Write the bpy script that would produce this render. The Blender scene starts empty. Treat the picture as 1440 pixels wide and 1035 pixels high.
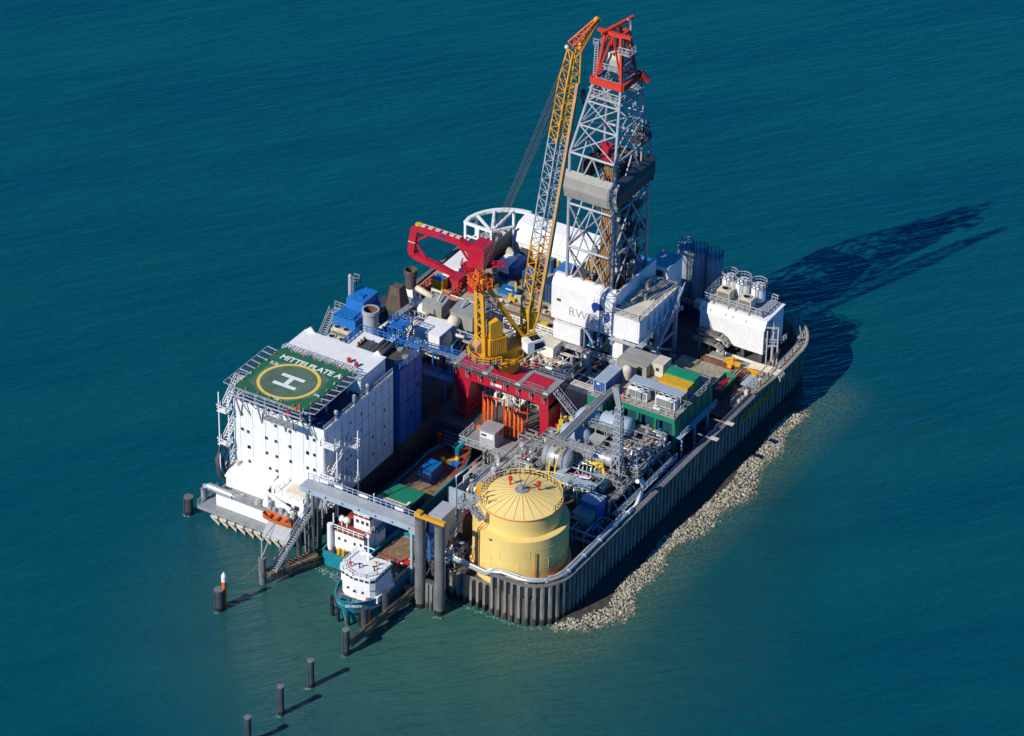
import bpy, math, random
from mathutils import Vector as V, Matrix
R = math.radians
rng = random.Random(11)
scene = bpy.context.scene
COL = scene.collection
# ---------------------------------------------------------------- survey: camera and site axes
# Site axes: +X along the short side of the island, +Y along its long side, Z=0 at the water.
FPX = 5500.0
yaw, pitch, roll = R(30.7), R(32.9), R(1.0)
fw = V((-math.sin(yaw)*math.cos(pitch), math.cos(yaw)*math.cos(pitch), -math.sin(pitch)))
r0 = V((math.cos(yaw), math.sin(yaw), 0)); u0 = r0.cross(fw)
rt = r0*math.cos(roll)+u0*math.sin(roll); up = -r0*math.sin(roll)+u0*math.cos(roll)
CAM = -fw*690.0
def ray(px, py): return rt*((px-720)/FPX)+up*(-(py-517.5)/FPX)+fw
def g(px, py, z):            # survey a photo point of known height
    d = ray(px, py); return CAM+d*((z-CAM.z)/d.z)
def gy(px, py, y):           # ... of known Y
    d = ray(px, py); return CAM+d*((y-CAM.y)/d.y)
def gx(px, py, x):
    d = ray(px, py); return CAM+d*((x-CAM.x)/d.x)
cd = bpy.data.cameras.new('camera'); cam = bpy.data.objects.new('camera', cd); COL.objects.link(cam)
cam.matrix_world = Matrix(((rt.x, up.x, -fw.x, CAM.x), (rt.y, up.y, -fw.y, CAM.y), (rt.z, up.z, -fw.z, CAM.z), (0, 0, 0, 1)))
cd.sensor_width = 36; cd.lens = 36*FPX/1440; cd.clip_start = 5; cd.clip_end = 12000
scene.camera = cam
# ---------------------------------------------------------------- light
AZ, EL = R(19), R(37)
w = bpy.data.worlds.new('World'); scene.world = w; w.use_nodes = True
nt = w.node_tree; bg = nt.nodes['Background']
sky = nt.nodes.new('ShaderNodeTexSky'); sky.sky_type = 'NISHITA'; sky.sun_disc = False
sky.sun_elevation = EL; sky.sun_rotation = math.pi+AZ; sky.altitude = 2500; sky.air_density = 1.0; sky.dust_density = 0.0; sky.ozone_density = 10
tint = nt.nodes.new('ShaderNodeMix'); tint.data_type = 'RGBA'; tint.blend_type = 'MULTIPLY'; tint.inputs[0].default_value = 1; tint.inputs[7].default_value = (.07, 1.15, 1.75, 1)
nt.links.new(sky.outputs[0], tint.inputs[6]); nt.links.new(tint.outputs[2], bg.inputs[0]); bg.inputs[1].default_value = 0.075
sl = bpy.data.lights.new('sun', 'SUN'); sl.energy = 5.0; sl.angle = R(.5); sl.color = (1, .945, .83)
so = bpy.data.objects.new('sun', sl); COL.objects.link(so)
sdir = V((math.sin(AZ)*math.cos(EL), math.cos(AZ)*math.cos(EL), -math.sin(EL)))
so.rotation_euler = sdir.to_track_quat('-Z', 'Y').to_euler(); so.location = (-60, -200, 160)
scene.view_settings.view_transform = 'Standard'; scene.view_settings.look = 'None'
scene.view_settings.exposure = 0; scene.view_settings.gamma = 1
# ---------------------------------------------------------------- materials
MT = {}
def mat(name, rgb, rough=.55, metal=0, var=.18, sc=.5, dirt=None, da=.45, lo=.52, bump=.0, corr=None, cs=.25, fine=.1):
    m = bpy.data.materials.new(name); m.use_nodes = True; n = m.node_tree; L = n.links.new
    b = n.nodes['Principled BSDF']; b.inputs['Roughness'].default_value = rough; b.inputs['Metallic'].default_value = metal
    tc = n.nodes.new('ShaderNodeTexCoord'); co = tc.outputs['Object']
    def noise(s, det=4, vec=co):
        t = n.nodes.new('ShaderNodeTexNoise'); t.inputs['Scale'].default_value = s; t.inputs['Detail'].default_value = det
        L(vec, t.inputs['Vector']); return t.outputs['Fac']
    def rmap(f, a, b_, c, d):
        t = n.nodes.new('ShaderNodeMapRange'); L(f, t.inputs[0])
        for i, v in enumerate((a, b_, c, d)): t.inputs[1+i].default_value = v
        return t.outputs[0]
    def mix(f, a, b_, mode='MIX'):
        t = n.nodes.new('ShaderNodeMix'); t.data_type = 'RGBA'; t.blend_type = mode
        if isinstance(f, float): t.inputs[0].default_value = f
        else: L(f, t.inputs[0])
        for i, v in ((6, a), (7, b_)):
            if isinstance(v, tuple): t.inputs[i].default_value = v
            else: L(v, t.inputs[i])
        return t.outputs[2]
    k = rmap(noise(sc), .3, .7, 1-var, 1+var*.4)
    k2 = rmap(noise(5.0, 3), .3, .7, 1-fine, 1+fine*.6)
    mm = n.nodes.new('ShaderNodeMath'); mm.operation = 'MULTIPLY'; L(k, mm.inputs[0]); L(k2, mm.inputs[1])
    cb = n.nodes.new('ShaderNodeCombineColor')
    for i in range(3): L(mm.outputs[0], cb.inputs[i])
    c = mix(1.0, (*rgb, 1), cb.outputs[0], 'MULTIPLY')
    if dirt:
        mp = n.nodes.new('ShaderNodeMapping'); mp.inputs['Scale'].default_value = (1.6, 1.6, .22); L(co, mp.inputs[0])
        f = rmap(noise(1.0, 6, mp.outputs[0]), lo, lo+.22, 0, da)
        c = mix(f, c, (*dirt, 1))
    L(c, b.inputs['Base Color'])
    if corr or bump:
        bp = n.nodes.new('ShaderNodeBump'); bp.inputs['Strength'].default_value = 1.0
        if corr:
            wv = n.nodes.new('ShaderNodeTexWave'); wv.bands_direction = corr; wv.inputs['Scale'].default_value = 1/(cs*3.1); wv.inputs['Distortion'].default_value = 0
            L(co, wv.inputs['Vector']); bp.inputs['Distance'].default_value = .03; L(wv.outputs['Fac'], bp.inputs['Height'])
        else:
            bp.inputs['Distance'].default_value = bump; L(noise(3.0, 5), bp.inputs['Height'])
        L(bp.outputs[0], b.inputs['Normal'])
    MT[name] = m; return m
RUST = (.17, .075, .03); GRIME = (.10, .085, .065)
mat('white', (.82, .82, .80), .45, var=.06, dirt=(.45, .38, .30), da=.22, lo=.58)
mat('white_ribbed_x', (.80, .80, .79), .5, var=.07, dirt=(.40, .34, .28), da=.3, lo=.56, corr='X', cs=.42)
mat('white_ribbed_y', (.80, .80, .79), .5, var=.07, dirt=(.40, .34, .28), da=.3, lo=.56, corr='Y', cs=.42)
mat('cream', (.66, .60, .47), .6, dirt=(.3, .2, .1), da=.35)
mat('concrete', (.40, .355, .28), .9, var=.35, sc=.22, dirt=(.14, .11, .08), da=.6, lo=.48, bump=.05, fine=.3)
mat('deck_steel', (.095, .095, .09), .75, var=.4, sc=.3, dirt=RUST, da=.55, lo=.5, fine=.3)
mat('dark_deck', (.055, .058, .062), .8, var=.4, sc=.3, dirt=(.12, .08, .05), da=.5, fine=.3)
mat('steel', (.27, .285, .29), .5, var=.2, dirt=(.14, .09, .05), da=.3, lo=.58)
mat('derrick_steel', (.38, .395, .42), .45, var=.15, dirt=(.25, .2, .15), da=.35, lo=.56)
mat('pale_steel', (.40, .425, .45), .45, var=.15, dirt=(.25, .2, .15), da=.35, lo=.56)
mat('galvanised', (.36, .38, .395), .45, .2, var=.15)
mat('blue_grey', (.34, .42, .50), .5, var=.12, dirt=(.2, .18, .16), da=.35, lo=.57)
mat('dark_grey', (.075, .078, .082), .6, var=.3, dirt=RUST, da=.3)
mat('black', (.018, .018, .02), .5, var=.3)
mat('silver', (.74, .73, .70), .3, .6, var=.12, dirt=(.3, .27, .22), da=.35, lo=.56)
mat('tank_seam', (.70, .50, .15), .6, var=.15)
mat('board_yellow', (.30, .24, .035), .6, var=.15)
mat('tank_yellow', (.83, .605, .20), .5, var=.07, sc=.25, dirt=(.55, .35, .1), da=.3, lo=.58)
mat('tank_roof', (.88, .67, .24), .6, var=.08, sc=.3, dirt=(.6, .42, .14), da=.3, lo=.58)
mat('crane_yellow', (.72, .355, .018), .45, var=.15, dirt=(.3, .13, .03), da=.45, lo=.56)
mat('yellow', (.74, .50, .02), .5, var=.12, dirt=(.25, .14, .04), da=.3)
mat('red', (.46, .012, .035), .42, var=.12, dirt=(.14, .02, .02), da=.35, lo=.56)
mat('bright_red', (.62, .045, .02), .45, var=.12, dirt=(.2, .04, .02), da=.3)
mat('orange', (.74, .13, .015), .5, var=.15, dirt=(.25, .07, .03), da=.4)
mat('green', (.01, .20, .11), .5, var=.12, dirt=(.03, .1, .06), da=.4)
mat('pad_green', (.012, .135, .065), .75, var=.15, sc=.4, fine=.2)
mat('pad_worn', (.10, .165, .11), .85, var=.3, sc=.45, dirt=(.06, .13, .08), da=.6, lo=.45, fine=.25)
mat('container_blue', (.022, .10, .33), .45, var=.15, dirt=(.06, .09, .16), da=.4, corr='X', cs=.3)
mat('blue', (.004, .15, .42), .42, var=.15, dirt=(.03, .06, .16), da=.35)
mat('bright_blue', (.015, .16, .50), .42, var=.12, dirt=(.05, .09, .18), da=.3)
mat('navy', (.008, .042, .14), .5, var=.2, dirt=(.03, .03, .05), da=.3)
mat('container_grey', (.33, .315, .285), .6, var=.12, dirt=(.2, .15, .1), da=.4, corr='X', cs=.32)
mat('container_green', (.01, .25, .13), .5, var=.1, corr='X', cs=.35)
mat('container_yellow', (.68, .37, .02), .5, var=.1, dirt=(.35, .15, .03), da=.4, corr='X', cs=.35)
mat('teal', (.004, .22, .30), .38, var=.12, dirt=(.03, .12, .14), da=.4)
mat('dark_teal', (.005, .07, .11), .5, var=.2, dirt=(.08, .05, .03), da=.5)
mat('deck_red', (.26, .045, .03), .65, var=.2, dirt=(.12, .04, .03), da=.4)
mat('dark_pile', (.05, .06, .075), .6, var=.3, dirt=(.1, .07, .05), da=.5)
mat('timber', (.25, .165, .095), .85, var=.3, sc=.8, dirt=(.12, .08, .05), da=.5, fine=.3)
mat('sooty', (.085, .078, .07), .85, var=.3, dirt=(.22, .10, .05), da=.55, lo=.5)
mat('rusty', (.20, .09, .045), .85, var=.4, dirt=(.07, .05, .04), da=.6)
mat('tan', (.50, .29, .12), .7, var=.2, dirt=RUST, da=.35)
mat('pile_steel', (.17, .175, .18), .7, var=.25, sc=.4, dirt=(.10, .07, .045), da=.6, lo=.5, fine=.2)
mat('glass', (.012, .016, .02), .12, var=.1)
mat('window_glass', (.03, .035, .04), .1, var=.1)
mat('paint_white', (.80, .80, .78), .6, var=.08, dirt=(.42, .42, .38), da=.35, lo=.55, fine=.12)
mat('paint_yellow', (.78, .58, .10), .65, var=.12, fine=.2)
mat('paint_grey', (.30, .31, .33), .6, var=.08)
mat('paint_blue', (.012, .045, .26), .5, var=.08)
mat('skin', (.48, .28, .20), .6, var=.05)
mat('mesh_net', (.07, .085, .10), .8, var=.2)
mat('rope', (.30, .25, .15), .9, var=.2)
mat('cable', (.16, .09, .07), .8, var=.1)
# ---------------------------------------------------------------- object helpers
WL = {}
def thing(name, label, cat, loc=(0, 0, 0), group=None):
    o = bpy.data.objects.new(name, None); COL.objects.link(o); o.location = loc; o.empty_display_size = .5
    o['label'] = label; o['category'] = cat
    if group: o['group'] = group
    WL[o] = V(loc); return o
def children(o): return [c for c in o.children]
def clone(o, delta=(0, 0, 0), label=None, rz=0, parent=None):
    c = o.copy(); COL.objects.link(c)
    if parent is not None: c.parent = parent
    else:
        c.location = o.location+V(delta); WL[c] = c.location.copy()
        if rz: c.rotation_euler = (0, 0, rz)
        if label: c['label'] = label
    for ch in list(o.children): clone(ch, parent=c)
    return c
class M:
    """collects shapes in site coordinates, then becomes one mesh object"""
    def __init__(s): s.v = []; s.f = []; s.sm = []
    def add(s, vs, fs, smooth=False):
        n = len(s.v); s.v += [tuple(p) for p in vs]; s.f += [tuple(i+n for i in f) for f in fs]; s.sm += [smooth]*len(fs); return s
    def box(s, x0, y0, z0, x1, y1, z1):
        x0, x1 = min(x0, x1), max(x0, x1); y0, y1 = min(y0, y1), max(y0, y1); z0, z1 = min(z0, z1), max(z0, z1)
        return s.add([(x0, y0, z0), (x1, y0, z0), (x1, y1, z0), (x0, y1, z0), (x0, y0, z1), (x1, y0, z1), (x1, y1, z1), (x0, y1, z1)],
                     [(0, 3, 2, 1), (4, 5, 6, 7), (0, 1, 5, 4), (1, 2, 6, 5), (2, 3, 7, 6), (3, 0, 4, 7)])
    def cbox(s, c, sx, sy, sz, rz=0):       # centred in x,y; stands on c.z
        k, q = math.cos(rz), math.sin(rz); o = []
        for z in (0, sz):
            for a, b in ((-1, -1), (1, -1), (1, 1), (-1, 1)):
                a *= sx/2; b *= sy/2; o.append((c[0]+a*k-b*q, c[1]+a*q+b*k, c[2]+z))
        return s.add(o, [(0, 3, 2, 1), (4, 5, 6, 7), (0, 1, 5, 4), (1, 2, 6, 5), (2, 3, 7, 6), (3, 0, 4, 7)])
    def quadbar(s, p, q, w, h=None, upv=(0, 0, 1)):
        p, q = V(p), V(q); d = q-p
        if d.length < 1e-4: return s
        d.normalize(); h = h or w; u = V(upv)
        if abs(d.dot(u)) > .98: u = V((0, 1, 0))
        a = d.cross(u).normalized()*(w/2); b = a.cross(d).normalized()*(h/2)
        o = [p-a-b, p+a-b, p+a+b, p-a+b, q-a-b, q+a-b, q+a+b, q-a+b]
        return s.add(o, [(0, 3, 2, 1), (4, 5, 6, 7), (0, 1, 5, 4), (1, 2, 6, 5), (2, 3, 7, 6), (3, 0, 4, 7)])
    bar = quadbar
    def tube(s, p, q, r, n=8, r2=None, caps=True, smooth=True):
        p, q = V(p), V(q); d = (q-p)
        if d.length < 1e-4: return s
        d.normalize(); u = V((0, 0, 1)) if abs(d.z) < .95 else V((0, 1, 0))
        a = d.cross(u).normalized(); b = a.cross(d); r2 = r if r2 is None else r2
        o = []
        for c, rr in ((p, r), (q, r2)):
            for i in range(n):
                t = 2*math.pi*i/n; o.append(c+a*(rr*math.cos(t))+b*(rr*math.sin(t)))
        s.add(o, [(i, i+n, (i+1) % n+n, (i+1) % n) for i in range(n)], smooth)
        if caps: s.add(o[:n], [tuple(range(n))]); s.add(o[n:], [tuple(range(n-1, -1, -1))])
        return s
    def path(s, pts, r, n=7):
        pts = [V(p) for p in pts]; rings = []
        for i, p in enumerate(pts):
            d = (pts[min(i+1, len(pts)-1)]-pts[max(i-1, 0)]).normalized()
            u = V((0, 0, 1)) if abs(d.z) < .9 else V((.3, 1, 0)).normalized()
            a = d.cross(u).normalized(); b = a.cross(d)
            k = 1.0
            if 0 < i < len(pts)-1:
                e = (pts[i]-pts[i-1]).normalized(); k = 1/max(.6, e.dot(d))
            rings.append([p+(a*math.cos(2*math.pi*j/n)+b*math.sin(2*math.pi*j/n))*r*k for j in range(n)])
        o = [x for rg in rings for x in rg]; f = []
        for i in range(len(pts)-1):
            for j in range(n):
                k = (j+1) % n; f.append((i*n+j, (i+1)*n+j, (i+1)*n+k, i*n+k))
        s.add(o, f, True); s.add(rings[0], [tuple(range(n))]); s.add(rings[-1], [tuple(range(n-1, -1, -1))]); return s
    def prism(s, poly, z0, z1):
        n = len(poly)
        ar = sum(poly[i][0]*poly[(i+1) % n][1]-poly[(i+1) % n][0]*poly[i][1] for i in range(n))
        if ar < 0: poly = poly[::-1]
        o = [(p[0], p[1], z0) for p in poly]+[(p[0], p[1], z1) for p in poly]
        return s.add(o, [tuple(range(n-1, -1, -1)), tuple(range(n, 2*n))]+[(i, (i+1) % n, (i+1) % n+n, i+n) for i in range(n)])
    def extrude(s, poly, axis, a, b):      # poly in the two other axes (in xyz order), extruded along axis
        ix = {'x': (1, 2, 0), 'y': (0, 2, 1)}[axis]; n = len(poly); o = []
        for t in (a, b):
            for p in poly:
                q = [0, 0, 0]; q[ix[0]] = p[0]; q[ix[1]] = p[1]; q[ix[2]] = t; o.append(tuple(q))
        return s.add(o, [tuple(range(n)), tuple(range(2*n-1, n-1, -1))]+[(i, i+n, (i+1) % n+n, (i+1) % n) for i in range(n)])
    def lathe(s, prof, c, n=24, a0=0, a1=2*math.pi, smooth=False):
        full = abs(a1-a0-2*math.pi) < 1e-3; m = n if full else n+1; o = []
        for r, z in prof:
            for i in range(m):
                t = a0+(a1-a0)*i/n; o.append((c[0]+r*math.cos(t), c[1]+r*math.sin(t), c[2]+z))
        f = []
        for k in range(len(prof)-1):
            for i in range(n):
                j = (i+1) % m; f.append((k*m+i, k*m+j, (k+1)*m+j, (k+1)*m+i))
        return s.add(o, f, smooth)
    def hcyl(s, p, q, r, n=18, dome=.35, bands=0):       # horizontal vessel with dished ends
        p, q = V(p), V(q); d = (q-p).normalized(); u = V((0, 0, 1)); a = d.cross(u).normalized(); b = a.cross(d)
        st = [(-dome*r, .02), (-dome*r*.75, .5), (-dome*r*.35, .85), (0, 1)]
        L_ = (q-p).length; prof = st+[(L_, 1), (L_+dome*r*.35, .85), (L_+dome*r*.75, .5), (L_+dome*r, .02)]
        o = [p+d*t+(a*math.cos(2*math.pi*j/n)+b*math.sin(2*math.pi*j/n))*(k*r) for t, k in prof for j in range(n)]
        f = [(i*n+j, (i+1)*n+j, (i+1)*n+(j+1) % n, i*n+(j+1) % n) for i in range(len(prof)-1) for j in range(n)]
        return s.add(o, f, True)
    def ball(s, c, r, n=10, m=6, sz=1.0):
        return s.lathe([(max(.001, r*math.sin(math.pi*i/m)), -r*sz*math.cos(math.pi*i/m)) for i in range(m+1)], c, n, smooth=True)
    def rail(s, pts, h=1.1, step=1.8, r=.055, mid=True):
        pts = [V(p) for p in pts]; Z = V((0, 0, 1))
        for a, b in zip(pts, pts[1:]):
            s.bar(a+Z*h, b+Z*h, r*2)
            if mid: s.bar(a+Z*h*.52, b+Z*h*.52, r*1.5)
            n = max(1, round((b-a).length/step))
            for i in range(n+1): c = a.lerp(b, i/n); s.bar(c, c+Z*h, r*1.8)
        return s
    def ladder(s, p, q, wv, w=.5, step=.45, r=.04):
        p, q = V(p), V(q); a = V(wv).normalized()*(w/2); s.bar(p-a, q-a, r*2); s.bar(p+a, q+a, r*2)
        n = int((q-p).length/step)
        for i in range(n+1): c = p.lerp(q, i/max(1, n)); s.bar(c-a, c+a, r*1.5)
        return s
    def stairs(s, p, q, wv, w=1.0, rails=True):
        p, q = V(p), V(q); a = V(wv).normalized()*(w/2); Z = V((0, 0, 1))
        for e in (-a, a): s.bar(p+e, q+e, .1, .28)
        n = max(3, int((q-p).length/.45))
        for i in range(n): c = p.lerp(q, (i+.5)/n); s.bar(c-a, c+a, .28, .05)
        if rails:
            for e in (-a, a):
                s.bar(p+e+Z, q+e+Z, .09)
                for i in range(4): c = p.lerp(q, i/3)+e; s.bar(c, c+Z, .07)
        return s
    def truss(s, ring0, ring1, n, rc, rb, cross=True):
        """lattice between two matching polygons of corners"""
        k = len(ring0); A = [V(p) for p in ring0]; B = [V(p) for p in ring1]
        for i in range(k): s.tube(A[i], B[i], rc, 6)
        for j in range(n+1):
            P_ = [A[i].lerp(B[i], j/n) for i in range(k)]
            for i in range(k): s.tube(P_[i], P_[(i+1) % k], rb, 4, caps=False)
            if j < n:
                Q = [A[i].lerp(B[i], (j+1)/n) for i in range(k)]
                for i in range(k):
                    i2 = (i+1) % k
                    if cross: s.tube(P_[i], Q[i2], rb, 4, caps=False); s.tube(P_[i2], Q[i], rb, 4, caps=False)
                    elif (i+j) % 2: s.tube(P_[i], Q[i2], rb, 4, caps=False)
                    else: s.tube(P_[i2], Q[i], rb, 4, caps=False)
        return s
    def text(s, body, size, org, u, v, n, off=.02, align='LEFT', thick=0.0):
        cu = bpy.data.curves.new('t', 'FONT'); cu.body = body; cu.size = size; cu.align_x = align; cu.offset = thick
        ob = bpy.data.objects.new('t', cu); COL.objects.link(ob); dg = bpy.context.evaluated_depsgraph_get()
        me = bpy.data.meshes.new_from_object(ob.evaluated_get(dg)); org, u, v, n = V(org), V(u), V(v), V(n)
        s.add([org+u*p.co.x+v*p.co.y+n*off for p in me.vertices], [tuple(p.vertices) for p in me.polygons])
        bpy.data.objects.remove(ob); bpy.data.curves.remove(cu); bpy.data.meshes.remove(me); return s
    def build(s, name, m, parent=None, label=None, cat=None, group=None, kind=None):
        if parent is not None: off = WL[parent]
        else:
            xs, ys, zs = zip(*s.v); off = V(((min(xs)+max(xs))/2, (min(ys)+max(ys))/2, min(zs)))
        me = bpy.data.meshes.new(name); me.from_pydata([(p[0]-off.x, p[1]-off.y, p[2]-off.z) for p in s.v], [], s.f); me.update()
        me.materials.append(MT[m] if isinstance(m, str) else m)
        me.polygons.foreach_set('use_smooth', s.sm)
        o = bpy.data.objects.new(name, me); COL.objects.link(o); WL[o] = off.copy()
        if parent is not None: o.parent = parent
        else: o.location = off
        if label: o['label'] = label
        if cat: o['category'] = cat
        if group: o['group'] = group
        if kind: o['kind'] = kind
        return o
# ================================================================ setting: water, scour bank, island ground
def arc(cx, cy, r, a0, a1, n): return [(cx+r*math.cos(R(a0+(a1-a0)*i/n)), cy+r*math.sin(R(a0+(a1-a0)*i/n))) for i in range(n+1)]
WALL = [(34.3, -63.75)]+arc(39.0, -57.2, 6.6, -96, 0, 10)+[(45.6, -40), (45.6, -20), (45.6, 0), (45.6, 14)]+arc(34.1, 19.5, 11.5, 0, 90, 10)[1:]+[(20, 31.6), (0, 31.4), (-14, 30.2)]+arc(-12.7, 20.0, 10.2, 97, 180, 7)+[(-22.9, 4), (-22.9, -12), (-22.9, -25)]
def resample(path, step):
    out = []; acc = 0; P_ = [V((p[0], p[1], 0)) for p in path]
    for a, b in zip(P_, P_[1:]):
        L_ = (b-a).length; t = acc
        while t < L_:
            c = a.lerp(b, t/L_); out.append((c, (b-a).normalized())); t += step
        acc = t-L_
    return out
def wall_dist(x, y):
    d = 1e9
    for a, b in zip(WALL, WALL[1:]):
        ax, ay, bx, by = a[0], a[1], b[0], b[1]; L2 = (bx-ax)**2+(by-ay)**2
        t = max(0, min(1, ((x-ax)*(bx-ax)+(y-ay)*(by-ay))/L2)); d = min(d, math.hypot(x-ax-t*(bx-ax), y-ay-t*(by-ay)))
    return d
m = bpy.data.materials.new('sea_water'); m.use_nodes = True; n = m.node_tree; L = n.links.new; b = n.nodes['Principled BSDF']
def nd(t, **k):
    x = n.nodes.new(t)
    for a, v in k.items(): setattr(x, a, v)
    return x
tc = nd('ShaderNodeTexCoord'); vr = nd('ShaderNodeVectorRotate'); vr.rotation_type = 'Z_AXIS'; vr.inputs['Angle'].default_value = R(-51); L(tc.outputs['Object'], vr.inputs['Vector'])
def wn(sx, sy, det, rough=.5):
    mp = nd('ShaderNodeMapping'); mp.inputs['Scale'].default_value = (sx, sy, 1); L(vr.outputs[0], mp.inputs[0])
    t = nd('ShaderNodeTexNoise'); t.inputs['Scale'].default_value = 1; t.inputs['Detail'].default_value = det; t.inputs['Roughness'].default_value = rough; L(mp.outputs[0], t.inputs['Vector']); return t.outputs['Fac']
def mth(op, a, bb):
    t = nd('ShaderNodeMath'); t.operation = op
    for i, v in enumerate((a, bb)):
        if isinstance(v, (int, float)): t.inputs[i].default_value = v
        else: L(v, t.inputs[i])
    return t.outputs[0]
h = mth('ADD', mth('MULTIPLY', wn(.08, .42, 4, .6), 1.3), mth('ADD', mth('MULTIPLY', wn(.45, 1.3, 4, .55), .4), mth('MULTIPLY', wn(.02, .07, 2), .8)))
bp = nd('ShaderNodeBump'); bp.inputs['Distance'].default_value = .62; bp.inputs['Strength'].default_value = 1; L(h, bp.inputs['Height']); L(bp.outputs[0], b.inputs['Normal'])
def rm(f, a, bb, c, d):
    t = nd('ShaderNodeMapRange'); L(f, t.inputs[0])
    for i, v in enumerate((a, bb, c, d)): t.inputs[1+i].default_value = v
    return t.outputs[0]
def mx(f, a, bb):
    t = nd('ShaderNodeMix'); t.data_type = 'RGBA'
    if isinstance(f, (int, float)): t.inputs[0].default_value = f
    else: L(f, t.inputs[0])
    for i, v in ((6, a), (7, bb)):
        if isinstance(v, tuple): t.inputs[i].default_value = (*v, 1)
        else: L(v, t.inputs[i])
    return t.outputs[2]
at = nd('ShaderNodeAttribute'); at.attribute_name = 'shoal'
sp = nd('ShaderNodeSeparateColor'); L(at.outputs['Color'], sp.inputs[0])
deep = mx(rm(wn(.012, .05, 5, .65), .34, .66, 0, 1), (.0010, .052, .077), (.0025, .073, .084))
plume = mx(sp.outputs[0], deep, (.034, .108, .088))
bed = mth('MULTIPLY', sp.outputs[1], rm(wn(1.6, 1.6, 6, .8), .42, .58, .08, 1))
L(mx(bed, plume, (.075, .125, .085)), b.inputs['Base Color']); b.inputs['Roughness'].default_value = .16; b.inputs['IOR'].default_value = 1.33
MT['sea_water'] = m
axis = lambda lo, hi, st: [lo+i*st for i in range(int((hi-lo)/st)+1)]
xs = [-6000, -2500, -900, -400, -200, -120, -80]+axis(-60, 120, 3)+[150, 220, 420, 900, 2500, 6000]
ys = [-6000, -2500, -900, -450, -300, -220]+axis(-180, 120, 3)+[160, 260, 500, 1000, 2600, 6000]
vs = [(x, y, 0) for y in ys for x in xs]; nx = len(xs)
me = bpy.data.meshes.new('water'); me.from_pydata(vs, [], [(j*nx+i, j*nx+i+1, (j+1)*nx+i+1, (j+1)*nx+i) for j in range(len(ys)-1) for i in range(nx-1)])
ca = me.color_attributes.new('shoal', 'FLOAT_COLOR', 'POINT')
sm01 = lambda t: (lambda q: q*q*(3-2*q))(max(0, min(1, t)))
for i, (x, y, z) in enumerate(vs):
    far = abs(x-20)+abs(y) > 400
    d = 999 if far else wall_dist(x, y)
    right = sm01((x-36)/8)*sm01((32-y)/12)
    bedv = sm01(1-(d-6.5)/8.5)*right
    pl = 0 if far else max(sm01(1-math.hypot((x-28)/62, (y+72)/62))*1.0, sm01(1-(d-8)/30)*right*.10)
    ca.data[i].color = (pl, bedv, 0, 1)
me.materials.append(m); wo = bpy.data.objects.new('water', me); COL.objects.link(wo); wo['kind'] = 'structure'
# scour bank of rocks along the right side and the front corner
bank = [p for p in resample(WALL[1:22], .9)]
def bank_w(i): return (.5+.5*sm01((i-6)/14))*8.2+1.6*math.sin(i*.13)+.9*math.sin(i*.41+1)
def bank_k(i, nn): return sm01((i-4)/8)*sm01((nn-i)/26)
def bank_h(i, t, nn): return (1.1+.3*math.sin(i*.31))*(1-1.12*t)*bank_k(i, nn)-.25*t-.9*(1-bank_k(i, nn))
mb = M(); nb = len(bank); rows = 9; vv = []
for i, (p, d) in enumerate(bank):
    nrm = V((d.y, -d.x, 0))
    for j in range(rows):
        t = j/(rows-1); q = p+nrm*(t*bank_w(i)*1.25); vv.append((q.x, q.y, bank_h(i, t, nb)-.15))
mb.add(vv, [(i*rows+j, i*rows+j+1, (i+1)*rows+j+1, (i+1)*rows+j) for i in range(nb-1) for j in range(rows-1)], True)
mat('shade_stone', (.06, .055, .04), .9, var=.5, sc=1.0, fine=.3, bump=.1)  # bank coloured near-black to deepen the shade at the wall foot
mb.build('scour_bank', 'shade_stone', kind='structure')
mr = bpy.data.materials.new('rock'); mr.use_nodes = True; n = mr.node_tree; L = n.links.new; b = n.nodes['Principled BSDF']; b.inputs['Roughness'].default_value = .9
ge = nd('ShaderNodeNewGeometry'); cr = nd('ShaderNodeValToRGB'); L(ge.outputs['Random Per Island'], cr.inputs[0])
cr.color_ramp.elements[0].color = (.17, .165, .13, 1); cr.color_ramp.elements[1].color = (.78, .72, .58, 1)
e = cr.color_ramp.elements.new(.4); e.color = (.44, .40, .28, 1); e = cr.color_ramp.elements.new(.7); e.color = (.60, .55, .42, 1)
tx = nd('ShaderNodeTexNoise'); tx.inputs['Scale'].default_value = 3
tc = nd('ShaderNodeTexCoord'); L(tc.outputs['Object'], tx.inputs['Vector'])
mm_ = nd('ShaderNodeMix'); mm_.data_type = 'RGBA'; mm_.blend_type = 'MULTIPLY'; mm_.inputs[0].default_value = .6; L(cr.outputs[0], mm_.inputs[6]); L(tx.outputs['Color'], mm_.inputs[7])
sepz = nd('ShaderNodeSeparateXYZ'); L(ge.outputs['Position'], sepz.inputs[0]); wetf = rm(sepz.outputs[2], -.05, .2, 1, 0)
wet = nd('ShaderNodeMix'); wet.data_type = 'RGBA'; L(wetf, wet.inputs[0]); L(mm_.outputs[2], wet.inputs[6]); wet.inputs[7].default_value = (.07, .075, .035, 1)
L(wet.outputs[2], b.inputs['Base Color'])
MT['rock'] = mr
ICO = []
ph = (1+5**.5)/2
for a in (-1, 1):
    for c in (-ph, ph): ICO += [V((a, c, 0)), V((0, a, c)), V((c, 0, a))]
ICOF = []
for i in range(12):
    for j in range(i+1, 12):
        for k in range(j+1, 12):
            if all(abs((ICO[x]-ICO[y]).length-2) < .01 for x, y in ((i, j), (j, k), (i, k))):
                f = (i, j, k); nn = (ICO[j]-ICO[i]).cross(ICO[k]-ICO[i]); ICOF.append(f if nn.dot(ICO[i]) > 0 else (i, k, j))
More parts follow.
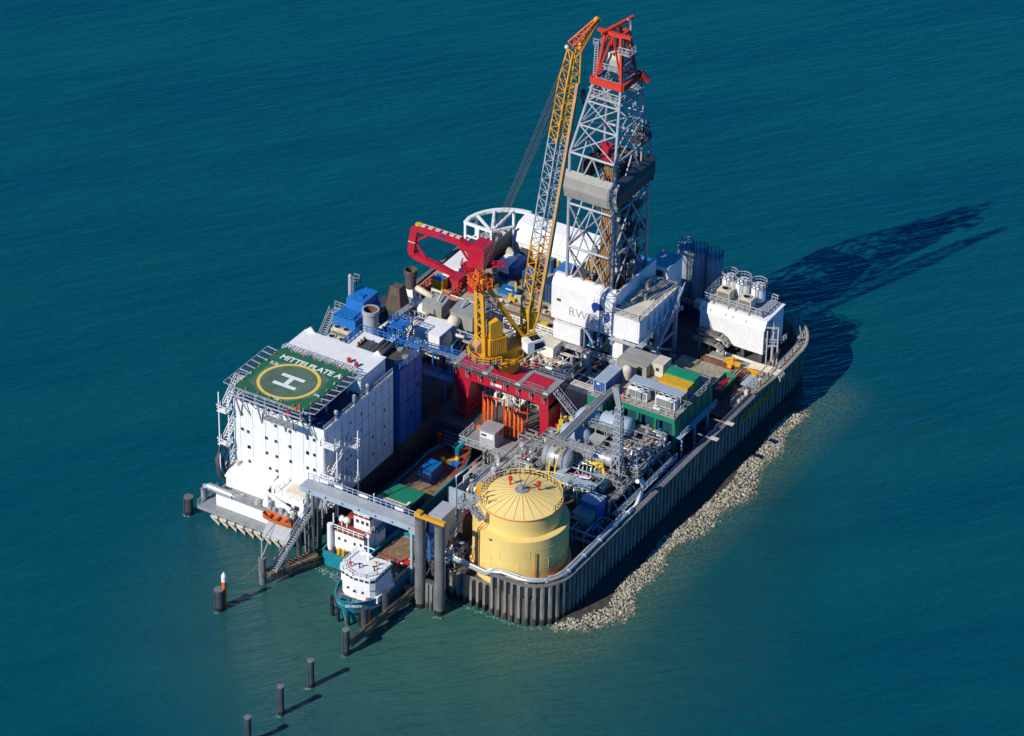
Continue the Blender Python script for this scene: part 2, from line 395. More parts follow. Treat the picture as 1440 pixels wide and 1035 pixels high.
def rock(mb, c, s):
    q = Matrix.Rotation(rng.uniform(0, 6.3), 3, V((rng.uniform(-1, 1), rng.uniform(-1, 1), rng.uniform(-1, 1))).normalized())
    sx, sy, sz = rng.uniform(.7, 1.3), rng.uniform(.7, 1.3), rng.uniform(.5, .9)
    mb.add([c+V((p.x*sx, p.y*sy, p.z*sz))*(s/1.9*rng.uniform(.82, 1.15)) for p in (q @ v for v in ICO)], ICOF)
mb = M()
for i, (p, d) in enumerate(bank):
    nrm = V((d.y, -d.x, 0))
    for j in range(170):
        t0_ = .40*sm01((i-5)/12); t = t0_+rng.random()**.9*(1.30-t0_)
        s = rng.uniform(.11, .23) if rng.random() < .96 else rng.uniform(.23, .36)
        z = bank_h(i, min(t, 1), nb)-max(0, t-1)*.9
        if z < -.75 or (z < -.3 and rng.random() < .5): continue
        q = p+d*rng.uniform(-.6, .6)+nrm*(t*bank_w(i)*1.0+.3); rock(mb, V((q.x, q.y, z+rng.uniform(-.1, .15))), s)
mb.build('riprap_rocks', 'rock', label='pale riprap boulders banked along the foot of the sheet pile wall', cat='rocks', kind='stuff')
# island ground
HX0, HX1, HY1 = 0.8, 21.6, -27.0        # harbour basin
inner = [(p.x, p.y) for p, d in resample([(q[0], q[1]) for q in WALL], 2.0)]
poly = [(HX1, -62.4)]+[(34.2, -62.4)]+inner+[(-22.9, -38), (HX0, -38), (HX0, HY1), (HX1, HY1)]
M().prism(poly, -2, 5.0).build('ground', 'deck_steel', kind='structure')
M().prism([(-22.5, 2.5), (8, 2.5), (8, 24), (-17, 24), (-22.5, 18)], 5.004, 7.6).build('yard_paving', 'concrete', kind='structure')
M().prism([(21, -1.5), (44.5, -1.5), (44.5, 13), (40, 26), (21, 28)], 5.004, 5.5).build('basement_paving', 'deck_steel', kind='structure')
M().box(27.6, 5.6, 5.504, 37.2, 11.9, 6.0).build('slab_paving', 'concrete', kind='structure')
# ---------------------------------------------------------------- sheet pile wall
def corrugated(mb, path, z0, z1, amp=.42, per=1.24, th=.25):
    S = resample(path, per/8); o = []; tr = [-1, -1, -1, .9, 1, 1, 1, -.9]
    for i, (p, d) in enumerate(S):
        nrm = V((d.y, -d.x, 0)); k = tr[i % 8]*amp
        for z in (z0, z1): q = p+nrm*k; o.append((q.x, q.y, z))
        for z in (z0, z1): q = p-nrm*(amp+th); o.append((q.x, q.y, z))
    f = []
    for i in range(len(S)-1):
        a, b_ = i*4, i*4+4
        f += [(a, b_, b_+1, a+1), (a+1, b_+1, b_+3, a+3), (a+3, b_+3, b_+2, a+2)]
    mb.add(o, f); return mb
mw = bpy.data.materials.new('sheet_pile'); mw.use_nodes = True; n = mw.node_tree; L = n.links.new; b = n.nodes['Principled BSDF']; b.inputs['Roughness'].default_value = .8
tc = nd('ShaderNodeTexCoord'); ge = nd('ShaderNodeNewGeometry'); mp = nd('ShaderNodeMapping'); mp.inputs['Scale'].default_value = (1.4, 1.4, .25); L(tc.outputs['Object'], mp.inputs[0])
tx = nd('ShaderNodeTexNoise'); tx.inputs['Scale'].default_value = 1.2; tx.inputs['Detail'].default_value = 6; L(mp.outputs[0], tx.inputs['Vector'])
sz = nd('ShaderNodeSeparateXYZ'); L(ge.outputs['Position'], sz.inputs[0])
zz = mth('ADD', sz.outputs[2], mth('MULTIPLY', tx.outputs['Fac'], -1.2))
c1 = mx(rm(tx.outputs['Fac'], .4, .65, 0, 1), (.25, .235, .20), (.13, .115, .09))
L(mx(rm(zz, .55, 1.0, 1, 0), c1, (.035, .036, .028)), b.inputs['Base Color']); MT['sheet_pile'] = mw
T = thing('sheet_pile_wall', 'corrugated steel sheet pile wall ringing the whole island', 'wall', (45.6, -20, 0))
corrugated(M(), WALL, -2, 7.6).build('sheet_piling', 'sheet_pile', T)
corrugated(M(), [(26.6, -60), (26.6, -63.7), (34.4, -63.7)], -2, 5.2).build('low_piling', 'sheet_pile', T)
cap = M()
for a, b_ in zip(WALL, WALL[1:]): cap.bar((*a, 7.7), (*b_, 7.7), .75, .24)
cap.build('capping_beam', 'pile_steel', T)
lip = [(p, d) for p, d in resample(WALL, 1.5) if p.x > 34 and p.y > 4 and p.y < 30.5]
o = []; f = []
for i, (p, d) in enumerate(lip):
    nr = V((d.y, -d.x, 0))
    k = .3+.6*sm01(i/5)*sm01((len(lip)-i)/5)
    for dd, z in ((-.9, 7.85), (-.9, 8.25), (k*.6, 8.3), (k, 8.7), (k+.25, 8.6), (.3, 7.5)): q = p+nr*dd; o.append((q.x, q.y, z))
for i in range(len(lip)-1):
    for j in range(6): f.append((i*6+j, i*6+(j+1) % 6, i*6+6+(j+1) % 6, i*6+6+j))
M().add(o, f).build('wave_deflector', 'concrete', T)
rl = M().rail([(p.x-d.y*.3, p.y+d.x*.3, 8.25) for p, d in lip[::2]], 1.1, 1.6).build('railing', 'galvanised', T)
# lettered board on the right wall
T = thing('name_board', 'long yellow board lettered MITTELPLATE-A on the shaded sheet pile wall', 'sign', (46.1, 2, 5))
q0, q1 = gx(1043, 588, 46.1), gx(1087, 548, 46.1)
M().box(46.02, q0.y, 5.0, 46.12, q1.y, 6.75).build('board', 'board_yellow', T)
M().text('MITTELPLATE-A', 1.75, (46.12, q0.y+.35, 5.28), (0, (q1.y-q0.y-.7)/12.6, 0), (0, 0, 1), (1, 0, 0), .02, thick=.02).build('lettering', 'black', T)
# ================================================================ living quarters, helipad, accommodation platform
LX0, LX1, LY0, LY1 = -17.8, .1, -59.7, -38.9
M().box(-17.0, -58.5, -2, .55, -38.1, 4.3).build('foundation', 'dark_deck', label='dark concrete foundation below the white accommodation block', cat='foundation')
T = thing('living_quarters', 'tall white accommodation block with small dark windows under the helipad', 'building', (-9, -49.5, 5))
M().box(LX0, LY0, 4.3, LX1, LY1, 19.7).build('wall', 'white_ribbed_x', T)
rb = M()
for i in range(7): rb.box(LX0+1.3+i*2.5, LY0-.03, 5, LX0+1.35+i*2.5, LY0, 19.7)
for i in range(10): rb.box(LX1, LY0+1+i*2.05, 6, LX1+.05, LY0+1.08+i*2.05, 19.7)
for z in (8.9, 12.4, 15.9): rb.box(LX1, LY0, z, LX1+.06, LY1, z+.07)
rb.build('panel_joint', 'pale_steel', T)
M().box(LX0+.2, LY0+.2, 19.704, LX1-.2, LY1-.1, 19.8).build('roof_terrace', 'navy', T)
pp = M().box(LX0, LY0, 19.71, LX1, LY0+.2, 20.4).box(LX1-.2, LY0+.203, 19.71, LX1, LY1, 20.4).box(LX0, LY0+.203, 19.71, LX0+.2, LY1, 20.4)
pp.build('parapet', 'white', T)
up_ = M().box(-17.2, -46.6, 19.8, -1.3, -39.1, 22.9); up_.build('upper_storey', 'white', T)
M().box(-17.35, -46.75, 22.9, -1.15, -38.95, 23.0).build('roof', 'paint_white', T)
M().extrude([(-17.2, 23), (-16.2, 23.9), (-15.4, 23)], 'y', -39.2, -38.9).build('roof_fin', 'white', T); M().extrude([(-3.6, 23), (-2.8, 23.8), (-2.1, 23)], 'y', -39.2, -38.9).build('roof_fin', 'white', T)
SY, SX = 3.981, 3.981
for (cx, cy, oy) in [(400, 33, 620), (629, 31, 620), (500, 66, 620), (556, 87, 620), (404, 113, 620), (633, 114, 620), (728, 150, 620), (727, 65, 620), (766, 78, 620), (766, 162, 620), (518, 153, 620), (556, 167, 620),
                     (497, 938, 380), (402, 988, 380), (629, 902, 380), (550, 957, 380), (358, 803, 380), (363, 887, 380), (396, 903, 380), (548, 870, 380), (727, 938, 380), (765, 950, 380), (728, 1022, 380)]:
    p = gy(250+cx/SX, oy+cy/SX, LY0)
    if LX0 < p.x < LX1:
        wd = M().box(p.x-.27, LY0-.09, p.z-.3, p.x+.27, LY0-.0, p.z+.3).build('window', 'pale_steel', T)
        M().box(p.x-.25, LY0-.11, p.z-.28, p.x+.25, LY0-.09, p.z+.28).build('pane', 'window_glass', wd)
for z in (7.6, 11.1, 14.4, 17.6):
    for k, y in enumerate((-53.2, -51.8, -48.6, -45.2, -41.6)):
        if (k+int(z)) % 4 == 1: continue
        wd = M().box(LX1, y-.2, z-.28, LX1+.09, y+.2, z+.28).build('window', 'pale_steel', T)
        M().box(LX1+.09, y-.14, z-.2, LX1+.11, y+.14, z+.2).build('pane', 'window_glass', wd)
M().rail([(LX1-.1, LY0+.2, 20.4), (LX1-.1, LY1, 20.4)], .8, 2.2).build('railing', 'galvanised', T)
for y in (-55.6, -50.2, -46.2):
    M().tube((LX1-.3, y, 19.8), (LX1-.3, y, 21.6), .3, 8).ball((LX1-.3, y, 21.7), .42).build('roof_vent', 'pale_steel', T)
def zigzag(name, label, x0, x1, y0, y1, zs, m='galvanised', outer=1):
    """zigzag fire stair: flights run along y between landings"""
    T = thing(name, label, 'staircase', ((x0+x1)/2, (y0+y1)/2, zs[0]))
    xm = (x0+x1)/2
    for i, (za, zb) in enumerate(zip(zs, zs[1:])):
        ya, yb = (y0, y1) if i % 2 == 0 else (y1, y0)
        sg = 1 if yb > ya else -1
        xo = x0+.55 if i % 2 == 0 else x1-.55
        M().stairs((xo, ya+sg*1.1, za), (xo, yb-sg*1.1, zb), (1, 0, 0), .9).build('flight', m, T)
        ld = M().box(x0, yb-.6 if sg > 0 else yb-.6, zb-.12, x1, yb+.6, zb)
        ya2, yb2 = yb-.6, yb+.6
        ld.rail([(x0, ya2, zb), (x0, yb2, zb), (x1, yb2, zb), (x1, ya2, zb)] if sg > 0 else [(x0, yb2, zb), (x0, ya2, zb), (x1, ya2, zb), (x1, yb2, zb)], 1.1, 1.5, .05)
        ld.build('landing', m, T)
    for x in (x0, x1):
        for y in (y0+.1, y1-.1): M().bar((x, y, zs[0]-.4), (x, y, zs[-1]), .16).build('post', m, T)
    return T
zigzag('fire_stair', 'pale zigzag fire stair on the shaded harbour side of the accommodation block', .3, 3.0, -60.4, -54.0, (5.2, 8.4, 11.8, 15.1, 18.3), 'white')
zigzag('fire_stair', 'white zigzag fire stair on the seaward end of the accommodation block', -19.9, -17.95, -61.0, -55.2, (5.2, 8.5, 11.8, 15.1, 18.4, 21.6), 'white')
zigzag('quay_stair', 'steel stair from the lock bridge landing down beside the white accommodation block', .9, 2.7, -64.5, -60.3, (5.2, 8.6, 12.6), 'pale_steel')
M().path([gx(312, 625, -18.6), gx(305, 645, -18.6), gx(308, 665, -18.6), gx(322, 683, -18.2)], .35).path([gx(318, 628, -18.4), gx(313, 648, -18.4), gx(318, 664, -18.3), gx(330, 681, -17.9)], .28).path([gx(322, 640, -18.2), gx(320, 655, -18.2), gx(326, 668, -18.1), gx(334, 680, -17.8)], .22).build('hose_bundle', 'dark_grey', label='black hoses looping down the left edge of the white accommodation block', cat='hoses')
# ---- helipad
T = thing('helipad', 'green helicopter landing deck with yellow circle, white H and lettering', 'helipad', (-9.8, -54, 23.4))
PX0, PX1, PY0, PY1, PZ = -16.7, -2.8, -61.0, -47.1, 24.0
M().box(PX0, PY0, PZ-.35, PX1, PY1, PZ).build('landing_deck', 'pad_green', T)
M().prism([(PX0+1.2, PY0+2.6), (PX0+4.6, PY0+.5), (PX1-4.2, PY0+.5), (PX1-1.0, PY0+4.2), (PX1-1.6, PY1-4.0), (PX1-3.9, PY1-2.9), (PX0+4, PY1-2.9), (PX0+1.2, PY1-5)], PZ+.002, PZ+.008).build('worn_surface', 'pad_worn', T)
hc = V((-9.8, -55.1, PZ+.012))
M().lathe([(4.75, 0), (4.75, .006), (5.3, .006), (5.3, 0)], hc, 64).build('circle_marking', 'paint_yellow', T)
hh = M()
hh.box(hc.x-2.2, hc.y+.95, hc.z, hc.x+2.2, hc.y+1.75, hc.z+.006).box(hc.x-2.2, hc.y-1.75, hc.z, hc.x+2.2, hc.y-.95, hc.z+.006).box(hc.x-.42, hc.y-.95, hc.z, hc.x+.42, hc.y+.95, hc.z+.006)
hh.build('letter_h', 'paint_white', T)
M().text('MITTELPLATE A', 1.85, (-15.2, -50.0, PZ+.012), (.93, 0, 0), (0, 1, 0), (0, 0, 1), .004, thick=.06).build('lettering', 'paint_white', T)
M().text('9.3t', 1.25, (-15.7, -52.2, PZ+.012), (.8, 0, 0), (0, 1, 0), (0, 0, 1), .004, thick=.03).build('weight_marking', 'paint_white', T)
M().text('19', .9, (-9.0, -60.8, PZ+.012), (1, 0, 0), (0, .8, 0), (0, 0, 1), .004, thick=.04).text('19', .9, (-4.3, -56.3, PZ+.012), (1, 0, 0), (0, .8, 0), (0, 0, 1), .004, thick=.04).build('bearing_marking', 'paint_white', T)
for i in range(7):
    t = i/6
    for p in ((PX0+.25, PY0+t*(PY1-PY0)), (PX1-.25, PY0+t*(PY1-PY0))):
        M().tube((*p, PZ), (*p, PZ+.28), .15, 6).build('edge_light', 'orange' if i % 2 else 'cream', T)
for i in range(1, 6):
    for y in (PY0+.25, PY1-.25): p = (PX0+i/6*(PX1-PX0), y); M().tube((*p, PZ), (*p, PZ+.28), .15, 6).build('edge_light', 'orange', T)
def net(a, b_, out, n_):
    f = M(); a, b_, out = V(a), V(b_), V(out); f.bar(a+out, b_+out, .1); f.bar(a, b_, .1)
    for i in range(n_+1): p = a.lerp(b_, i/n_); f.bar(p, p+out, .12)
    fr = f.build('net_frame', 'blue_grey', T)
    s = M(); L_ = (b_-a).length; k = int(L_/.6)
    for i in range(k+1): p = a.lerp(b_, i/k); s.bar(p+V((0, 0, -.06)), p+out+V((0, 0, -.06)), .06, .03)
    k = int(out.length/.5)
    for i in range(k+1): s.bar(a+out*(i/k)+V((0, 0, -.1)), b_+out*(i/k)+V((0, 0, -.1)), .06, .03)
    s.build('safety_net', 'mesh_net', T)
net((PX1+.05, PY0, 23.8), (PX1+.05, PY1+.3, 23.8), (2.0, 0, .25), 9)
net((PX0-.05, PY0, 23.8), (PX0-.05, PY1-1, 23.8), (-2.0, 0, .25), 8)
net((PX0, PY1+.05, 23.8), (PX1, PY1+.05, 23.8), (0, 1.5, .2), 8)
net((PX0, PY0-.05, 23.8), (PX1, PY0-.05, 23.8), (0, -1.3, .2), 8)
su = M()
for x in (PX0+.4, PX0+4.6, PX1-4.6, PX1-.4):
    su.bar((x, PY0-.6, 23.5), (x, PY1+1.2, 23.5), .3, .4)
    for y in (PY0+2.2, PY0+7, PY1-.6): su.tube((x, y, 19.8), (x, y, 23.5), .17, 8)
    su.tube((x, LY0, 17.6), (x, PY0-.6, 23.3), .16, 7); su.tube((x+2, LY0, 18.2), (x, PY0-.4, 23.3), .12, 6)
for y in (PY0+.2, PY0+4.6, PY0+9, PY1): su.bar((PX0, y, 23.5), (PX1+.4, y, 23.5), .25, .35)
for i in range(4): su.bar((PX0+1+i*3.3, PY0-.9, 22.9), (PX0+2.6+i*3.3, PY0-.9, 21.7), .14).bar((PX0+2.6+i*3.3, PY0-.9, 21.7), (PX0+4.3+i*3.3, PY0-.9, 22.9), .14)
su.bar((PX0, PY0-.9, 22.9), (PX1, PY0-.9, 22.9), .18)
su.build('support_frame', 'pale_steel', T)
M().box(-9.5, PY0-2.3, 21.3, -3.4, PY0-1.0, 21.42).rail([(-9.5, PY0-1.1, 21.42), (-9.5, PY0-2.3, 21.42), (-3.4, PY0-2.3, 21.42), (-3.4, PY0-1, 21.42)], 1.1, 1.2).build('access_walkway', 'galvanised', T)
M().box(-16.5, PY1+.3, 22.95, -2.6, PY1+.55, 23.05).rail([(-17, -46.2, 23.01), (-1.5, -46.2, 23.01)], 1.0, 1.5).build('rear_walkway', 'galvanised', T)
fb = [(gy(405.5, 581, -62.4), 'red fire cabinet on the walkway at the front edge of the helipad'), (g(491, 509, 23.1), 'red fire cabinet by the back edge of the helipad, left one'), (g(501, 515, 23.1), 'red fire cabinet by the back edge of the helipad, right one')]
for p, lb in fb:
    T2 = thing('fire_cabinet', lb, 'fire cabinet', p, 'fire cabinets around the helipad')
    M().cbox(p, .55, .45, .8).build('body', 'bright_red', T2); M().cbox(p+V((0, -.24, .1)), .42, .05, .6).build('door', 'red', T2)
for px, py in ((416.5, 578), (421, 574)):
    p = gy(px, py, -62.0); M().tube(p, p+V((0, 0, .7)), .2, 7).tube(p+V((0, 0, .7)), p+V((.35, -.5, 1.1)), .09, 6).build('foam_monitor', 'orange', label='orange firefighting monitor at the front right corner of the helipad', cat='fire monitor', group='fire monitors by the helipad')
# ---- accommodation platform
T = thing('accommodation_platform', 'white low platform on stilts carrying the accommodation block', 'platform', (-10, -63, 2.2))
M().box(-17.9, -65.3, 4.6, -2.5, -58.6, 5.0).build('deck', 'steel', T)
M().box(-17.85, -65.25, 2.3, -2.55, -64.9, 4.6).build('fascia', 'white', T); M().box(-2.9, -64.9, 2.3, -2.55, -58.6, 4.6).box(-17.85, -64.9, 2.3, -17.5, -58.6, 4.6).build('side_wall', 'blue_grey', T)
M().box(-20.6, -66.9, 2.1, -6.3, -65.3, 2.3).box(-20.6, -66.9, 1.6, -6.3, -66.7, 2.1).box(-20.6, -65.3, 2.1, -17.9, -61, 2.3).build('walkway', 'steel', T)
for i in range(9):
    x = -17.2+i*1.72
    M().tube((x, -66.2, -3), (x, -66.2, 2.1), .28, 8).bar((x-.35, -67.1, 1.2), (x+1.1, -67.1, .3), .3).bar((x-.5, -67.1, 1.35), (x+.9, -67.1, 1.35), .3).tube((x+1.1, -67.1, .4), (x+1.1, -67.1, -2), .14, 6).build('stilt', 'cream', T)
for i in range(8): M().tube((-16.5+i*1.9, -60.5, -3), (-16.5+i*1.9, -60.5, 2.3), .4, 8).build('leg', 'pile_steel', T)
for rp_ in ([(-17.8, -65.2, 5), (-9, -65.2, 5)], [(-2.7, -65.2, 5), (-2.7, -61, 5)], [(-20.5, -66.8, 2.3), (-20.5, -61, 2.3)]): M().rail(rp_, 1.0, 1.8).build('railing', 'galvanised', T)
T = thing('store_annex', 'white lean-to store with sloping roof and red end door below the accommodation block', 'building', (-13, -61.4, 5))
M().extrude([(-62.9, 5), (-59.75, 5), (-59.75, 8.3), (-62.9, 7.0)], 'x', -17.4, -9.3).build('body', 'white', T)
M().extrude([(-63.1, 6.95), (-59.72, 8.36), (-59.72, 8.46), (-63.1, 7.05)], 'x', -17.6, -9.1).build('roof', 'paint_white', T)
M().box(-9.3, -61.3, 5.05, -9.22, -60.2, 7.2).build('door', 'red', T); M().box(-9.3, -62.3, 6.2, -9.22, -61.8, 6.7).build('window', 'window_glass', T)
M().tube((-16.6, -60.6, 8.0), (-16.6, -60.6, 9.0), .35, 10).build('roof_vent', 'cream', T)
T = thing('deck_cabin', 'small white deck cabin with a window between the lean-to store and control room', 'cabin', (-7.8, -61.3, 5))
M().box(-8.8, -62.2, 5, -7.0, -59.8, 8.1).build('body', 'white', T); M().box(-7.0, -61.6, 6.4, -6.92, -60.5, 7.3).build('window', 'rusty', T)
T = thing('control_room', 'white control room with beige roof panels on the accommodation platform', 'building', (-4.2, -61.6, 5))
cr0 = M().box(-6.9, -64.0, 5, -1.2, -59.8, 7.9).build('body', 'white', T); M().box(-5.7, -62.7, 8.05, -1.9, -60.1, 8.35).build('roof_panel', 'cream', T)
M().box(-7.1, -64.2, 7.9, -1.0, -59.75, 8.05).build('roof', 'white', T)
M().rail([(-6.9, -60, 8.05), (-6.9, -64, 8.05), (-1.2, -64, 8.05), (-1.2, -60, 8.05)], .9, 1.4).build('railing', 'white', T)
for i in range(3): M().box(-6.2+i*1.6, -64.09, 6.2, -5.3+i*1.6, -64.0, 7.0).build('window', 'window_glass', cr0)
p0 = V((-20.3, -65.2, 5.2))
T = thing('exhaust_pipe', 'fat silver lagged pipe bending down at the left corner of the platform', 'pipe', p0)
M().tube((-19.4, -65.1, 5.5), (-14.6, -65.0, 5.2), .62, 14).build('lagging', 'silver', T); M().path([(-19.4, -65.1, 5.5), (-20.2, -65.2, 5.3), (-20.5, -65.2, 4.6), (-20.5, -65.2, 2.4)], .4, 10).path([(-14.6, -65, 5.2), (-13.8, -64.8, 5.1), (-13.2, -64, 5.05)], .4, 10).build('elbow', 'silver', T)
def lifeboat(name, label, c, L_, Wd, H, rz, hull, inside, group=None, seats=3):
    T = thing(name, label, 'boat', c); k, q = math.cos(rz), math.sin(rz)
    def P(a, b_, z): return V((c[0]+a*k-b_*q, c[1]+a*q+b_*k, c[2]+z))
    n_ = 12; o = []; f = []
    prof = [(0, 0), (.55, .08), (.9, .45), (1, 1), (.86, 1), (.76, .5), (0, .4)]
    for i in range(n_+1):
        t = i/n_; wv = Wd/2*(math.sin(math.pi*(.06+.9*t))**.5); sh = H*(1+.35*(2*t-1)**2)
        for s in (1, -1):
            for a, z in (prof if s == 1 else prof): o.append(P((t-.5)*L_, s*a*wv, z*sh))
    m_ = 2*len(prof); h_ = len(prof)
    for i in range(n_):
        for s in range(2):
            for j in range(h_-1):
                a = i*m_+s*h_+j; f.append((a, a+1, a+m_+1, a+m_) if s else (a, a+m_, a+m_+1, a+1))
    for e in (0, n_):
        f.append(tuple(e*m_+j for j in range(4))+tuple(e*m_+h_+j for j in range(3, -1, -1)))
    M().add(o, f).build('hull', hull, T)
    for i in range(seats):
        a = (i/(max(1, seats-1))-.5)*L_*.55; s = M(); s.add([P(a-.18, -Wd*.4, H*.75), P(a+.18, -Wd*.4, H*.75), P(a+.18, Wd*.4, H*.75), P(a-.18, Wd*.4, H*.75), P(a-.18, -Wd*.4, H*.85), P(a+.18, -Wd*.4, H*.85), P(a+.18, Wd*.4, H*.85), P(a-.18, Wd*.4, H*.85)], [(0, 3, 2, 1), (4, 5, 6, 7), (0, 1, 5, 4), (1, 2, 6, 5), (2, 3, 7, 6), (3, 0, 4, 7)]); s.build('seat', inside, T)
    e = P(L_*.42, 0, H*.9); M().cbox(e, .5, .5, .8, rz).build('console', 'dark_grey', T); return T
lifeboat('rescue_boat', 'open orange rescue boat hanging along the front of the white platform', (-4.9, -66.1, 4.1), 5.6, 2.0, .95, 0, 'orange', 'dark_grey')
T = thing('boat_davit', 'white davit crane with level jib standing above the orange rescue boat', 'davit', (-8.2, -64.2, 5))
M().tube((-8.2, -64.2, 5), (-8.2, -64.2, 7.6), .32, 10).build('post', 'white', T); M().bar((-8.6, -64.0, 7.6), (-2.9, -65.3, 6.9), .4, .5).build('jib', 'white', T); M().box(-8.8, -64.8, 5.2, -7.7, -63.8, 6.2).build('winch', 'white', T)
M().add([(-7.2, -65.4, 3.6), (-2.6, -65.4, 3.6), (-2.0, -67.6, 2.1), (-7.0, -67.6, 2.1), (-7.2, -65.4, 3.4), (-2.6, -65.4, 3.4), (-2.0, -67.6, 1.9), (-7.0, -67.6, 1.9)], [(0, 1, 2, 3), (7, 6, 5, 4), (0, 4, 5, 1), (1, 5, 6, 2), (2, 6, 7, 3), (3, 7, 4, 0)]).build('boat_ramp', 'pale_steel', label='sloping white landing ramp under the orange rescue boat', cat='ramp')
for px, py, mt, lb in ((318, 690, 'dark_grey', 'coiled dark hose reel lying on the platform deck by the silver pipe'), (362, 708, 'cream', 'beige mooring bollard on the white platform deck')):
    p = g(px, py, 5.0); M().tube(p, p+V((0, 0, .5)), .5, 10).tube(p+V((0, 0, .5)), p+V((0, 0, .8)), .25, 8).build('deck_bollard', mt, label=lb, cat='bollard')
for i in range(5):
    p = V((-7.6+i*1.15, -64.6-.2*(i % 2), 5.0)); M().cbox(p, .7, .5, .5+.2*(i % 3)).tube(p+V((.2, 0, .5)), p+V((.2, 0, 1.1)), .1, 6).build('deck_locker', ('pale_steel', 'galvanised', 'blue_grey', 'pale_steel', 'cream')[i], label='low grey locker on the platform deck behind the orange rescue boat', cat='locker', group='lockers behind the rescue boat')
# ---- jetty and mooring posts
T = thing('landing_jetty', 'weathered triangular timber jetty in front of the accommodation platform', 'jetty', (1.5, -73, 0))
a, b_ = V((-.3, -76.5, 2)), V((3.4, -68.2, 2))
for s in (-.5, .5): M().bar(a+V((s*1.6, 0, 0)), b_+V((s*1.6, 0, 0)), .35, .5).build('beam', 'timber', T)
gr = M()
for i in range(16): p = a.lerp(b_, i/15); gr.bar(p+V((-.8, 0, .15)), p+V((.8, 0, .15)), .16, .08)
gr.build('decking', 'timber', T)
bt = M()
for i in range(6): p = a.lerp(b_, .15+i*.13); bt.bar(p+V((.9, 0, -1.1)), p+V((.9, 0, .3)), .18)
bt.bar(a+V((.9, 0, -.9)), b_+V((.9, 0, -.9)), .3).build('fender', 'dark_deck', T)
for p in (a+V((-.5, -.2, 0)), b_+V((.4, .2, 0)), a.lerp(b_, .55)): M().tube((p.x, p.y, -4), (p.x, p.y, 2.2), .4, 10).build('pile', 'rusty', T)
M().tube((-.8, -76.7, -4), (-.8, -76.7, 5.1), .62, 12).build('mooring_pile', 'pile_steel', T)
M().bar((-.8, -76.7, 5.1), (-.8, -76.7, 8.2), .16).bar((-.8, -76.7, 8.2), (-3.0, -69.5, 7.0), .14).bar((-.8, -76.7, 5.1), (-3.0, -69.5, 7.0), .14).build('stay_frame', 'pale_steel', T)
gw = thing('gangway', 'steep lattice gangway stair from the timber jetty up to the lock bridge', 'gangway', (.6, -75.6, 2.3))
p, q = V((.6, -75.6, 2.2)), V((1.5, -66.6, 8.6))
M().stairs(p, q, (1, 0, 0), 1.2).ladder(p+V((.7, 0, .5)), q+V((.7, 0, .5)), (0, .4, 1), .9, .5).build('flight', 'galvanised', gw)
M().bar(q+V((-.8, 0, 0)), (.7, -66.2, -3), .3).bar(q+V((.8, 0, 0)), (2.3, -66.2, -3), .3).bar((.7, -66.4, 4), (2.3, -66.4, 7), .15).build('trestle', 'pile_steel', gw)
def dolphin(p, r, h, mt, label, extra=None, group='mooring piles standing in the water'):
    T = thing('mooring_pile', label, 'mooring pile', (p.x, p.y, 0), group)
    M().tube((p.x, p.y, -4), (p.x, p.y, h), r, 14).build('pile', mt, T)
    M().tube((p.x, p.y, -3), (p.x, p.y, .7), r+.03, 14).build('tide_band', 'black', T)
    M().lathe([(r+.02, h-.12), (r+.09, h-.12), (r+.09, h+.06), (0.01, h+.1)], (p.x, p.y, 0), 14).build('cap', 'pile_steel' if mt != 'pile_steel' else 'steel', T)
    M().ladder((p.x-r*.75, p.y-r*.75, -1), (p.x-r*.75, p.y-r*.75, h), (1, -1, 0), .35, .5).build('ladder', 'dark_grey', T); return T
dolphin(g(395.5, 1004, 0), .5, 5.4, 'dark_pile', 'lone dark mooring pile, middle one of the three in open water')
dolphin(g(437.8, 965, 0), .5, 5.1, 'dark_pile', 'lone dark mooring pile, the one of the three in open water closest to the ship')
dolphin(g(349.5, 1046, 0), .5, 5.2, 'dark_pile', 'lone dark mooring pile cut by the bottom edge of the picture')
dolphin(g(487, 920, 0), .52, 4.9, 'dark_pile', 'dark mooring pile at the tip of the narrow fender walkway by the blue ship')
dolphin(g(266, 722, 0), .75, 3.4, 'dark_pile', 'short dark mooring pile off the left corner of the white platform')
dolphin(g(309, 857, 0), .75, 4.0, 'dark_pile', 'dark mooring pile beside the orange and white beacon post')
p = g(316, 855, 0)
T = thing('beacon_post', 'slim orange and white beacon post standing in the water', 'beacon', p)
M().tube(p+V((0, 0, -3)), p+V((0, 0, 5.3)), .38, 10).build('shaft', 'orange', T); M().tube(p+V((0, 0, 5.3)), p+V((0, 0, 6.4)), .42, 10).tube(p+V((0, 0, 6.4)), p+V((0, 0, 7.0)), .42, 10, .12).build('top', 'white', T)
a, b_ = g(481, 700, 0), g(372, 790, 0)
M().path([V((-.8, -76.7, 4.6)).lerp(V((p.x, p.y, 4.5)), t)+V((0, 0, -2.0*t*(1-t)*2)) for t in [i/10 for i in range(11)]], .05, 5).build('mooring_rope', 'rope', label='slack mooring rope from the jetty pile to the beacon post', cat='rope')
# fender walkway beside the ship
T = thing('fender_walkway', 'long narrow fender walkway on dark piles along the blue ship', 'jetty', (21.6, -77, 0))
a, b_ = V((21.2, -85.2, 2)), V((22.4, -67.6, 2)); fd = M()
fd.bar(a, b_, 1.0, .18); fd.build('decking', 'timber', T)
fr = M().rail([a+V((.45, 0, .1)), b_+V((.45, 0, .1))], 1.0, 2); fr.bar(a+V((.5, 0, -.4)), b_+V((.5, 0, -.4)), .3, .6); fr.bar(a+V((.5, 0, .55)), b_+V((.5, 0, .55)), .12, .5); fr.build('railing', 'timber', T)
for t in (.30, .62, .95): p = a.lerp(b_, t); M().tube((p.x-.55, p.y, -4), (p.x-.55, p.y, 5.6 if t < .7 else 3), .6, 12).build('pile', 'dark_pile', T)
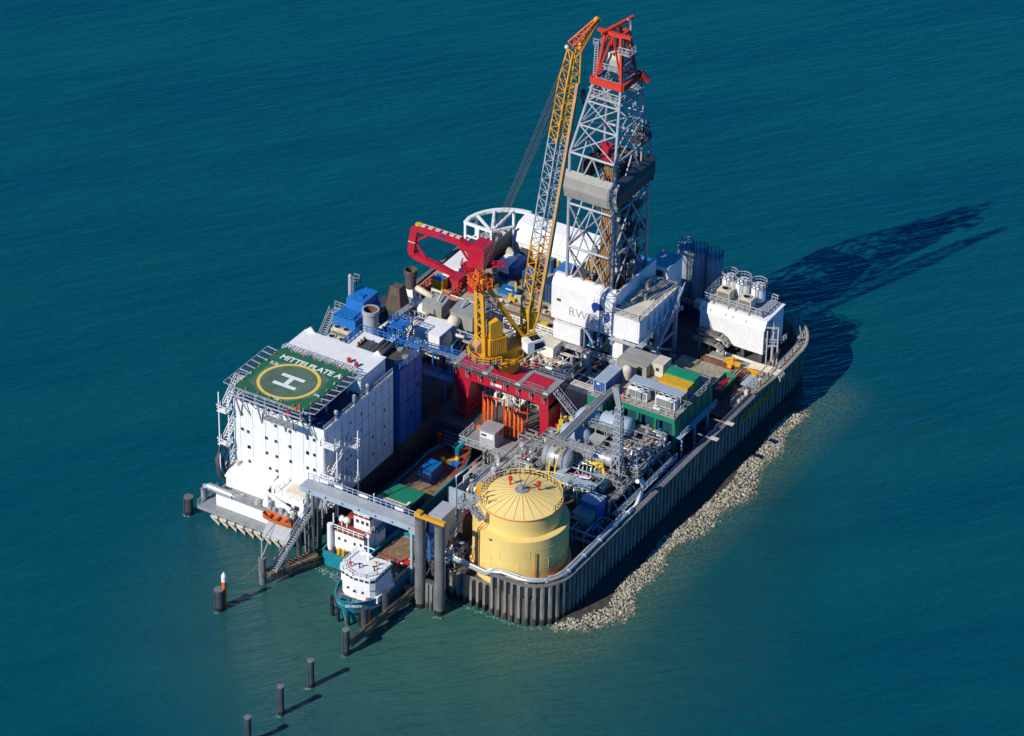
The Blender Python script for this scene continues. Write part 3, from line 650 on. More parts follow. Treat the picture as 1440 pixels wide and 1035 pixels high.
# ================================================================ utility area beside the accommodation block (blue modules, stacks, tanks)
M().prism([(-25.5, -36), (-6, -36), (-6, -30), (0, -28), (0, -20), (-10, -14), (-10, -2), (-25.5, -2)], 5.01, 7.6).build('utility_deck', 'dark_deck', label='dark steel deck under the blue utility modules and smoke stacks', cat='deck')
T = thing('utility_block', 'dark blue windowless machinery block behind the accommodation block', 'building', (-3, -33.7, 5))
M().box(-6.8, -37.0, 4.2, .25, -30.3, 19.6).build('wall', 'blue', T); M().box(-6.7, -36.9, 19.604, .15, -30.4, 19.7).build('roof', 'dark_grey', T)
M().rail([(.15, -36.9, 19.7), (.15, -30.4, 19.7), (-6.6, -30.4, 19.7)], 1.2, 1.4, .07).build('railing', 'bright_blue', T)
sm_ = M()
for z in (8.6, 12.6, 16.3): sm_.box(.25, -37, z, .31, -30.3, z+.1)
for y in (-34.6, -32.4): sm_.box(.25, y, 5, .3, y+.08, 19.6)
sm_.build('panel_joint', 'navy', T)
for z, y in ((9.7, -33.6), (14, -31.4)): M().box(.25, y-.4, z-.4, .33, y+.4, z+.4).build('vent', 'navy', T)
for x, y in ((-1.2, -33.0), (-1.4, -35.3), (-3.2, -31.5)): M().lathe([(.55, 0), (.55, .3), (.35, .34), (.01, .3)], (x, y, 19.7), 14).build('roof_fan', 'steel', T)
T = thing('exhaust_silencer', 'row of black ribbed exhaust silencers on the dark blue block roof', 'silencer', (-5.4, -34, 19.7))
for i in range(3): M().hcyl((-6.2+i*.85, -36.2, 20.5), (-6.2+i*.85, -31.6, 20.5), .42, 12).build('drum', 'dark_grey', T)
M().box(-6.6, -36.6, 19.7, -3.9, -36.3, 20.3).box(-6.6, -31.6, 19.7, -3.9, -31.3, 20.3).build('cradle', 'cream', T)
T = thing('generator_block', 'blue machinery block with flat white roof and blue railings', 'building', (-10, -32, 5))
M().box(-13.0, -38.6, 5, -7.0, -28.6, 18.6).build('wall', 'blue', T); M().box(-12.9, -38.5, 18.6, -7.1, -28.7, 18.75).build('roof', 'paint_white', T)
M().rail([(-12.9, -38.4, 18.75), (-12.9, -28.7, 18.75), (-7.1, -28.7, 18.75)], 1.2, 1.2, .07).build('railing', 'bright_blue', T)
M().box(-13.1, -38.6, 17.7, -13.0, -28.6, 18.9).build('kerb', 'bright_blue', T)
T = thing('rooftop_engine', 'rusty rooftop exhaust unit with stub pipes on the flat white roof', 'machine', (-8.8, -33, 18.75))
M().box(-10.2, -34.6, 18.75, -7.8, -31.4, 19.5).build('body', 'dark_grey', T)
for i in range(3): M().tube((-10.0, -33.9+i*.9, 19.4), (-10.0, -33.9+i*.9, 20.2), .22, 8).build('stub_pipe', 'rusty', T)
M().bar((-10.4, -35.2, 19.6), (-7.2, -35.4, 19.2), .3).build('beam', 'white', T)
# mast pole
p = g(493, 452, 8)
T = thing('vent_mast', 'tall grey vent pole with a ring platform beside the bright blue module', 'mast', p)
M().tube(p, p+V((0, 0, 9.5)), .36, 10).build('pole', 'pale_steel', T); M().rail([p+V((.2, 0, 8.0)), p+V((1.3, 0, 8)), p+V((1.3, 1.2, 8)), p+V((.1, 1.2, 8))], 1.3, .8).ladder(p+V((.55, 0, 0)), p+V((.55, 0, 9)), (0, 1, 0), .4).build('ladder', 'galvanised', T)
M().tube(p+V((0, 0, 9.5)), p+V((0, 0, 9.8)), .36, 10, .1).build('cap', 'galvanised', T)
# bright blue module
T = thing('blue_module', 'bright blue two tier machinery module near the grey vent pole', 'machine', (-20.5, -12, 7.6))
M().box(-23.4, -17.2, 7.6, -18.8, -9.0, 12.4).build('lower_case', 'bright_blue', T); M().box(-23.0, -13.6, 12.4, -19.4, -8.8, 14.2).build('upper_case', 'bright_blue', T)
M().box(-21.4, -12.4, 14.2, -20.4, -11.2, 14.5).build('hatch', 'blue', T); M().box(-22.7, -16.6, 12.4, -19.6, -14.2, 12.55).build('hatch', 'blue', T)
M().rail([(-18.9, -17.1, 12.4), (-18.9, -13.8, 12.4)], 1.1, 1).rail([(-23.2, -17.1, 12.4), (-18.9, -17.1, 12.4)], 1.1, 1).build('railing', 'bright_blue', T)
for i in range(4): M().box(-18.8, -16.8+i*1.9, 8.2, -18.7, -15.6+i*1.9, 11.6).build('door', 'blue', T)
# grey funnel cylinder
p = V((-16.9, -19.6, 7.6))
T = thing('exhaust_funnel', 'fat open topped pale grey funnel beside the blue railings', 'funnel', p)
M().lathe([(1.35, 0), (1.35, 8.6), (1.55, 8.6), (1.55, 9.3), (1.25, 9.3), (1.25, 3)], p, 24, smooth=False).build('barrel', 'pale_steel', T); M().lathe([(1.24, 9.2), (1.24, 5), (.01, 5)], p, 20).build('lining', 'rusty', T)
# square tapered chimney
p = V((-18.6, -8.4, 7.6))
def frustum(mb, c, a0, b0, z0, a1, b1, z1):
    o = [(c.x+sx*a/2, c.y+sy*b_/2, c.z+z) for a, b_, z in ((a0, b0, z0), (a1, b1, z1)) for sx, sy in ((-1, -1), (1, -1), (1, 1), (-1, 1))]
    return mb.add(o, [(0, 3, 2, 1), (4, 5, 6, 7), (0, 1, 5, 4), (1, 2, 6, 5), (2, 3, 7, 6), (3, 0, 4, 7)])
T = thing('square_chimney', 'square tapering rust streaked chimney above the blue pipework', 'chimney', p)
frustum(M(), p, 3.0, 3.0, 0, 3.0, 3.0, 3.2).build('base', 'dark_grey', T); frustum(M(), p, 3.1, 3.1, 3.2, 1.8, 1.8, 7.6).build('hood', 'sooty', T)
rb = M()
for sx, sy in ((-1, -1), (1, -1), (1, 1), (-1, 1)): rb.bar(p+V((sx*1.56, sy*1.56, 3.2)), p+V((sx*.92, sy*.92, 7.65)), .14)
for t in (.3, .65): rb.bar(p+V((-1.55+t*.65, -1.58+t*.65, 3.2+4.4*t)), p+V((1.55-t*.65, -1.58+t*.65, 3.2+4.4*t)), .09)
rb.box(p.x-.95, p.y-.95, p.z+7.6, p.x+.95, p.y-.78, p.z+7.8).box(p.x+.78, p.y-.77, p.z+7.6, p.x+.95, p.y+.95, p.z+7.8).build('rib', 'rusty', T)
p = V((-20.4, -1.2, 7.6))
T = thing('round_chimney', 'round brown chimney rising from a boxy white shoulder', 'chimney', p)
frustum(M(), p, 1.8, 1.8, -2, 2.4, 2.4, 1.8).build('duct', 'steel', T); frustum(M(), p, 2.4, 2.4, 1.8, 1.7, 1.7, 3.0).build('shoulder', 'white', T)
M().lathe([(.95, 3.0), (.95, 5.6), (1.2, 5.7), (1.2, 6.7), (1.0, 6.7), (1.0, 4), (.01, 4)], p, 18).build('flue', 'sooty', T)
# two fan coolers
def cooler(c, label, nx_, ny_, sx, sy, h, group, body='cream', rz=0):
    T = thing('fan_cooler', label, 'cooler', c, group)
    M().box(c[0]-sx/2, c[1]-sy/2, c[2]+.3, c[0]+sx/2, c[1]+sy/2, c[2]+h).build('case', body, T)
    sl_ = M(); k = int(h/.22)
    for i in range(k): z = c[2]+.45+i*(h-.7)/k; sl_.box(c[0]-sx/2+.15, c[1]-sy/2-.05, z, c[0]+sx/2-.15, c[1]-sy/2, z+.08)
    sl_.build('louvre', 'dark_grey', T)
    for i in range(nx_):
        for j in range(ny_):
            x = c[0]+(i+.5-nx_/2)*sx/nx_; y = c[1]+(j+.5-ny_/2)*sy/ny_; r = min(sx/nx_, sy/ny_)*.4
            fn = M().lathe([(r, 0), (r, .22), (r*.86, .22), (r*.86, .03)], (x, y, c[2]+h), 14).build('fan', body, T)
            bl = M().lathe([(r*.86, .05), (.01, .05)], (x, y, c[2]+h), 12)
            for a in range(4): t = a*math.pi/4; bl.bar((x-r*.8*math.cos(t), y-r*.8*math.sin(t), c[2]+h+.12), (x+r*.8*math.cos(t), y+r*.8*math.sin(t), c[2]+h+.12), .1, .03)
            bl.build('fan_blade', 'black', fn)
    lg = M()
    for sx_ in (-1, 1):
        for sy_ in (-1, 1): lg.box(c[0]+sx_*(sx/2-.15)-.07, c[1]+sy_*(sy/2-.15)-.07, c[2], c[0]+sx_*(sx/2-.15)+.07, c[1]+sy_*(sy/2-.15)+.07, c[2]+.3)
    lg.build('foot', 'steel', T); return T
q = g(476, 478, 10); q2 = g(486, 462, 10)
cooler((q.x, q.y-1.2, 8.6), 'beige four fan cooler closest to the white accommodation roof', 2, 2, 4.2, 3.4, 1.9, 'fan coolers by the white roof', 'cream')
cooler((q2.x, q2.y-1, 8.6), 'beige two fan cooler between the grey vent pole and the four fan cooler', 2, 1, 3.6, 1.9, 1.9, 'fan coolers by the white roof', 'cream')
a, b_ = g(452, 477, 8), g(468, 438, 11)
T = thing('access_stair', 'straight open stair climbing the far left edge to a small landing', 'staircase', a)
M().stairs(a, b_, (1, .2, 0), 1.2).build('flight', 'galvanised', T)
M().box(b_.x-.6, b_.y-.2, b_.z-.15, b_.x+3.6, b_.y+1.6, b_.z).rail([(b_.x-.6, b_.y+1.6, b_.z), (b_.x+3.6, b_.y+1.6, b_.z), (b_.x+3.6, b_.y-.2, b_.z)], 1.1, 1.2).build('landing', 'galvanised', T)
for x in (b_.x-.4, b_.x+3.4): M().bar((x, b_.y+.7, 5), (x, b_.y+.7, b_.z), .2).build('post', 'galvanised', T)
p = g(482, 453, 8.6); M().lathe([(.55, 0), (.6, .7), (.3, 1.1), (.01, 1.2)], p, 12).build('fire_hose_reel', 'bright_red', label='red hose reel housing by the foot of the grey vent pole', cat='hose reel')
p = g(463, 484, 8); M().cbox(p, 2.6, 1.4, 1.3).cbox(p+V((2.6, 0, 0)), 1.8, 1.2, .9).build('pump_set', 'bright_blue', label='small bright blue pump set half hidden behind the accommodation roof edge', cat='pump')
# blue lattice tower with walkway
T = thing('blue_pipe_tower', 'bright blue square lattice pipe tower beside the cream tank', 'tower', (-4.0, -24.6, 7.6))
c0 = V((-4.6, -24.8, 0)); s = 1.5
M().truss([c0+V((-s, -s, 7.6)), c0+V((s, -s, 7.6)), c0+V((s, s, 7.6)), c0+V((-s, s, 7.6))], [c0+V((-s, -s, 16)), c0+V((s, -s, 16)), c0+V((s, s, 16)), c0+V((-s, s, 16))], 4, .13, .08).build('frame', 'bright_blue', T)
M().box(c0.x-s, c0.y-s, 15.9, c0.x+s, c0.y+s, 16.0).rail([c0+V((-s, -s, 16)), c0+V((s, -s, 16)), c0+V((s, s, 16)), c0+V((-s, s, 16)), c0+V((-s, -s, 16))], 1.1, 1).build('top_platform', 'bright_blue', T)
for i in range(4): M().path([c0+V((-.9+i*.6, .3*(i % 2), 7.6)), c0+V((-.9+i*.6, .3*(i % 2), 15)), c0+V((-.9+i*.6, -1.9, 15.2))], .14).build('pipe', 'blue', T)
a, b_ = g(548, 450, 14), g(577, 430, 14)
T = thing('cross_walkway', 'grey grated walkway crossing above the blue pipework', 'walkway', (a.x, a.y, 13.8))
M().bar(a, b_, 1.2, .2).build('grating', 'galvanised', T)
M().rail([a+V((.5, .2, 0)), b_+V((.5, .2, 0))], 1.0, 1.6).build('railing', 'galvanised', T)
for t in (.1, .5, .9): p = a.lerp(b_, t); M().tube((p.x, p.y, 7.6), p, .16, 7).build('post', 'pale_steel', T)
def walkway(name, label, a, b_, wd=1.1, mt='galvanised', z0=5.0, posts=3, rails=True, pm=None):
    a, b_ = V(a), V(b_); d = (b_-a).normalized(); s = V((0, 0, 1)).cross(d)*(wd/2)
    T = thing(name, label, 'walkway', (a+b_)/2)
    M().bar(a, b_, wd, .16).build('grating', mt, T)
    if rails: M().rail([a+s, b_+s], 1.05, 1.6).rail([a-s, b_-s], 1.05, 1.6).build('railing', pm or mt, T)
    for i in range(posts): p = a.lerp(b_, (i+.5)/posts); M().bar((p.x, p.y, z0), (p.x, p.y, p.z-.08), .2).build('post', pm or mt, T)
    return T
walkway('blue_walkway', 'bright blue railed walkway leading to the red portal beam', (-8.9, -20.6, 13.2), (1.6, -20.4, 13.6), 1.3, 'steel', 5, 3, True, 'bright_blue')
walkway('blue_walkway', 'bright blue railed walkway along the harbour edge under the cream tank', (-8.4, -23.0, 10.4), (2.0, -22.6, 10.4), 1.2, 'steel', 5, 3, True, 'bright_blue')
# cream tank
T = thing('cream_tank', 'large cream horizontal tank with dished left end and banded white casing', 'tank', (-1.5, -21.2, 8.2))
M().hcyl((-4.8, -20.6, 11.0), (2.2, -20.2, 11.0), 2.15, 24).build('shell', 'cream', T)
M().box(-2.6, -22.9, 8.8, 2.4, -18.2, 13.35).build('casing', 'white', T); M().box(2.4, -22.8, 8.8, 2.47, -18.3, 13.2).build('end_plate', 'blue', T)
bd = M()
for i in range(4): x = -4.4+i*.9; bd.lathe([(2.17, 0), (2.22, 0), (2.22, .12), (2.17, .12)], (0, 0, 0), 24)
bd = M()
for i in range(3):
    x = -4.5+i*.8
    for k in range(20): t0, t1 = 2*math.pi*k/20, 2*math.pi*(k+1)/20; bd.bar((x, -20.6+2.18*math.cos(t0), 11+2.18*math.sin(t0)), (x, -20.6+2.18*math.cos(t1), 11+2.18*math.sin(t1)), .12)
bd.build('band', 'steel', T)
for x in (-4, 1): M().box(x, -22.2, 5, x+.5, -18.9, 9.2).build('saddle', 'steel', T)
# ducts and silencers behind the cream tank
T = thing('air_intake_duct', 'boxy grey air duct with sloping hood, left of the pair behind the cream tank', 'duct', (-3.8, -12.6, 9), 'grey ducts behind the cream tank')
M().box(-7.2, -15.0, 9.8, -3.2, -12.2, 12.3).build('case', 'container_grey', T); M().extrude([(-15.0, 12.3), (-12.2, 12.3), (-12.2, 13.0)], 'x', -7.2, -3.2).build('hood', 'steel', T); M().path([(-6.6, -12.6, 13), (-6.6, -12.6, 13.8), (-4.4, -12.8, 13.9), (-4.2, -14.6, 13.2)], .2, 7).build('roof_pipe', 'cream', T); M().tube((-6.6, -14.8, 10.2), (-6.6, -16, 8), .7, 10).tube((-5.2, -14.8, 10.2), (-5.2, -16, 8), .7, 10).build('duct_leg', 'cream', T)
M().hcyl((-9.4, -13.4, 13.6), (-6.2, -13.2, 12.6), .55, 12).build('inlet_pipe', 'cream', T)
T = thing('air_intake_duct', 'boxy grey air duct with a round nozzle, right of the pair behind the cream tank', 'duct', (2, -12.6, 9), 'grey ducts behind the cream tank')
M().box(-1.4, -15.0, 9.4, 3.2, -11.4, 12.4).build('case', 'container_grey', T); M().extrude([(-15.2, 12.4), (-11.4, 12.4), (-11.4, 12.9)], 'x', -1.5, 3.3).build('hood', 'steel', T); M().path([(2.4, -12, 12.9), (2.4, -12, 13.8), (.4, -12.2, 14.0), (.2, -13.8, 12.9)], .18, 7).build('roof_pipe', 'pale_steel', T); M().hcyl((-.2, -15.2, 11.2), (-.2, -16.6, 10.4), 1.15, 16).build('nozzle', 'cream', T)
M().hcyl((-4.4, -17.2, 11.0), (-.8, -16.6, 11.0), .45, 10).build('silencer', 'cream', T)
for i, (px, py, r) in enumerate(((588, 427, 1.15), (597, 436, 1.1), (606, 432, .9))):
    p = g(px, py, 10)
    T = thing('pressure_vessel', ('round white pressure vessel on pipe legs, left of three', 'round white pressure vessel on pipe legs, middle of three', 'round white pressure vessel on pipe legs, right of three')[i], 'vessel', p-V((0, 0, 2)), 'white vessels beside the grey ducts')
    M().hcyl(p+V((-.8, 0, 0)), p+V((.8, .1, 0)), r, 16, .5).build('shell', 'white', T)
    lg = M()
    for a in (-.7, .7): lg.bar(p+V((a, -.4, -3)), p+V((a, -.3, -.5)), .18).bar(p+V((a, .5, -3)), p+V((a, .5, -.5)), .18)
    lg.build('leg', 'pale_steel', T)
# pipe rack frame in front of ducts
T = thing('pipe_rack', 'white steel frame with pipes between the cream tank and the grey ducts', 'pipe rack', (-1, -17, 7.6))
fr = M()
for x in (-7, -3.5, 0, 3.5, 6.6):
    for y in (-17.8, -15.9): fr.bar((x, y, 5), (x, y, 12.4 if y < -17 else 11.6), .2)
fr.bar((-7, -17.8, 10.4), (6.6, -17.8, 10.4), .22, .3).bar((-7, -15.9, 10.4), (6.6, -15.9, 10.4), .22, .3).bar((-7, -17.8, 12.3), (6.6, -17.8, 12.3), .18)
fr.build('frame', 'pale_steel', T)
M().box(-7, -17.7, 10.5, 6.6, -16, 10.58).build('grating', 'galvanised', T)
for i in range(4): M().path([(-8, -17.4+i*.4, 9.2+i*.25), (2+i, -17.4+i*.4, 9.2+i*.25), (2+i, -18.2, 9.0), (2+i, -18.6, 6)], .16).build('pipe', ('silver', 'pale_steel', 'cream', 'pale_steel')[i], T)
T = thing('blue_pipe_manifold', 'cluster of bright blue pipes and valves beside the cream tank end plate', 'pipework', (5.2, -21, 5))
for i in range(5): x = 3.4+i*.75; M().path([(x, -22.2+.3*(i % 2), 5), (x, -22.2+.3*(i % 2), 10+.6*(i % 3)), (x+.2, -20, 10.4+.6*(i % 3)), (x+.2, -17.5, 10.4)], .2).build('pipe', ('bright_blue', 'blue', 'bright_blue', 'pale_steel', 'blue')[i], T)
M().stairs((3.0, -23.6, 5.2), (3.0, -19.6, 10.4), (1, 0, 0), .9).build('stair', 'bright_red', T)
M().hcyl((5.6, -20.2, 11.6), (7.6, -20, 11.6), .32, 10).build('lamp', 'cream', T)

SH = {'cream_tank': (-7.5, 6.8), 'pipe_rack': (-7.5, 6.8), 'air_intake_duct': (-7.5, 8.5), 'air_intake_duct.001': (-7.5, 8.5), 'blue_pipe_tower': (-6.1, 5.0), 'blue_pipe_manifold': (-10.5, 8.5), 'blue_module': (-1.9, -1.5)}
for k, (dx, dy) in SH.items(): bpy.data.objects[k].location += V((dx, dy, 0))
# ================================================================ red portal, yellow crane, red crane, drilling rig
T = thing('gantry_portal', 'red portal beam on two legs spanning the harbour end under the yellow crane', 'gantry', (11.7, -21.5, 5))
M().extrude([(2.4, 11.6), (6, 12.4), (18, 12.4), (21.2, 11.6), (21.2, 15), (2.4, 15)], 'y', -23.6, -19.2).build('girder', 'red', T)
M().extrude([(19.6, 6.2), (21.2, 6.2), (21.2, 12.4), (19.0, 12.7), (19.4, 11.4)], 'y', -23.4, -19.4).build('leg', 'red', T)
M().extrude([(3.6, 6.2), (5.0, 6.2), (5.6, 11.2), (6.2, 12.8), (2.4, 12.4)], 'y', -23.4, -19.4).build('leg', 'red', T)
M().box(19.2, -24.2, 5.2, 21.5, -18.6, 6.2).build('foot', 'red', T); M().box(3.2, -24.2, 5.2, 5.4, -18.6, 6.2).build('foot', 'red', T)
M().box(1.6, -24.5, 14.8, 21.5, -23.6, 14.95).build('front_walkway', 'dark_grey', T)
M().box(2.3, -19.2, 14.8, 21.3, -18.4, 14.95).build('rear_walkway', 'steel', T)
for x0, x1 in ((2.2, 3.4), (8.6, 9.4), (15.0, 15.8), (20.2, 21.4)): M().box(x0, -23.6, 15.004, x1, -19.2, 15.12).build('cross_walkway', 'steel', T)
for x in (2.6, 8.9, 15.3, 20.8): M().box(x-.5, -24.0, 14.96, x+.5, -23.65, 15.1).build('kerb_plate', 'paint_white', T)
M().rail([(1.6, -24.45, 14.95), (21.5, -24.45, 14.95)], 1.0, 2.5, .04).rail([(2.3, -18.45, 14.95), (21.3, -18.45, 14.95)], 1.0, 2.5, .04).rail([(3.4, -23.3, 15.1), (8.6, -23.3, 15.1)], .8, 2.6, .03).rail([(15.8, -23.3, 15.1), (20.2, -23.3, 15.1)], .8, 2.2, .03).build('railing', 'steel', T)
for i in range(8): x = 3.0+i*2.5; M().bar((x, -24.4, 14.75), (x, -23.65, 13.4), .14).bar((x, -23.68, 14.75), (x, -23.68, 12.9), .16).bar((x, -24.45, 14.8), (x, -24.45, 13.5), .1).build('bracket', 'steel', T)
M().box(9.9, -23.68, 13.0, 12.1, -23.605, 13.5).build('name_plate', 'paint_white', T)
M().stairs((21.6, -22.0, 14.9), (25.2, -21.4, 10.8), (0, 1, 0), 1.2).box(25.0, -22.2, 10.65, 26.4, -20.6, 10.8).stairs((26.3, -21.4, 10.8), (28.8, -21.0, 8.4), (0, 1, 0), 1.2).build('access_stair', 'galvanised', T)
M().ladder((21.5, -19, 5.2), (21.5, -19, 12), (0, 1, 0), .7, .5, .07).build('ladder', 'bright_red', T)
# ---- yellow crane
cc = V((11.4, -20.4, 0)); az = R(30); fa = V((math.sin(az), math.cos(az), 0)); fb_ = V((math.cos(az), -math.sin(az), 0)); Z = V((0, 0, 1))
def K(a, b, z): return cc+fa*a+fb_*b+Z*(z+(1.2 if 17 < z < 20 else 0))
T = thing('pedestal_crane', 'tall yellow lattice boom crane standing on the red portal beam', 'crane', K(0, 0, 15))
M().lathe([(1.75, 15.0), (1.75, 15.5), (1.5, 16.6), (2.0, 17.3), (2.0, 17.6), (1.7, 17.8), (1.7, 19.2)], cc, 28).build('pedestal', 'crane_yellow', T)
M().lathe([(1.8, 17.3), (2.7, 17.32), (2.7, 17.45), (1.8, 17.46)], cc, 28).rail([cc+V((2.65*math.cos(t*.5236), 2.65*math.sin(t*.5236), 17.4)) for t in range(13)], 1.0, 1.6, .06).build('ring_walkway', 'crane_yellow', T)
def kbox(mb, a0, a1, b0, b1, z0, z1):
    o = [K(a, b, z) for z in (z0, z1) for a, b in ((a0, b0), (a0, b1), (a1, b1), (a1, b0))]
    return mb.add(o, [(0, 3, 2, 1), (4, 5, 6, 7), (0, 1, 5, 4), (1, 2, 6, 5), (2, 3, 7, 6), (3, 0, 4, 7)])
pl = M(); kbox(pl, -5.6, 4.2, -1.7, 1.7, 18.0, 18.7); kbox(pl, 2.2, 4.4, -1.7, -1.2, 18.7, 22.0); kbox(pl, 2.2, 4.4, 1.2, 1.7, 18.7, 22.0); pl.build('slew_platform', 'crane_yellow', T)
lo_ = M(); pts = [K(-3.2+2.5*0, -3.0, 18), K(-5.0, -2.8, 18), K(-6.6, -1.6, 18), K(-6.8, 0, 18), K(-6.6, 1.6, 18), K(-5.0, 2.8, 18), K(-3.2, 3.0, 18)]
for a, b in zip(pts, pts[1:]): lo_.bar(a-Z*.05, b-Z*.05, 1.0, .14)
lo_.build('rear_gallery', 'steel', T)
M().rail([p+(p-K(-3, 0, 18)).normalized()*.5 for p in pts], 1.1, 1.2, .09).build('gallery_railing', 'crane_yellow', T)
mh = M(); kbox(mh, -4.9, -1.7, .3, 2.3, 18.9, 23.2); mh.build('machine_house', 'crane_yellow', T)
rb = M()
for i in range(9): kbox(rb, -4.8+i*.37, -4.7+i*.37, 2.3, 2.36, 18.9, 23.3)
rb.build('house_rib', 'crane_yellow', T)
m2 = M(); o = [K(a, b, z) for b in (.5, 2.1) for a, z in ((-4.7, 23.4), (-2.3, 23.4), (-2.3, 25.8), (-3.2, 26.8), (-4.7, 26.4))]
m2.add(o, [(4, 3, 2, 1, 0), (5, 6, 7, 8, 9)]+[(i, (i+1) % 5, (i+1) % 5+5, i+5) for i in range(5)]).build('upper_house', 'crane_yellow', T)
for a, r in ((-5.3, .95), (-1.2, .9)): M().tube(K(a, -1.5, 19.7), K(a, .4, 19.7), r, 16).tube(K(a, -1.6, 19.7), K(a, -1.5, 19.7), r*1.25, 16).tube(K(a, .4, 19.7), K(a, .5, 19.7), r*1.25, 16).build('winch_drum', 'tan', T)
# A-frame
af = M(); apx = 34.9
for b in (-1.35, 1.35):
    af.bar(K(-5.4, b, 18.6), K(-5.9, b*.75, apx), .62, .5); af.bar(K(2.4, b, 21.0), K(-5.6, b*.75, apx-.2), .5, .5)
for t in (.18, .36, .54, .72, .9):
    p, q = K(-5.4, -1.35, 18.6).lerp(K(-5.9, -1.0, apx), t), K(-5.4, 1.35, 18.6).lerp(K(-5.9, 1.0, apx), t); af.bar(p, q, .22)
    r_, s_ = K(2.4, -1.35, 21).lerp(K(-5.6, -1.0, apx), t), K(2.4, 1.35, 21).lerp(K(-5.6, 1.0, apx), t); af.bar(r_, s_, .2)
    if t in (.18, .54, .9): af.bar(p, r_, .16).bar(q, s_, .16)
    if t < .8: af.bar(p, K(-5.4, 1.35, 18.6).lerp(K(-5.9, 1.0, apx), t+.18), .14)
af.build('mast_frame', 'crane_yellow', T)
M().ladder(K(-5.0, 0, 18.7), K(-5.4, 0, apx), fb_, .6, .5, .06).ladder(K(2.1, .2, 21.5), K(-5.0, .2, apx-.4), fb_, .6, .5, .06).build('ladder', 'galvanised', T)
for t, w_ in ((.34, 1.7), (.6, 1.5)):
    p = K(-5.4, 0, 18.6).lerp(K(-5.9, 0, apx), t); a = (p-cc).dot(fa)
    s_ = M(); kbox(s_, a+.3, a+2.6, -w_, w_, p.z-.1, p.z); s_.rail([K(a+.3, w_, p.z), K(a+2.6, w_, p.z), K(a+2.6, -w_, p.z)], 1.1, 1.2).build('service_platform', 'galvanised', T)
pt = M(); kbox(pt, -7.2, -4.2, -1.9, 1.9, apx-1.8, apx-1.6); pt.rail([K(-7.2, -1.9, apx-1.6), K(-7.2, 1.9, apx-1.6), K(-4.2, 1.9, apx-1.6), K(-4.2, -1.9, apx-1.6), K(-7.2, -1.9, apx-1.6)], 1.3, 1.0, .08)
pt.truss([K(-6.8, -1.2, apx-1.6), K(-6.8, 1.2, apx-1.6), K(-4.6, 1.2, apx-1.6), K(-4.6, -1.2, apx-1.6)], [K(-6.2, -.6, apx+1.2), K(-6.2, .6, apx+1.2), K(-5.2, .6, apx+1.2), K(-5.2, -.6, apx+1.2)], 2, .12, .08); pt.tube(K(-5.8, -.9, apx+.4), K(-5.8, .9, apx+.4), .5, 12); pt.build('mast_head', 'orange', T)
# cab
cb_ = M(); o = [K(a, b, z) for b in (1.5, 3.7) for a, z in ((1.6, 18.3), (4.2, 18.3), (5.2, 20.3), (4.6, 21.6), (1.6, 21.6))]
cb_.add(o, [(4, 3, 2, 1, 0), (5, 6, 7, 8, 9)]+[(i, (i+1) % 5, (i+1) % 5+5, i+5) for i in range(5)]); cab = cb_.build('cab', 'paint_white', T)
M().add([K(2.9, 3.72, 18.7), K(4.2, 3.72, 18.8), K(4.95, 3.72, 20.3), K(4.5, 3.72, 21.2), K(2.9, 3.72, 21.2)], [(0, 1, 2, 3, 4)]).add([K(4.30, 1.7, 18.45), K(4.30, 3.5, 18.45), K(5.2, 3.5, 20.2), K(5.2, 1.7, 20.2)], [(0, 1, 2, 3)]).add([K(2.6, 1.8, 21.63), K(4.4, 1.8, 21.63), K(4.4, 3.4, 21.63), K(2.6, 3.4, 21.63)], [(0, 1, 2, 3)]).build('cab_window', 'glass', cab)
M().bar(K(1.8, 3.4, 18.2), K(5.2, 3.4, 18.2), .2).bar(K(1.7, 1.5, 18.2), K(5.2, 1.5, 18.2), .2).build('cab_bumper', 'crane_yellow', T)
# boom
def ring(a, z, hw, hd, tilt):
    n_ = V((0, 0, 1))*math.sin(tilt)*-1; d1 = fa*math.cos(tilt)-Z*math.sin(tilt)
    c = K(a, 0, z); return [c+fb_*sx*hw+d1*sy*hd for sx, sy in ((-1, -1), (1, -1), (1, 1), (-1, 1))]
A0, Z0, A1, Z1 = 3.3, 20.6, 11.3, 73.2
tl = math.atan2(A1-A0, Z1-Z0)
def bp_(t): return A0+(A1-A0)*t, Z0+(Z1-Z0)*t
ts = [0, .1, .34, .70, .9, 1.0]
hw = [(1.25, .25), (1.28, 1.1), (1.28, 1.28), (1.28, 1.28), (1.2, 1.2), (.85, .75)]
RG = [ring(*bp_(t), *h_, tl) for t, h_ in zip(ts, hw)]
M().truss(RG[0], RG[1], 2, .2, .1, False).truss(RG[1], RG[2], 8, .17, .085, False).build('boom_foot', 'crane_yellow', T)
M().truss(RG[2], RG[3], 12, .15, .08, False).build('boom_middle', 'pale_steel', T)
M().truss(RG[3], RG[4], 7, .17, .085, False).truss(RG[4], RG[5], 3, .17, .085, False).build('boom_top', 'crane_yellow', T)
bpnl = M().add([RG[0][0]*.4+RG[1][0]*.6, RG[0][1]*.4+RG[1][1]*.6, RG[1][1], RG[1][0]], [(0, 1, 2, 3)]).add([RG[0][1].lerp(RG[1][1], .35), RG[0][2].lerp(RG[1][2], .35), RG[1][2], RG[1][1]], [(0, 1, 2, 3)]).build('boom_plate', 'crane_yellow', T)
wk = M(); a_, b__ = RG[1][1].lerp(RG[1][2], .8), RG[4][1].lerp(RG[4][2], .8)
wk.bar(a_+fb_*.25, b__+fb_*.25, .5, .34); wk.build('shade_chord', 'tan', T)  # tan bar colours in the shaded yellow of the right boom chord
tip = K(15.4, 0, 77.8); RT = [tip+fb_*sx*.25+V((0, 0, sz*.3)) for sx, sz in ((-1, 1), (1, 1), (1, -1), (-1, -1))]
RB = [RG[5][0], RG[5][1], RG[5][2], RG[5][3]]
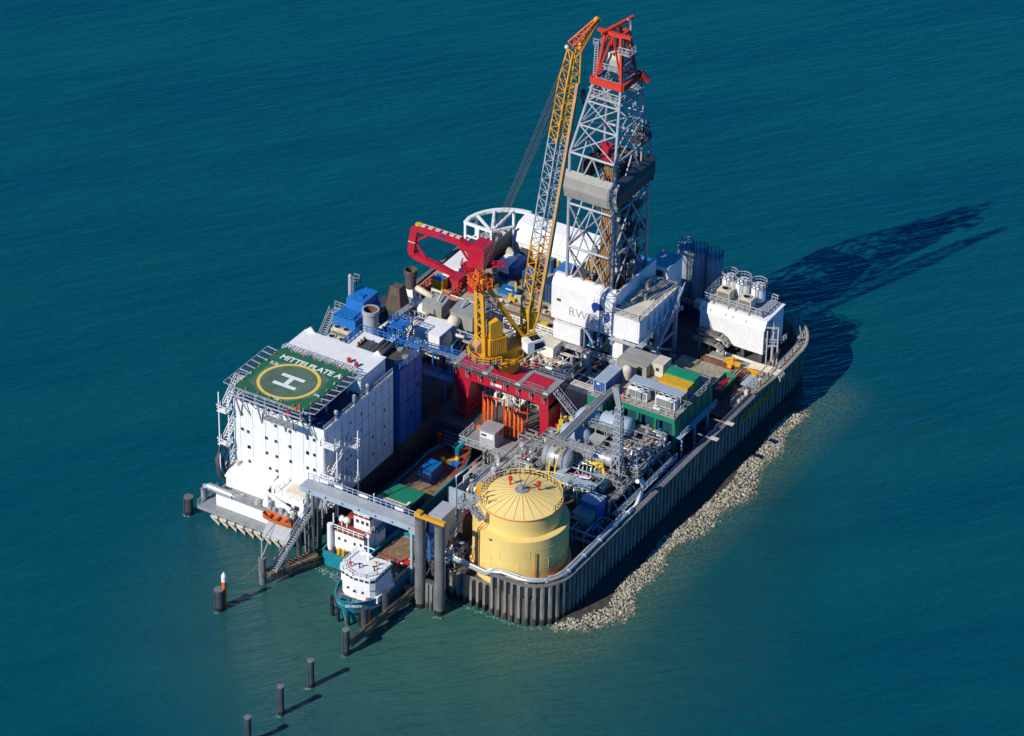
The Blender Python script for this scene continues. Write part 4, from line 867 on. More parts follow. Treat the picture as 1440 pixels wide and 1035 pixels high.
jn = M().truss([RB[3]*.0+RB[0]+Z*1.2, RB[1]+Z*1.2, RB[2], RB[3]], [RT[0], RT[1], RT[2], RT[3]], 4, .15, .08, False); jn.build('jib_nose', 'orange', T)
M().add([RB[2]+fb_*.06, RT[2]+fb_*.06, RT[1]+fb_*.06, RB[1].lerp(RT[1], .3)+fb_*.06], [(0, 1, 2, 3)]).add([RB[3], RB[2], RT[2], RT[3]], [(0, 1, 2, 3)]).tube(tip-fb_*.3, tip+fb_*.3, .5, 14).build('nose_plate', 'crane_yellow', T)
M().ball(RG[5][0]+V((-.2, 0, .2)), .4).build('sheave_guard', 'cream', T)
rp = M()
ah, bt_ = K(-5.9, 0, apx+.4), K(10.7, 0, 72.8)
for k in (-.9, -.35, .35, .9): rp.tube(ah+fb_*k, bt_+fb_*k, .045, 4)
for k in (-.2, .2): rp.tube(K(-1.2, k, 20.4), ah.lerp(bt_, .0)+fb_*k, .04, 4)
rp.tube(tip, K(-5.9, 0, apx+.4), .03, 4).build('boom_rope', 'cable', T)
hk = K(12.6, 1.0, 66)
M().tube(K(12.9, 1.0, 74.5), hk, .035, 4).build('hoist_rope', 'black', T); M().box(hk.x-.35, hk.y-.35, hk.z-1.6, hk.x+.35, hk.y+.35, hk.z).tube(hk-Z*1.6, hk-Z*2.6, .22, 6).build('hook_block', 'dark_grey', T)
# ---- red knuckle crane
T = thing('knuckle_crane', 'red folded knuckle boom crane on a column at the storage yard edge', 'crane', (-13, 8, 7.6))
M().lathe([(1.05, 7.6), (1.05, 12.0), (1.7, 12.2), (1.7, 13.0), (1.2, 13.2), (1.0, 14.4)], (-13, 8, 0), 22).build('column', 'red', T)
M().lathe([(1.7, 12.5), (2.3, 12.5), (2.3, 12.6), (1.7, 12.6)], (-13, 8, 0), 20).rail([(-13+2.3*math.cos(R(a)), 8+2.3*math.sin(R(a)), 12.6) for a in range(-180, 61, 30)], 1.0, 1).bar((-12, 7.4, 12.9), (-7.4, 9.6, 14.0), .9, .3).rail([(-11.6, 7.2, 13.1), (-7.4, 9.2, 14.1)], 1.0, 1).build('ring_platform', 'red', T)
M().box(-12.6, 6.6, 13.0, -10.4, 7.3, 17.6).box(-12.6, 8.9, 13.0, -10.4, 9.6, 17.6).build('turret', 'red', T)
M().extrude([(-13.6, 16.4), (-12.8, 17.9), (-10.0, 17.9), (-10.0, 13.9), (-10.9, 13.9), (-11.4, 16.4)], 'y', 6.4, 9.8).build('machine_hood', 'red', T)
def beam(mb, pts, hs, w_):
    """box girder through x,z stations at y=8, pts=(x,z), hs=depth"""
    up_ = []; dn = []
    for i, (x, z) in enumerate(pts):
        a, b = pts[max(0, i-1)], pts[min(len(pts)-1, i+1)]; d = V((b[0]-a[0], b[1]-a[1])).normalized(); nx_, nz = -d.y, d.x
        up_.append((x+nx_*hs[i]/2, z+nz*hs[i]/2)); dn.append((x-nx_*hs[i]/2, z-nz*hs[i]/2))
    o = []
    for y in (8-w_/2, 8+w_/2): o += [(p[0], y, p[1]) for p in up_]+[(p[0], y, p[1]) for p in dn]
    n_ = len(pts); f = []
    for i in range(n_-1):
        u, d, U, D = i, n_+i, 2*n_+i, 3*n_+i
        f += [(u, u+1, d+1, d), (U, D, D+1, U+1), (u, U, U+1, u+1), (d, d+1, D+1, D)]
    f += [(0, n_, 3*n_, 2*n_), (n_-1, 3*n_-1, 4*n_-1, 2*n_-1)]
    return mb.add(o, f)
beam(M(), [(-13.0, 12.9), (-13.0, 14.6), (-13.9, 16.0), (-16, 16.9), (-20, 17.0), (-24.6, 16.9)], [1.3, 1.4, 1.3, 1.35, 1.3, 1.2], 1.25).build('main_boom', 'red', T)
beam(M(), [(-24.4, 17.2), (-25.3, 16.4), (-25.7, 14), (-26.0, 11.6), (-25.6, 10.9)], [1.2, 1.4, 1.3, 1.3, 1.0], 1.1).build('knuckle', 'red', T)
beam(M(), [(-25.9, 11.1), (-24.5, 10.7), (-20, 10.1), (-16.2, 9.4)], [1.0, 1.2, 1.0, .6], .95).build('outer_boom', 'red', T)
for pq in (((-25.2, 8, 13.9), (-21.6, 8, 16.6)), ((-25.2, 8, 13.6), (-22.8, 8, 10.7)), ((-14.2, 8, 13.6), (-16.4, 8, 16.4))): M().tube(*pq, .25, 8).build('ram', 'red', T)
M().lathe([(.62, 0), (.62, .3), (.01, .35)], (-24.6, 8, 17.4), 12).build('boom_light', 'yellow', T)
lw = M()
for x in (-23.5, -22, -20.5, -19, -17.5, -16.2): lw.box(x-.45, 7.6, 17.5+.02*x*0, x+.45, 8.5, 17.72)
lw.bar((-24, 8.5, 17.6), (-16, 8.5, 17.6), .1).build('hose_tray', 'cream', T)
M().box(-25.58-.9, 7.4, 13.7, -25.0, 8.56, 13.85).build('band', 'cream', T)
M().box(-19.9, 7.34, 16.8, -18.6, 7.375, 17.35).build('emblem', 'paint_blue', T)
# ---- drilling rig
rig = thing('drilling_rig', 'grey steel drilling derrick with red crown above a white ribbed base house', 'drilling rig', (14.3, 7, 5))
T = rig
X0, X1, Y0, Y1 = 10.1, 18.9, 1.0, 13.0
R0 = [(X0, Y0), (X1, Y0), (X1, Y1), (X0, Y1)]; RTp = [(12.6, 4.4), (17.6, 4.4), (17.6, 9.6), (12.6, 9.6)]
Zs = [19.5, 46.5, 60.0]
def cor(z):
    if z <= Zs[1]: return [V((x, y, z)) for x, y in R0]
    t = (z-Zs[1])/(Zs[2]-Zs[1]); return [V((a[0]+(b[0]-a[0])*t, a[1]+(b[1]-a[1])*t, z)) for a, b in zip(R0, RTp)]
for i in range(4):
    M().tube(cor(19.5)[i], cor(46.5)[i], .30, 8).tube(cor(46.5)[i], cor(60)[i], .27, 8).build('derrick_leg', 'derrick_steel', T)
bands = [19.9, 28.0, 36.5, 46.5, 51.5, 55.8, 60]
for k, (za, zb) in enumerate(zip(bands, bands[1:])):
    for i in range(4):
        br = M(); a0, a1, b0, b1 = cor(za)[i], cor(za)[(i+1) % 4], cor(zb)[i], cor(zb)[(i+1) % 4]
        br.tube(b0, b1, .24 if k < 3 else .18, 6, caps=False)
        if k < 3:
            mt_ = (b0+b1)/2; br.tube(a0, mt_, .17, 6, caps=False).tube(a1, mt_, .17, 6, caps=False)
            if k != 2: br.tube((a0+a1)/2, b0, .13, 6, caps=False).tube((a0+a1)/2, b1, .13, 6, caps=False)
        else: br.tube(a0, b1, .13, 6, caps=False).tube(a1, b0, .13, 6, caps=False)
        br.build('lattice_bracing', 'derrick_steel', T)
# wind walls round the monkey board
def windwall(p0, p1, z0, z1, out, mt_, nm='wind_wall'):
    p0, p1 = V(p0), V(p1); d = (p1-p0).normalized(); nrm = V((d.y, -d.x, 0))
    pr_ = [(0, z0), (out*.35, z0), (out, z0+.4*(z1-z0)), (out*.85, z1-.9), (-.2, z1+.1), (-.3, z1-.1), (out*.6, z1-1.0), (out*.7, z0+.5*(z1-z0))]
    o = [e+nrm*a+V((0, 0, z)) for e in (p0, p1) for a, z in pr_]; n_ = len(pr_)
    wl = M().add(o, [tuple(range(n_)), tuple(range(2*n_-1, n_-1, -1))]+[(i, i+n_, (i+1) % n_+n_, (i+1) % n_) for i in range(n_)]).build(nm, mt_, T)
    M().bar(p0+nrm*(out*.98)+V((0, 0, (z0+z1)/2)), p1+nrm*(out*.98)+V((0, 0, (z0+z1)/2)), .1).build('wall_batten', 'derrick_steel', T)
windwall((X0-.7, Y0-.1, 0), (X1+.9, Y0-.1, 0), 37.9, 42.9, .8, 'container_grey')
windwall((X1+.1, Y0-.1, 0), (X1+.1, Y1+.6, 0), 37.9, 42.9, .8, 'dark_grey')  # darker grey than the front panel, painting in this side's shade
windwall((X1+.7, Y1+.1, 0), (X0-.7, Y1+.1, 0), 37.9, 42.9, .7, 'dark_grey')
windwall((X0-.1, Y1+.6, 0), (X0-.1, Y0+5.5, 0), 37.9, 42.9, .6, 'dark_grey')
pf = M().box(X0, Y1-4.5, 41.6, X1, Y1, 41.75).box(X1-2.2, Y0, 41.6, X1, Y1-4.5, 41.75); pf.rail([(X0, Y1-4.5, 41.75), (X1-2.2, Y1-4.5, 41.75), (X1-2.2, Y0, 41.75)], 1.2, 1.2, .08)
for i in range(14): pf.bar((X0+.6+i*.55, Y1-4.5, 41.9), (X0+.6+i*.55, Y1-7.0, 41.9), .12)
pf.build('monkey_board', 'dark_grey', T)
M().box(16.4, 9.4, 46.3, 19.2, 12.6, 46.45).rail([(16.4, 9.4, 46.45), (19.2, 9.4, 46.45), (19.2, 12.6, 46.45), (16.4, 12.6, 46.45)], 1.2, .9, .07).rail([(17.2, 10.2, 48.4), (19.0, 10.2, 48.4), (19.0, 12.2, 48.4)], 1.2, .8, .07).box(17.2, 10.2, 48.2, 19, 12.2, 48.35).build('valve_platform', 'dark_grey', T)
M().tube((18.4, 11, 20), (18.4, 11, 60), .16, 6).tube((18.0, 11.5, 20), (18, 11.5, 56), .1, 6).ladder((17.2, 12.9, 20), (16.8, 10.2, 60), (1, 0, 0), .6, .5, .05).build('standpipe', 'derrick_steel', T)
ds = M()
for i in range(8):
    for j in range(4):
        x, y = 15.6+i*.32, 2.4+j*.34; ds.tube((x, y, 20.2), (x+.15, y+.5, 44.6+rng.uniform(-.4, .4)), .11, 5)
ds.build('drill_pipe_stand', 'tan', T)
tdz = 44.0
M().box(13.7, 5.6, tdz, 14.9, 6.8, tdz+2.4).box(13.2, 5.6, tdz+2.4, 15.4, 6.8, tdz+2.9).tube((14.3, 6.2, tdz-2), (14.3, 6.2, tdz), .4, 8).build('top_drive', 'red', T)
M().box(15.2, 4.3, 43.6, 17.0, 6.0, 44.6).box(15.6, 4.3, 41.9, 16.6, 5.3, 43.6).build('pipe_handler', 'red', T)
M().path([(15.3, 6.4, tdz+2), (17.2, 7.4, tdz+1), (17.4, 8, tdz-4), (18, 9, tdz-8)], .16).path([(13, 5.6, tdz+2), (11.8, 5.0, tdz), (11.6, 4.6, tdz-6)], .14).build('mud_hose', 'black', T)
for k in range(4): M().tube((13.9+k*.3, 6.2, tdz+3.6), (14.4+k*.4, 7, 59.5), .04, 4).build('drill_line', 'dark_grey', T)
for i in range(16):
    x, y = rng.uniform(X1-3.4, X1-.5), rng.uniform(5, Y1-.6); zt = rng.uniform(26, 41)
    M().tube((x, y, 19.2), (x, y, zt), rng.choice((.09, .13, .2)), 6).box(x-.4, y-.3, zt-2.4, x+.4, y+.3, zt-1.2).build('service_riser', rng.choice(('dark_grey', 'steel', 'navy', 'derrick_steel')), T)
for z in (24, 29, 33.5): M().box(X1-2.6, 7.5, z, X1-.3, Y1-.3, z+.12).rail([(X1-2.6, 7.5, z+.1), (X1-.3, 7.5, z+.1), (X1-.3, Y1-.3, z+.1)], 1.1, 1, .06).stairs((X1-2.2, 8.2, z), (X1-2.2, Y1-.8, z+4.2), (1, 0, 0), .8).build('stair_platform', 'dark_grey', T)
# crown
cz = 59.6
M().box(11.9, 3.6, 56.6, 18.3, 4.2, 57.0).box(11.9, 9.8, 56.6, 18.3, 10.4, 57).box(17.7, 4.2, 56.6, 18.3, 9.8, 57).box(11.9, 4.2, 56.6, 12.5, 9.8, 57).rail([(11.9, 3.6, 57), (18.3, 3.6, 57), (18.3, 10.4, 57), (11.9, 10.4, 57), (11.9, 3.6, 57)], 1.2, 1, .07).build('crown_gallery', 'derrick_steel', T)
cr_ = M()
for (a, b) in (((12.1, 4.0), (18.1, 4.0)), ((18.1, 4.0), (18.1, 10)), ((18.1, 10), (12.1, 10)), ((12.1, 10), (12.1, 4.0))): cr_.bar((*a, cz), (*b, cz), .55, 1.15)
cr_.build('crown_ring', 'bright_red', T)
ct = M(); tp = 68.2
q4 = [V((12.7, 4.6, cz+.7)), V((17.5, 4.6, cz+.7)), V((17.5, 9.4, cz+.7)), V((12.7, 9.4, cz+.7))]; q5 = [V((13.6, 5.6, tp)), V((16.6, 5.6, tp)), V((16.6, 8.4, tp)), V((13.6, 8.4, tp))]
for i in range(4):
    ct.bar(q4[i], q5[i], .42); ct.bar(q5[i], q5[(i+1) % 4], .42); ct.bar(q4[i], (q5[i]+q5[(i+1) % 4])/2, .28); ct.bar(q4[(i+1) % 4], (q5[i]+q5[(i+1) % 4])/2, .28)
ct.bar((12.2, 5.6, tp+.3), (18.6, 5.6, tp+.3), .5).bar((13.6, 4.4, tp+.3), (16.2, 10.4, tp+1.6), .5).bar((13.6, 5.6, tp+.3), (16.2, 10.4, tp+1.6), .3).build('crown_frame', 'bright_red', T)
M().box(13.4, 5.4, 61.4, 16.8, 8.6, 61.6).box(13.5, 6.1, 61.6, 16.7, 7.9, 63.2).rail([(13, 5, 61.6), (17.2, 5, 61.6), (17.2, 9, 61.6)], 1.1, 1, .06).build('crown_block', 'derrick_steel', T)
for y in (6.3, 6.8, 7.3, 7.8): M().tube((14.2, y, 63.4), (14.2, y+.12, 63.4), .9, 14).tube((15.9, y, 63.4), (15.9, y+.12, 63.4), .9, 14).build('sheave', 'cream', T)
M().box(12.0, 4.9, 66.0, 12.9, 6.2, 66.1).rail([(11.8, 4.9, 65.8), (12.9, 4.9, 65.8), (12.9, 8, 65.8)], 1.1, .8).box(16.8, 4.6, 65.5, 19, 6.6, 65.65).rail([(16.8, 4.6, 65.65), (19, 4.6, 65.65), (19, 6.6, 65.65)], 1.2, .8, .07).ladder((12.3, 4.6, 57), (12.3, 5.2, 66), (1, 0, 0), .6, .45, .06).build('crown_platform', 'derrick_steel', T)
M().path([(16.6, 8.6, 61), (16.8, 8.6, 69), (16.8, 8.4, 70.2), (16.4, 8.0, 70.4)], .22).build('vent_pipe', 'derrick_steel', T)
M().tube((18.4, 9.6, 60), (19.2, 10.6, 58.6), .7, 10).build('tugger_winch', 'bright_red', T)
# base house
mh = M()
prof = [(0.2, 13.6), (-.35, 13.6), (-.35, 20.4), (.05, 21.3), (1.0, 22.0), (1.6, 22.0), (1.6, 21.6), (.5, 20.6), (.2, 20)]
mh.extrude(prof, 'x', 7.9, 20.45).build('front_house', 'white_ribbed_x', T)
M().box(8.1, .2, 13.6, 20.3, 1.0, 19.4).build('house_core', 'dark_grey', T)
sgn_ = M().box(11.2, -.40, 15.0, 18.9, -.355, 20.0).build('sign_panel', 'paint_white', T)
M().text('RWE', 2.4, (11.35, -.41, 15.2), (.98, 0, 0), (0, 0, 1), (0, -1, 0), .0, thick=-.012).build('lettering', 'paint_grey', sgn_)
em = M(); ex, ez = 17.4, 18.2
def fan(mb, pts, y=-.425): return mb.add([(x, y, z) for x, z in pts], [tuple(range(len(pts)))])
ks = 1.18
fan(em, [(ex+ks*a, ez+ks*b) for a, b in ((-1.1, -.3), (-.75, -.85), (-.3, -.2), (.4, -.05), (1.15, .12), (.5, .75), (-.3, 1.1), (-.95, .95), (-1.3, .35))])
for k in range(4):
    a0, a1 = R(-62+k*26), R(-42+k*26); fan(em, [(ex+ks*(.55+r*math.cos(a)), ez+ks*(-.75+r*math.sin(a))) for r, a in ((.55, a0), (1.15, a0), (1.15, a1), (.55, a1))])
fan(em, [(ex+ks*(.55+1.32*math.cos(R(a))), ez+ks*(-.75+1.32*math.sin(R(a)))) for a in range(-75, 50, 12)]+[(ex+ks*(.55+1.16*math.cos(R(a))), ez+ks*(-.75+1.16*math.sin(R(a)))) for a in range(45, -76, -12)])
em.build('emblem', 'paint_blue', sgn_)
M().box(9.0, -.42, 17.3, 9.8, -.352, 17.8).build('vent', 'dark_grey', T)
for x in (17.6, 18.5, 20.2): M().path([(x, .7, 22.2), (x, -.15, 21.6), (x, -.5, 20.4), (x, -.5, 13.8)], .05, 5).build('cable', 'black', T)
sdw = [(0.9, 13.6), (14.2, 13.6), (14.2, 22.0), (9, 22), (.9, 22.0)]
M().extrude(sdw, 'x', 20.0, 20.4).build('side_wall', 'white_ribbed_y', T)
M().box(7.9, 1.6, 13.6, 8.2, 14.2, 17).box(8.2, 13.9, 13.6, 20, 14.2, 21).build('side_wall', 'white_ribbed_y', T)
M().box(8.2, 1.0, 18.8, 20.0, 13.9, 19.2).build('drill_floor', 'dark_deck', T)
M().box(20.38, 5.0, 15.6, 20.45, 6.0, 17.8).build('door', 'dark_grey', T); M().box(20.4, .9, 18.2, 20.6, 1.4, 19.4).build('fire_box', 'bright_red', T)
for x, y, s_, h_, mt_ in ((11, 9, 2, 2.4, 'tan'), (13, 3.4, 1.6, 1.6, 'orange'), (17.5, 6, 1.8, 2.2, 'orange'), (12, 6, 1.2, 1.2, 'steel'), (18.5, 11, 1.4, 2.8, 'derrick_steel'), (15.5, 11.5, 3, 1.6, 'cream'), (9.4, 12, 1.2, 2.2, 'steel')):
    M().cbox((x, y, 19.2), s_, s_*.7, h_).tube((x, y, 19.2+h_), (x+.3, y, 20+h_), .25, 7).build('drill_floor_machine', mt_, T)
# right wing of the base house
wing = M().box(20.45, -1.3, 14.6, 25.9, 13.2, 19.0).build('wing', 'white_ribbed_y', T)
M().box(20.45, -1.45, 19.0, 26.0, 13.3, 19.18).build('wing_roof', 'cream', T)
M().box(20.45, -1.36, 14.6, 25.9, -1.3, 19.0).build('wing_front', 'white_ribbed_x', T)
for i in range(6): M().box(25.9, 1.6+i*1.9, 15.6, 25.97, 2.5+i*1.9, 18.2).build('window', 'blue_grey', wing)
M().box(25.9, -1.45, 15.8, 26.05, -.6, 19.0).build('corner_frame', 'paint_white', T)
M().rail([(20.6, -1.3, 19.18), (25.9, -1.3, 19.18), (25.9, 13.2, 19.18)], 1.1, 1.7, .06).build('railing', 'derrick_steel', T)
for i in range(7): M().bar((21+i*.6, 3+i*.5, 19.4), (22.4+i*.5, 12.6, 19.5), .22, .3).build('roof_pipe', ('steel', 'cream', 'derrick_steel')[i % 3], T)
M().box(21.2, 8.2, 19.2, 22.2, 9.4, 21).build('roof_unit', 'steel', T); M().box(22.8, 5, 19.2, 23.5, 5.8, 20.6).build('roof_unit', 'steel', T)
M().box(18.8, 14.6, 13, 22.6, 19.6, 20.4).build('rear_house', 'white_ribbed_x', T); M().box(18.7, 14.5, 20.4, 22.7, 19.7, 20.52).build('rear_roof', 'derrick_steel', T)
M().box(19.6, 14.52, 15.4, 21.6, 14.6, 19.6).build('rear_opening', 'dark_grey', T)
# substructure
sb = M()
for x in (8.6, 14, 19.6, 25.2):
    for y in (.6, 6.5, 13): sb.bar((x, y, 5), (x, y, 13.7 if x < 20 else 14.6), .6)
for y in (.6, 13):
    for xa, xb in ((8.6, 14), (14, 19.6)): sb.bar((xa, y, 5.4), (xb, y, 13), .3).bar((xb, y, 5.4), (xa, y, 13), .3)
for x in (8.6, 19.6, 25.2): sb.bar((x, .6, 5.4), (x, 13, 13), .3).bar((x, 13, 5.4), (x, .6, 13), .3).bar((x, .6, 9.4), (x, 13, 9.4), .35)
sb.box(8.3, .9, 9.2, 20, 13.4, 9.4); sb.box(8.2, .3, 13.2, 20.3, 13.8, 13.6); sb.build('substructure', 'blue_grey', T)
M().box(8.5, -.5, 9.6, 13.9, .3, 13.0).build('lower_house', 'white_ribbed_x', T)
M().box(20.6, -.9, 10.2, 22.6, 1.4, 14.5).box(20.2, -.7, 6.4, 21.8, 1.2, 10.2).build('stair_house', 'white', T)
M().box(8.2, -1.8, 9.3, 22.8, -.5, 9.45).rail([(8.2, -1.8, 9.45), (22.8, -1.8, 9.45)], 1.1, 1.5, .06).box(20.4, -2.4, 14.4, 25.8, -1.5, 14.5).build('front_gallery', 'derrick_steel', T)
for i in range(9):
    x = 10.2+i*1.15; M().box(x, 1.5+rng.random()*3, 9.45, x+.8, 2.6+rng.random()*3, 10.4+rng.random()*1.4).tube((x+.4, .8, 9.45), (x+.4, .8, 11+rng.random()*1.6), .2, 7).build('blowout_equipment', ('navy', 'steel', 'yellow', 'derrick_steel', 'blue')[i % 5], T)
for i in range(6): x = 9+i*2; M().path([(x, .9, 8.6), (x+.8, .2, 8.2), (x+1.4, .2, 6.6), (x+2.2, .8, 6.2)], .2).build('process_pipe', ('cream', 'derrick_steel', 'cream')[i % 3], T)
# sloping catwalk down the right side
a, b = V((26.4, 12.6, 19)), V((27.2, -1.2, 8.4))
M().bar(a, b, 1.0, .2).ladder(a+V((.5, 0, .6)), b+V((.5, 0, .6)), (0, .7, 1), 1.0, .7, .06).build('catwalk_ramp', 'blue_grey', T)
M().stairs((26.5, -.8, 14.8), (26.5, 4.8, 9.6), (1, 0, 0), 1).box(26, -2.2, 14.6, 27.2, -.6, 14.75).rail([(27.1, -2.2, 14.75), (27.1, 12, 14.75)], 1.1, 1.8).build('side_stair', 'blue_grey', T)
# ================================================================ storage yard and hall at the back, white mud building at the right
T = thing('storage_hall', 'long white hall with a low curved roof at the back of the storage yard', 'building', (-6, 24.5, 7.6))
M().extrude([(21.7, 7.6), (27.6, 7.6), (27.6, 13.2), (26.8, 14.0), (24.0, 13.4), (21.7, 11.3)], 'x', -13.2, 2.6).build('wall', 'white', T)
M().extrude([(21.4, 11.15), (24.0, 13.5), (26.8, 14.1), (27.8, 13.3), (27.8, 13.5), (26.8, 14.3), (24, 13.7), (21.4, 11.4)], 'x', -13.4, 2.8).build('roof', 'white_ribbed_x', T)
for x in (-9.4, -4, -1.2): M().box(x-.06, 21.5, 11.5, x+.06, 21.56, 11.6).add([(x, 21.4, 11.46), (x+.12, 21.4, 11.46), (x+.12, 24, 13.76), (x, 24, 13.76)], [(0, 1, 2, 3)]).build('roof_seam', 'pale_steel', T)
for x0 in (-11.5, -6.5, -1.6): M().box(x0, 21.62, 7.7, x0+2.6, 21.7, 10.2).build('bay_opening', 'dark_grey', T)
M().box(2.6, 22.2, 7.7, 2.66, 27.2, 12.2).build('end_opening', 'dark_grey', T)
T = thing('curved_frame', 'open white curved steel frame at the rounded left end of the storage hall', 'frame', (-17, 22, 7.6))
ap = [(-21.2, 18.4)]+[(-12.9+8.6*math.cos(R(a)), 18.9+8.6*math.sin(R(a))) for a in (172, 160, 148, 136, 124, 112, 100, 90)]
rim = M()
for a, b in zip(ap, ap[1:]): rim.bar((*a, 13.8), (*b, 13.8), .75, .5)
rim.build('rim_beam', 'white', T)
lw = M()
for a, b in zip(ap, ap[1:]): lw.bar((*a, 8.6), (*b, 8.6), .3, 2.0)
lw.bar((-21.2, 18.4, 8.6), (-15.6, 18.2, 8.6), .3, 2).build('lower_wall', 'white', T)
for a in ap[::2]+[(-18.4, 18.3), (-15.6, 18.2)]: M().bar((*a, 8), (*a, 13.8), .42).build('column', 'white', T)
fr = M().bar((-21.2, 18.4, 13.8), (-15.4, 18.2, 13.8), .45).bar((-21.2, 18.4, 11.2), (-15.4, 18.2, 11.2), .25)
for a in ap[2:7:2]: fr.bar((*a, 13.8), (-15.6, 18.2, 13.8), .4)
fr.bar((-15.6, 18.2, 13.8), (-13.2, 21.8, 13.8), .4).build('roof_beam', 'white', T)
M().box(-13.5, 15.2, 7.6, -13.2, 21.6, 13.4).build('screen_wall', 'dark_grey', label='dark screen wall between the curved white frame and the storage yard', cat='wall')  # dark grey carries the shade of the side facing away from the sun
for i, (x, y, sx, sy, h_, mt_, lb) in enumerate([(-19, 21, 2, 1.6, 2.2, 'steel', 'grey machine inside the curved white frame, leftmost of four'), (-17.2, 22.6, 1.6, 1.6, 3, 'galvanised', 'tall galvanised machine inside the curved white frame'), (-15.4, 23.6, 2.2, 1.4, 2.0, 'blue_grey', 'blue grey machine inside the curved white frame'), (-15.6, 20.2, 1.5, 1.2, 1.4, 'yellow', 'small yellow machine inside the curved white frame')]):
    T = thing('workshop_machine', lb, 'machine', (x, y, 7.6)); M().cbox((x, y, 7.6), sx, sy, h_).build('body', mt_, T); M().tube((x-.3, y, 7.6+h_), (x-.3, y, 8.5+h_), .25, 7).path([(x+.3, y, 7.6+h_), (x+.3, y, 8.2+h_), (x+1.2, y-.4, 8.2+h_)], .12).build('pipe', 'pale_steel', T)
def container(c, sx, sy, h, mt_, label, group=None, cat='container', doors=True, roof=None, rz=0):
    T = thing('shipping_container', label, cat, c, group)
    bd_ = M().cbox(V(c)+V((0, 0, .1)), sx, sy, h-.14).build('body', mt_, T)
    M().cbox(V(c)+V((0, 0, h-.06)), sx+.06, sy+.06, .08).build('roof', roof or mt_, T)
    for a in (-1, 1):
        for b in (-1, 1): M().box(c[0]+a*(sx/2-.02)-.08, c[1]+b*(sy/2-.02)-.08, c[2], c[0]+a*(sx/2-.02)+.08, c[1]+b*(sy/2-.02)+.08, c[2]+h).build('corner_post', roof or mt_, T)
    if doors:
        dm = M()
        for k in (-.6, -.2, .2, .6): dm.bar((c[0]+k*sx/2, c[1]-sy/2-.05, c[2]+.2), (c[0]+k*sx/2, c[1]-sy/2-.05, c[2]+h-.2), .05)
        dm.build('lock_rod', 'galvanised', bd_)
    return T
T = container((-10.0, 16.8, 7.6), 3.6, 4.6, 2.8, 'container_blue', 'blue skip container half covered by a white tarpaulin in the storage yard', roof='blue')
M().box(-12.0, 14.4, 10.0, -9.6, 17.6, 10.75).add([(-12.0, 14.35, 10.7), (-9.6, 14.35, 10.7), (-9.4, 14.2, 8.9), (-11.9, 14.2, 9.0)], [(0, 1, 2, 3)]).build('tarpaulin', 'white', T)
M().stairs((-10.8, 12.2, 7.7), (-12.2, 13.6, 9.6), (1, 1, 0), .7).build('deck_stair', 'galvanised', label='short grey stair leaning on the tarpaulin covered blue skip', cat='stairs')
container((-7.1, 10.6, 7.6), 3.4, 2.0, .9, 'blue', 'low flat blue lid container near the front of the storage yard', doors=False)
M().box(-7.8, 10.2, 8.52, -6.4, 10.5, 8.56).build('label_plate', 'paint_white', label='white plate lying on the low flat blue container', cat='plate')
container((-5.9, 24.0-2.6, 7.6), 3.2, 2.2, 2.6, 'container_blue', 'blue container against the front of the white storage hall', roof='blue')
container((-1.2, 20.0, 7.6), 2.4, 3.6, 2.6, 'container_blue', 'blue container with white top bars between boom and derrick', roof='bright_blue')
container((-4.2, 13.6, 7.6), 2.6, 2.4, 4.2, 'navy', 'tall dark blue tank container hidden behind the boom', roof='blue')
container((.9, 12.6, 7.6), 2.8, 2.4, 4.0, 'navy', 'dark navy container beside the left leg of the derrick', roof='navy')
for x, y, lb in ((-10.5, 10.5, 'yellow post, left one along the storage yard front'), (-5.8, 10.7, 'yellow post, middle one behind the low blue container'), (-3.4, 21.2, 'yellow post, rear one in front of the storage hall')):
    T = thing('yellow_post', lb, 'post', (x, y, 7.6), 'yellow posts in the storage yard'); M().bar((x, y, 7.6), (x, y, 10.2), .3).build('shaft', 'yellow', T); M().cbox((x, y, 7.6), .6, .6, .12).build('base', 'steel', T)
for x, y, lb in ((-15.6, 17.0, 'cream bent duct beside the dark screen wall, left one'), (-12.4, 18.8, 'cream bent duct beside the dark screen wall, right one')):
    T = thing('air_duct', lb, 'duct', (x, y, 7.6), 'cream ducts by the screen wall'); M().path([(x, y, 7.6), (x, y, 10.2), (x+.4, y-.2, 10.9), (x+.9, y-.9, 11.0)], .55, 10).build('bend', 'cream', T); M().tube((x+.85, y-.8, 11.0), (x+1.1, y-1.3, 11.0), .75, 10).build('cowl', 'cream', T)
M().lathe([(.5, 0), (1.1, 0), (1.2, .5), (1.1, 1.0), (.5, 1.0), (.5, 0)], (-11.6, 21.0, 7.6), 16).build('hose_coil', 'orange', label='orange hose coil in front of the dark screen wall', cat='hose')
M().lathe([(.4, 0), (1.3, 0), (1.3, .2), (.7, .25), (.7, .9), (1.3, .95), (1.3, 1.15), (.4, 1.15)], (-9.4, 21.0, 7.6), 18).build('cable_drum', 'timber', label='wooden cable drum lying in front of the storage hall', cat='cable drum')
for i in range(16):
    x, y = -4+rng.uniform(0, 4.4), 15.6+rng.uniform(0, 2.6); T = M().cbox((x, y, 7.6), rng.uniform(.6, 1.0), rng.uniform(.5, .8), rng.uniform(.4, 1.0), rng.uniform(0, 1.5))
    T.build('stacked_sack', 'tan' if i % 3 else 'cream', label='sandy sack among those heaped between the blue containers', cat='sack', group='sacks heaped between the blue containers')
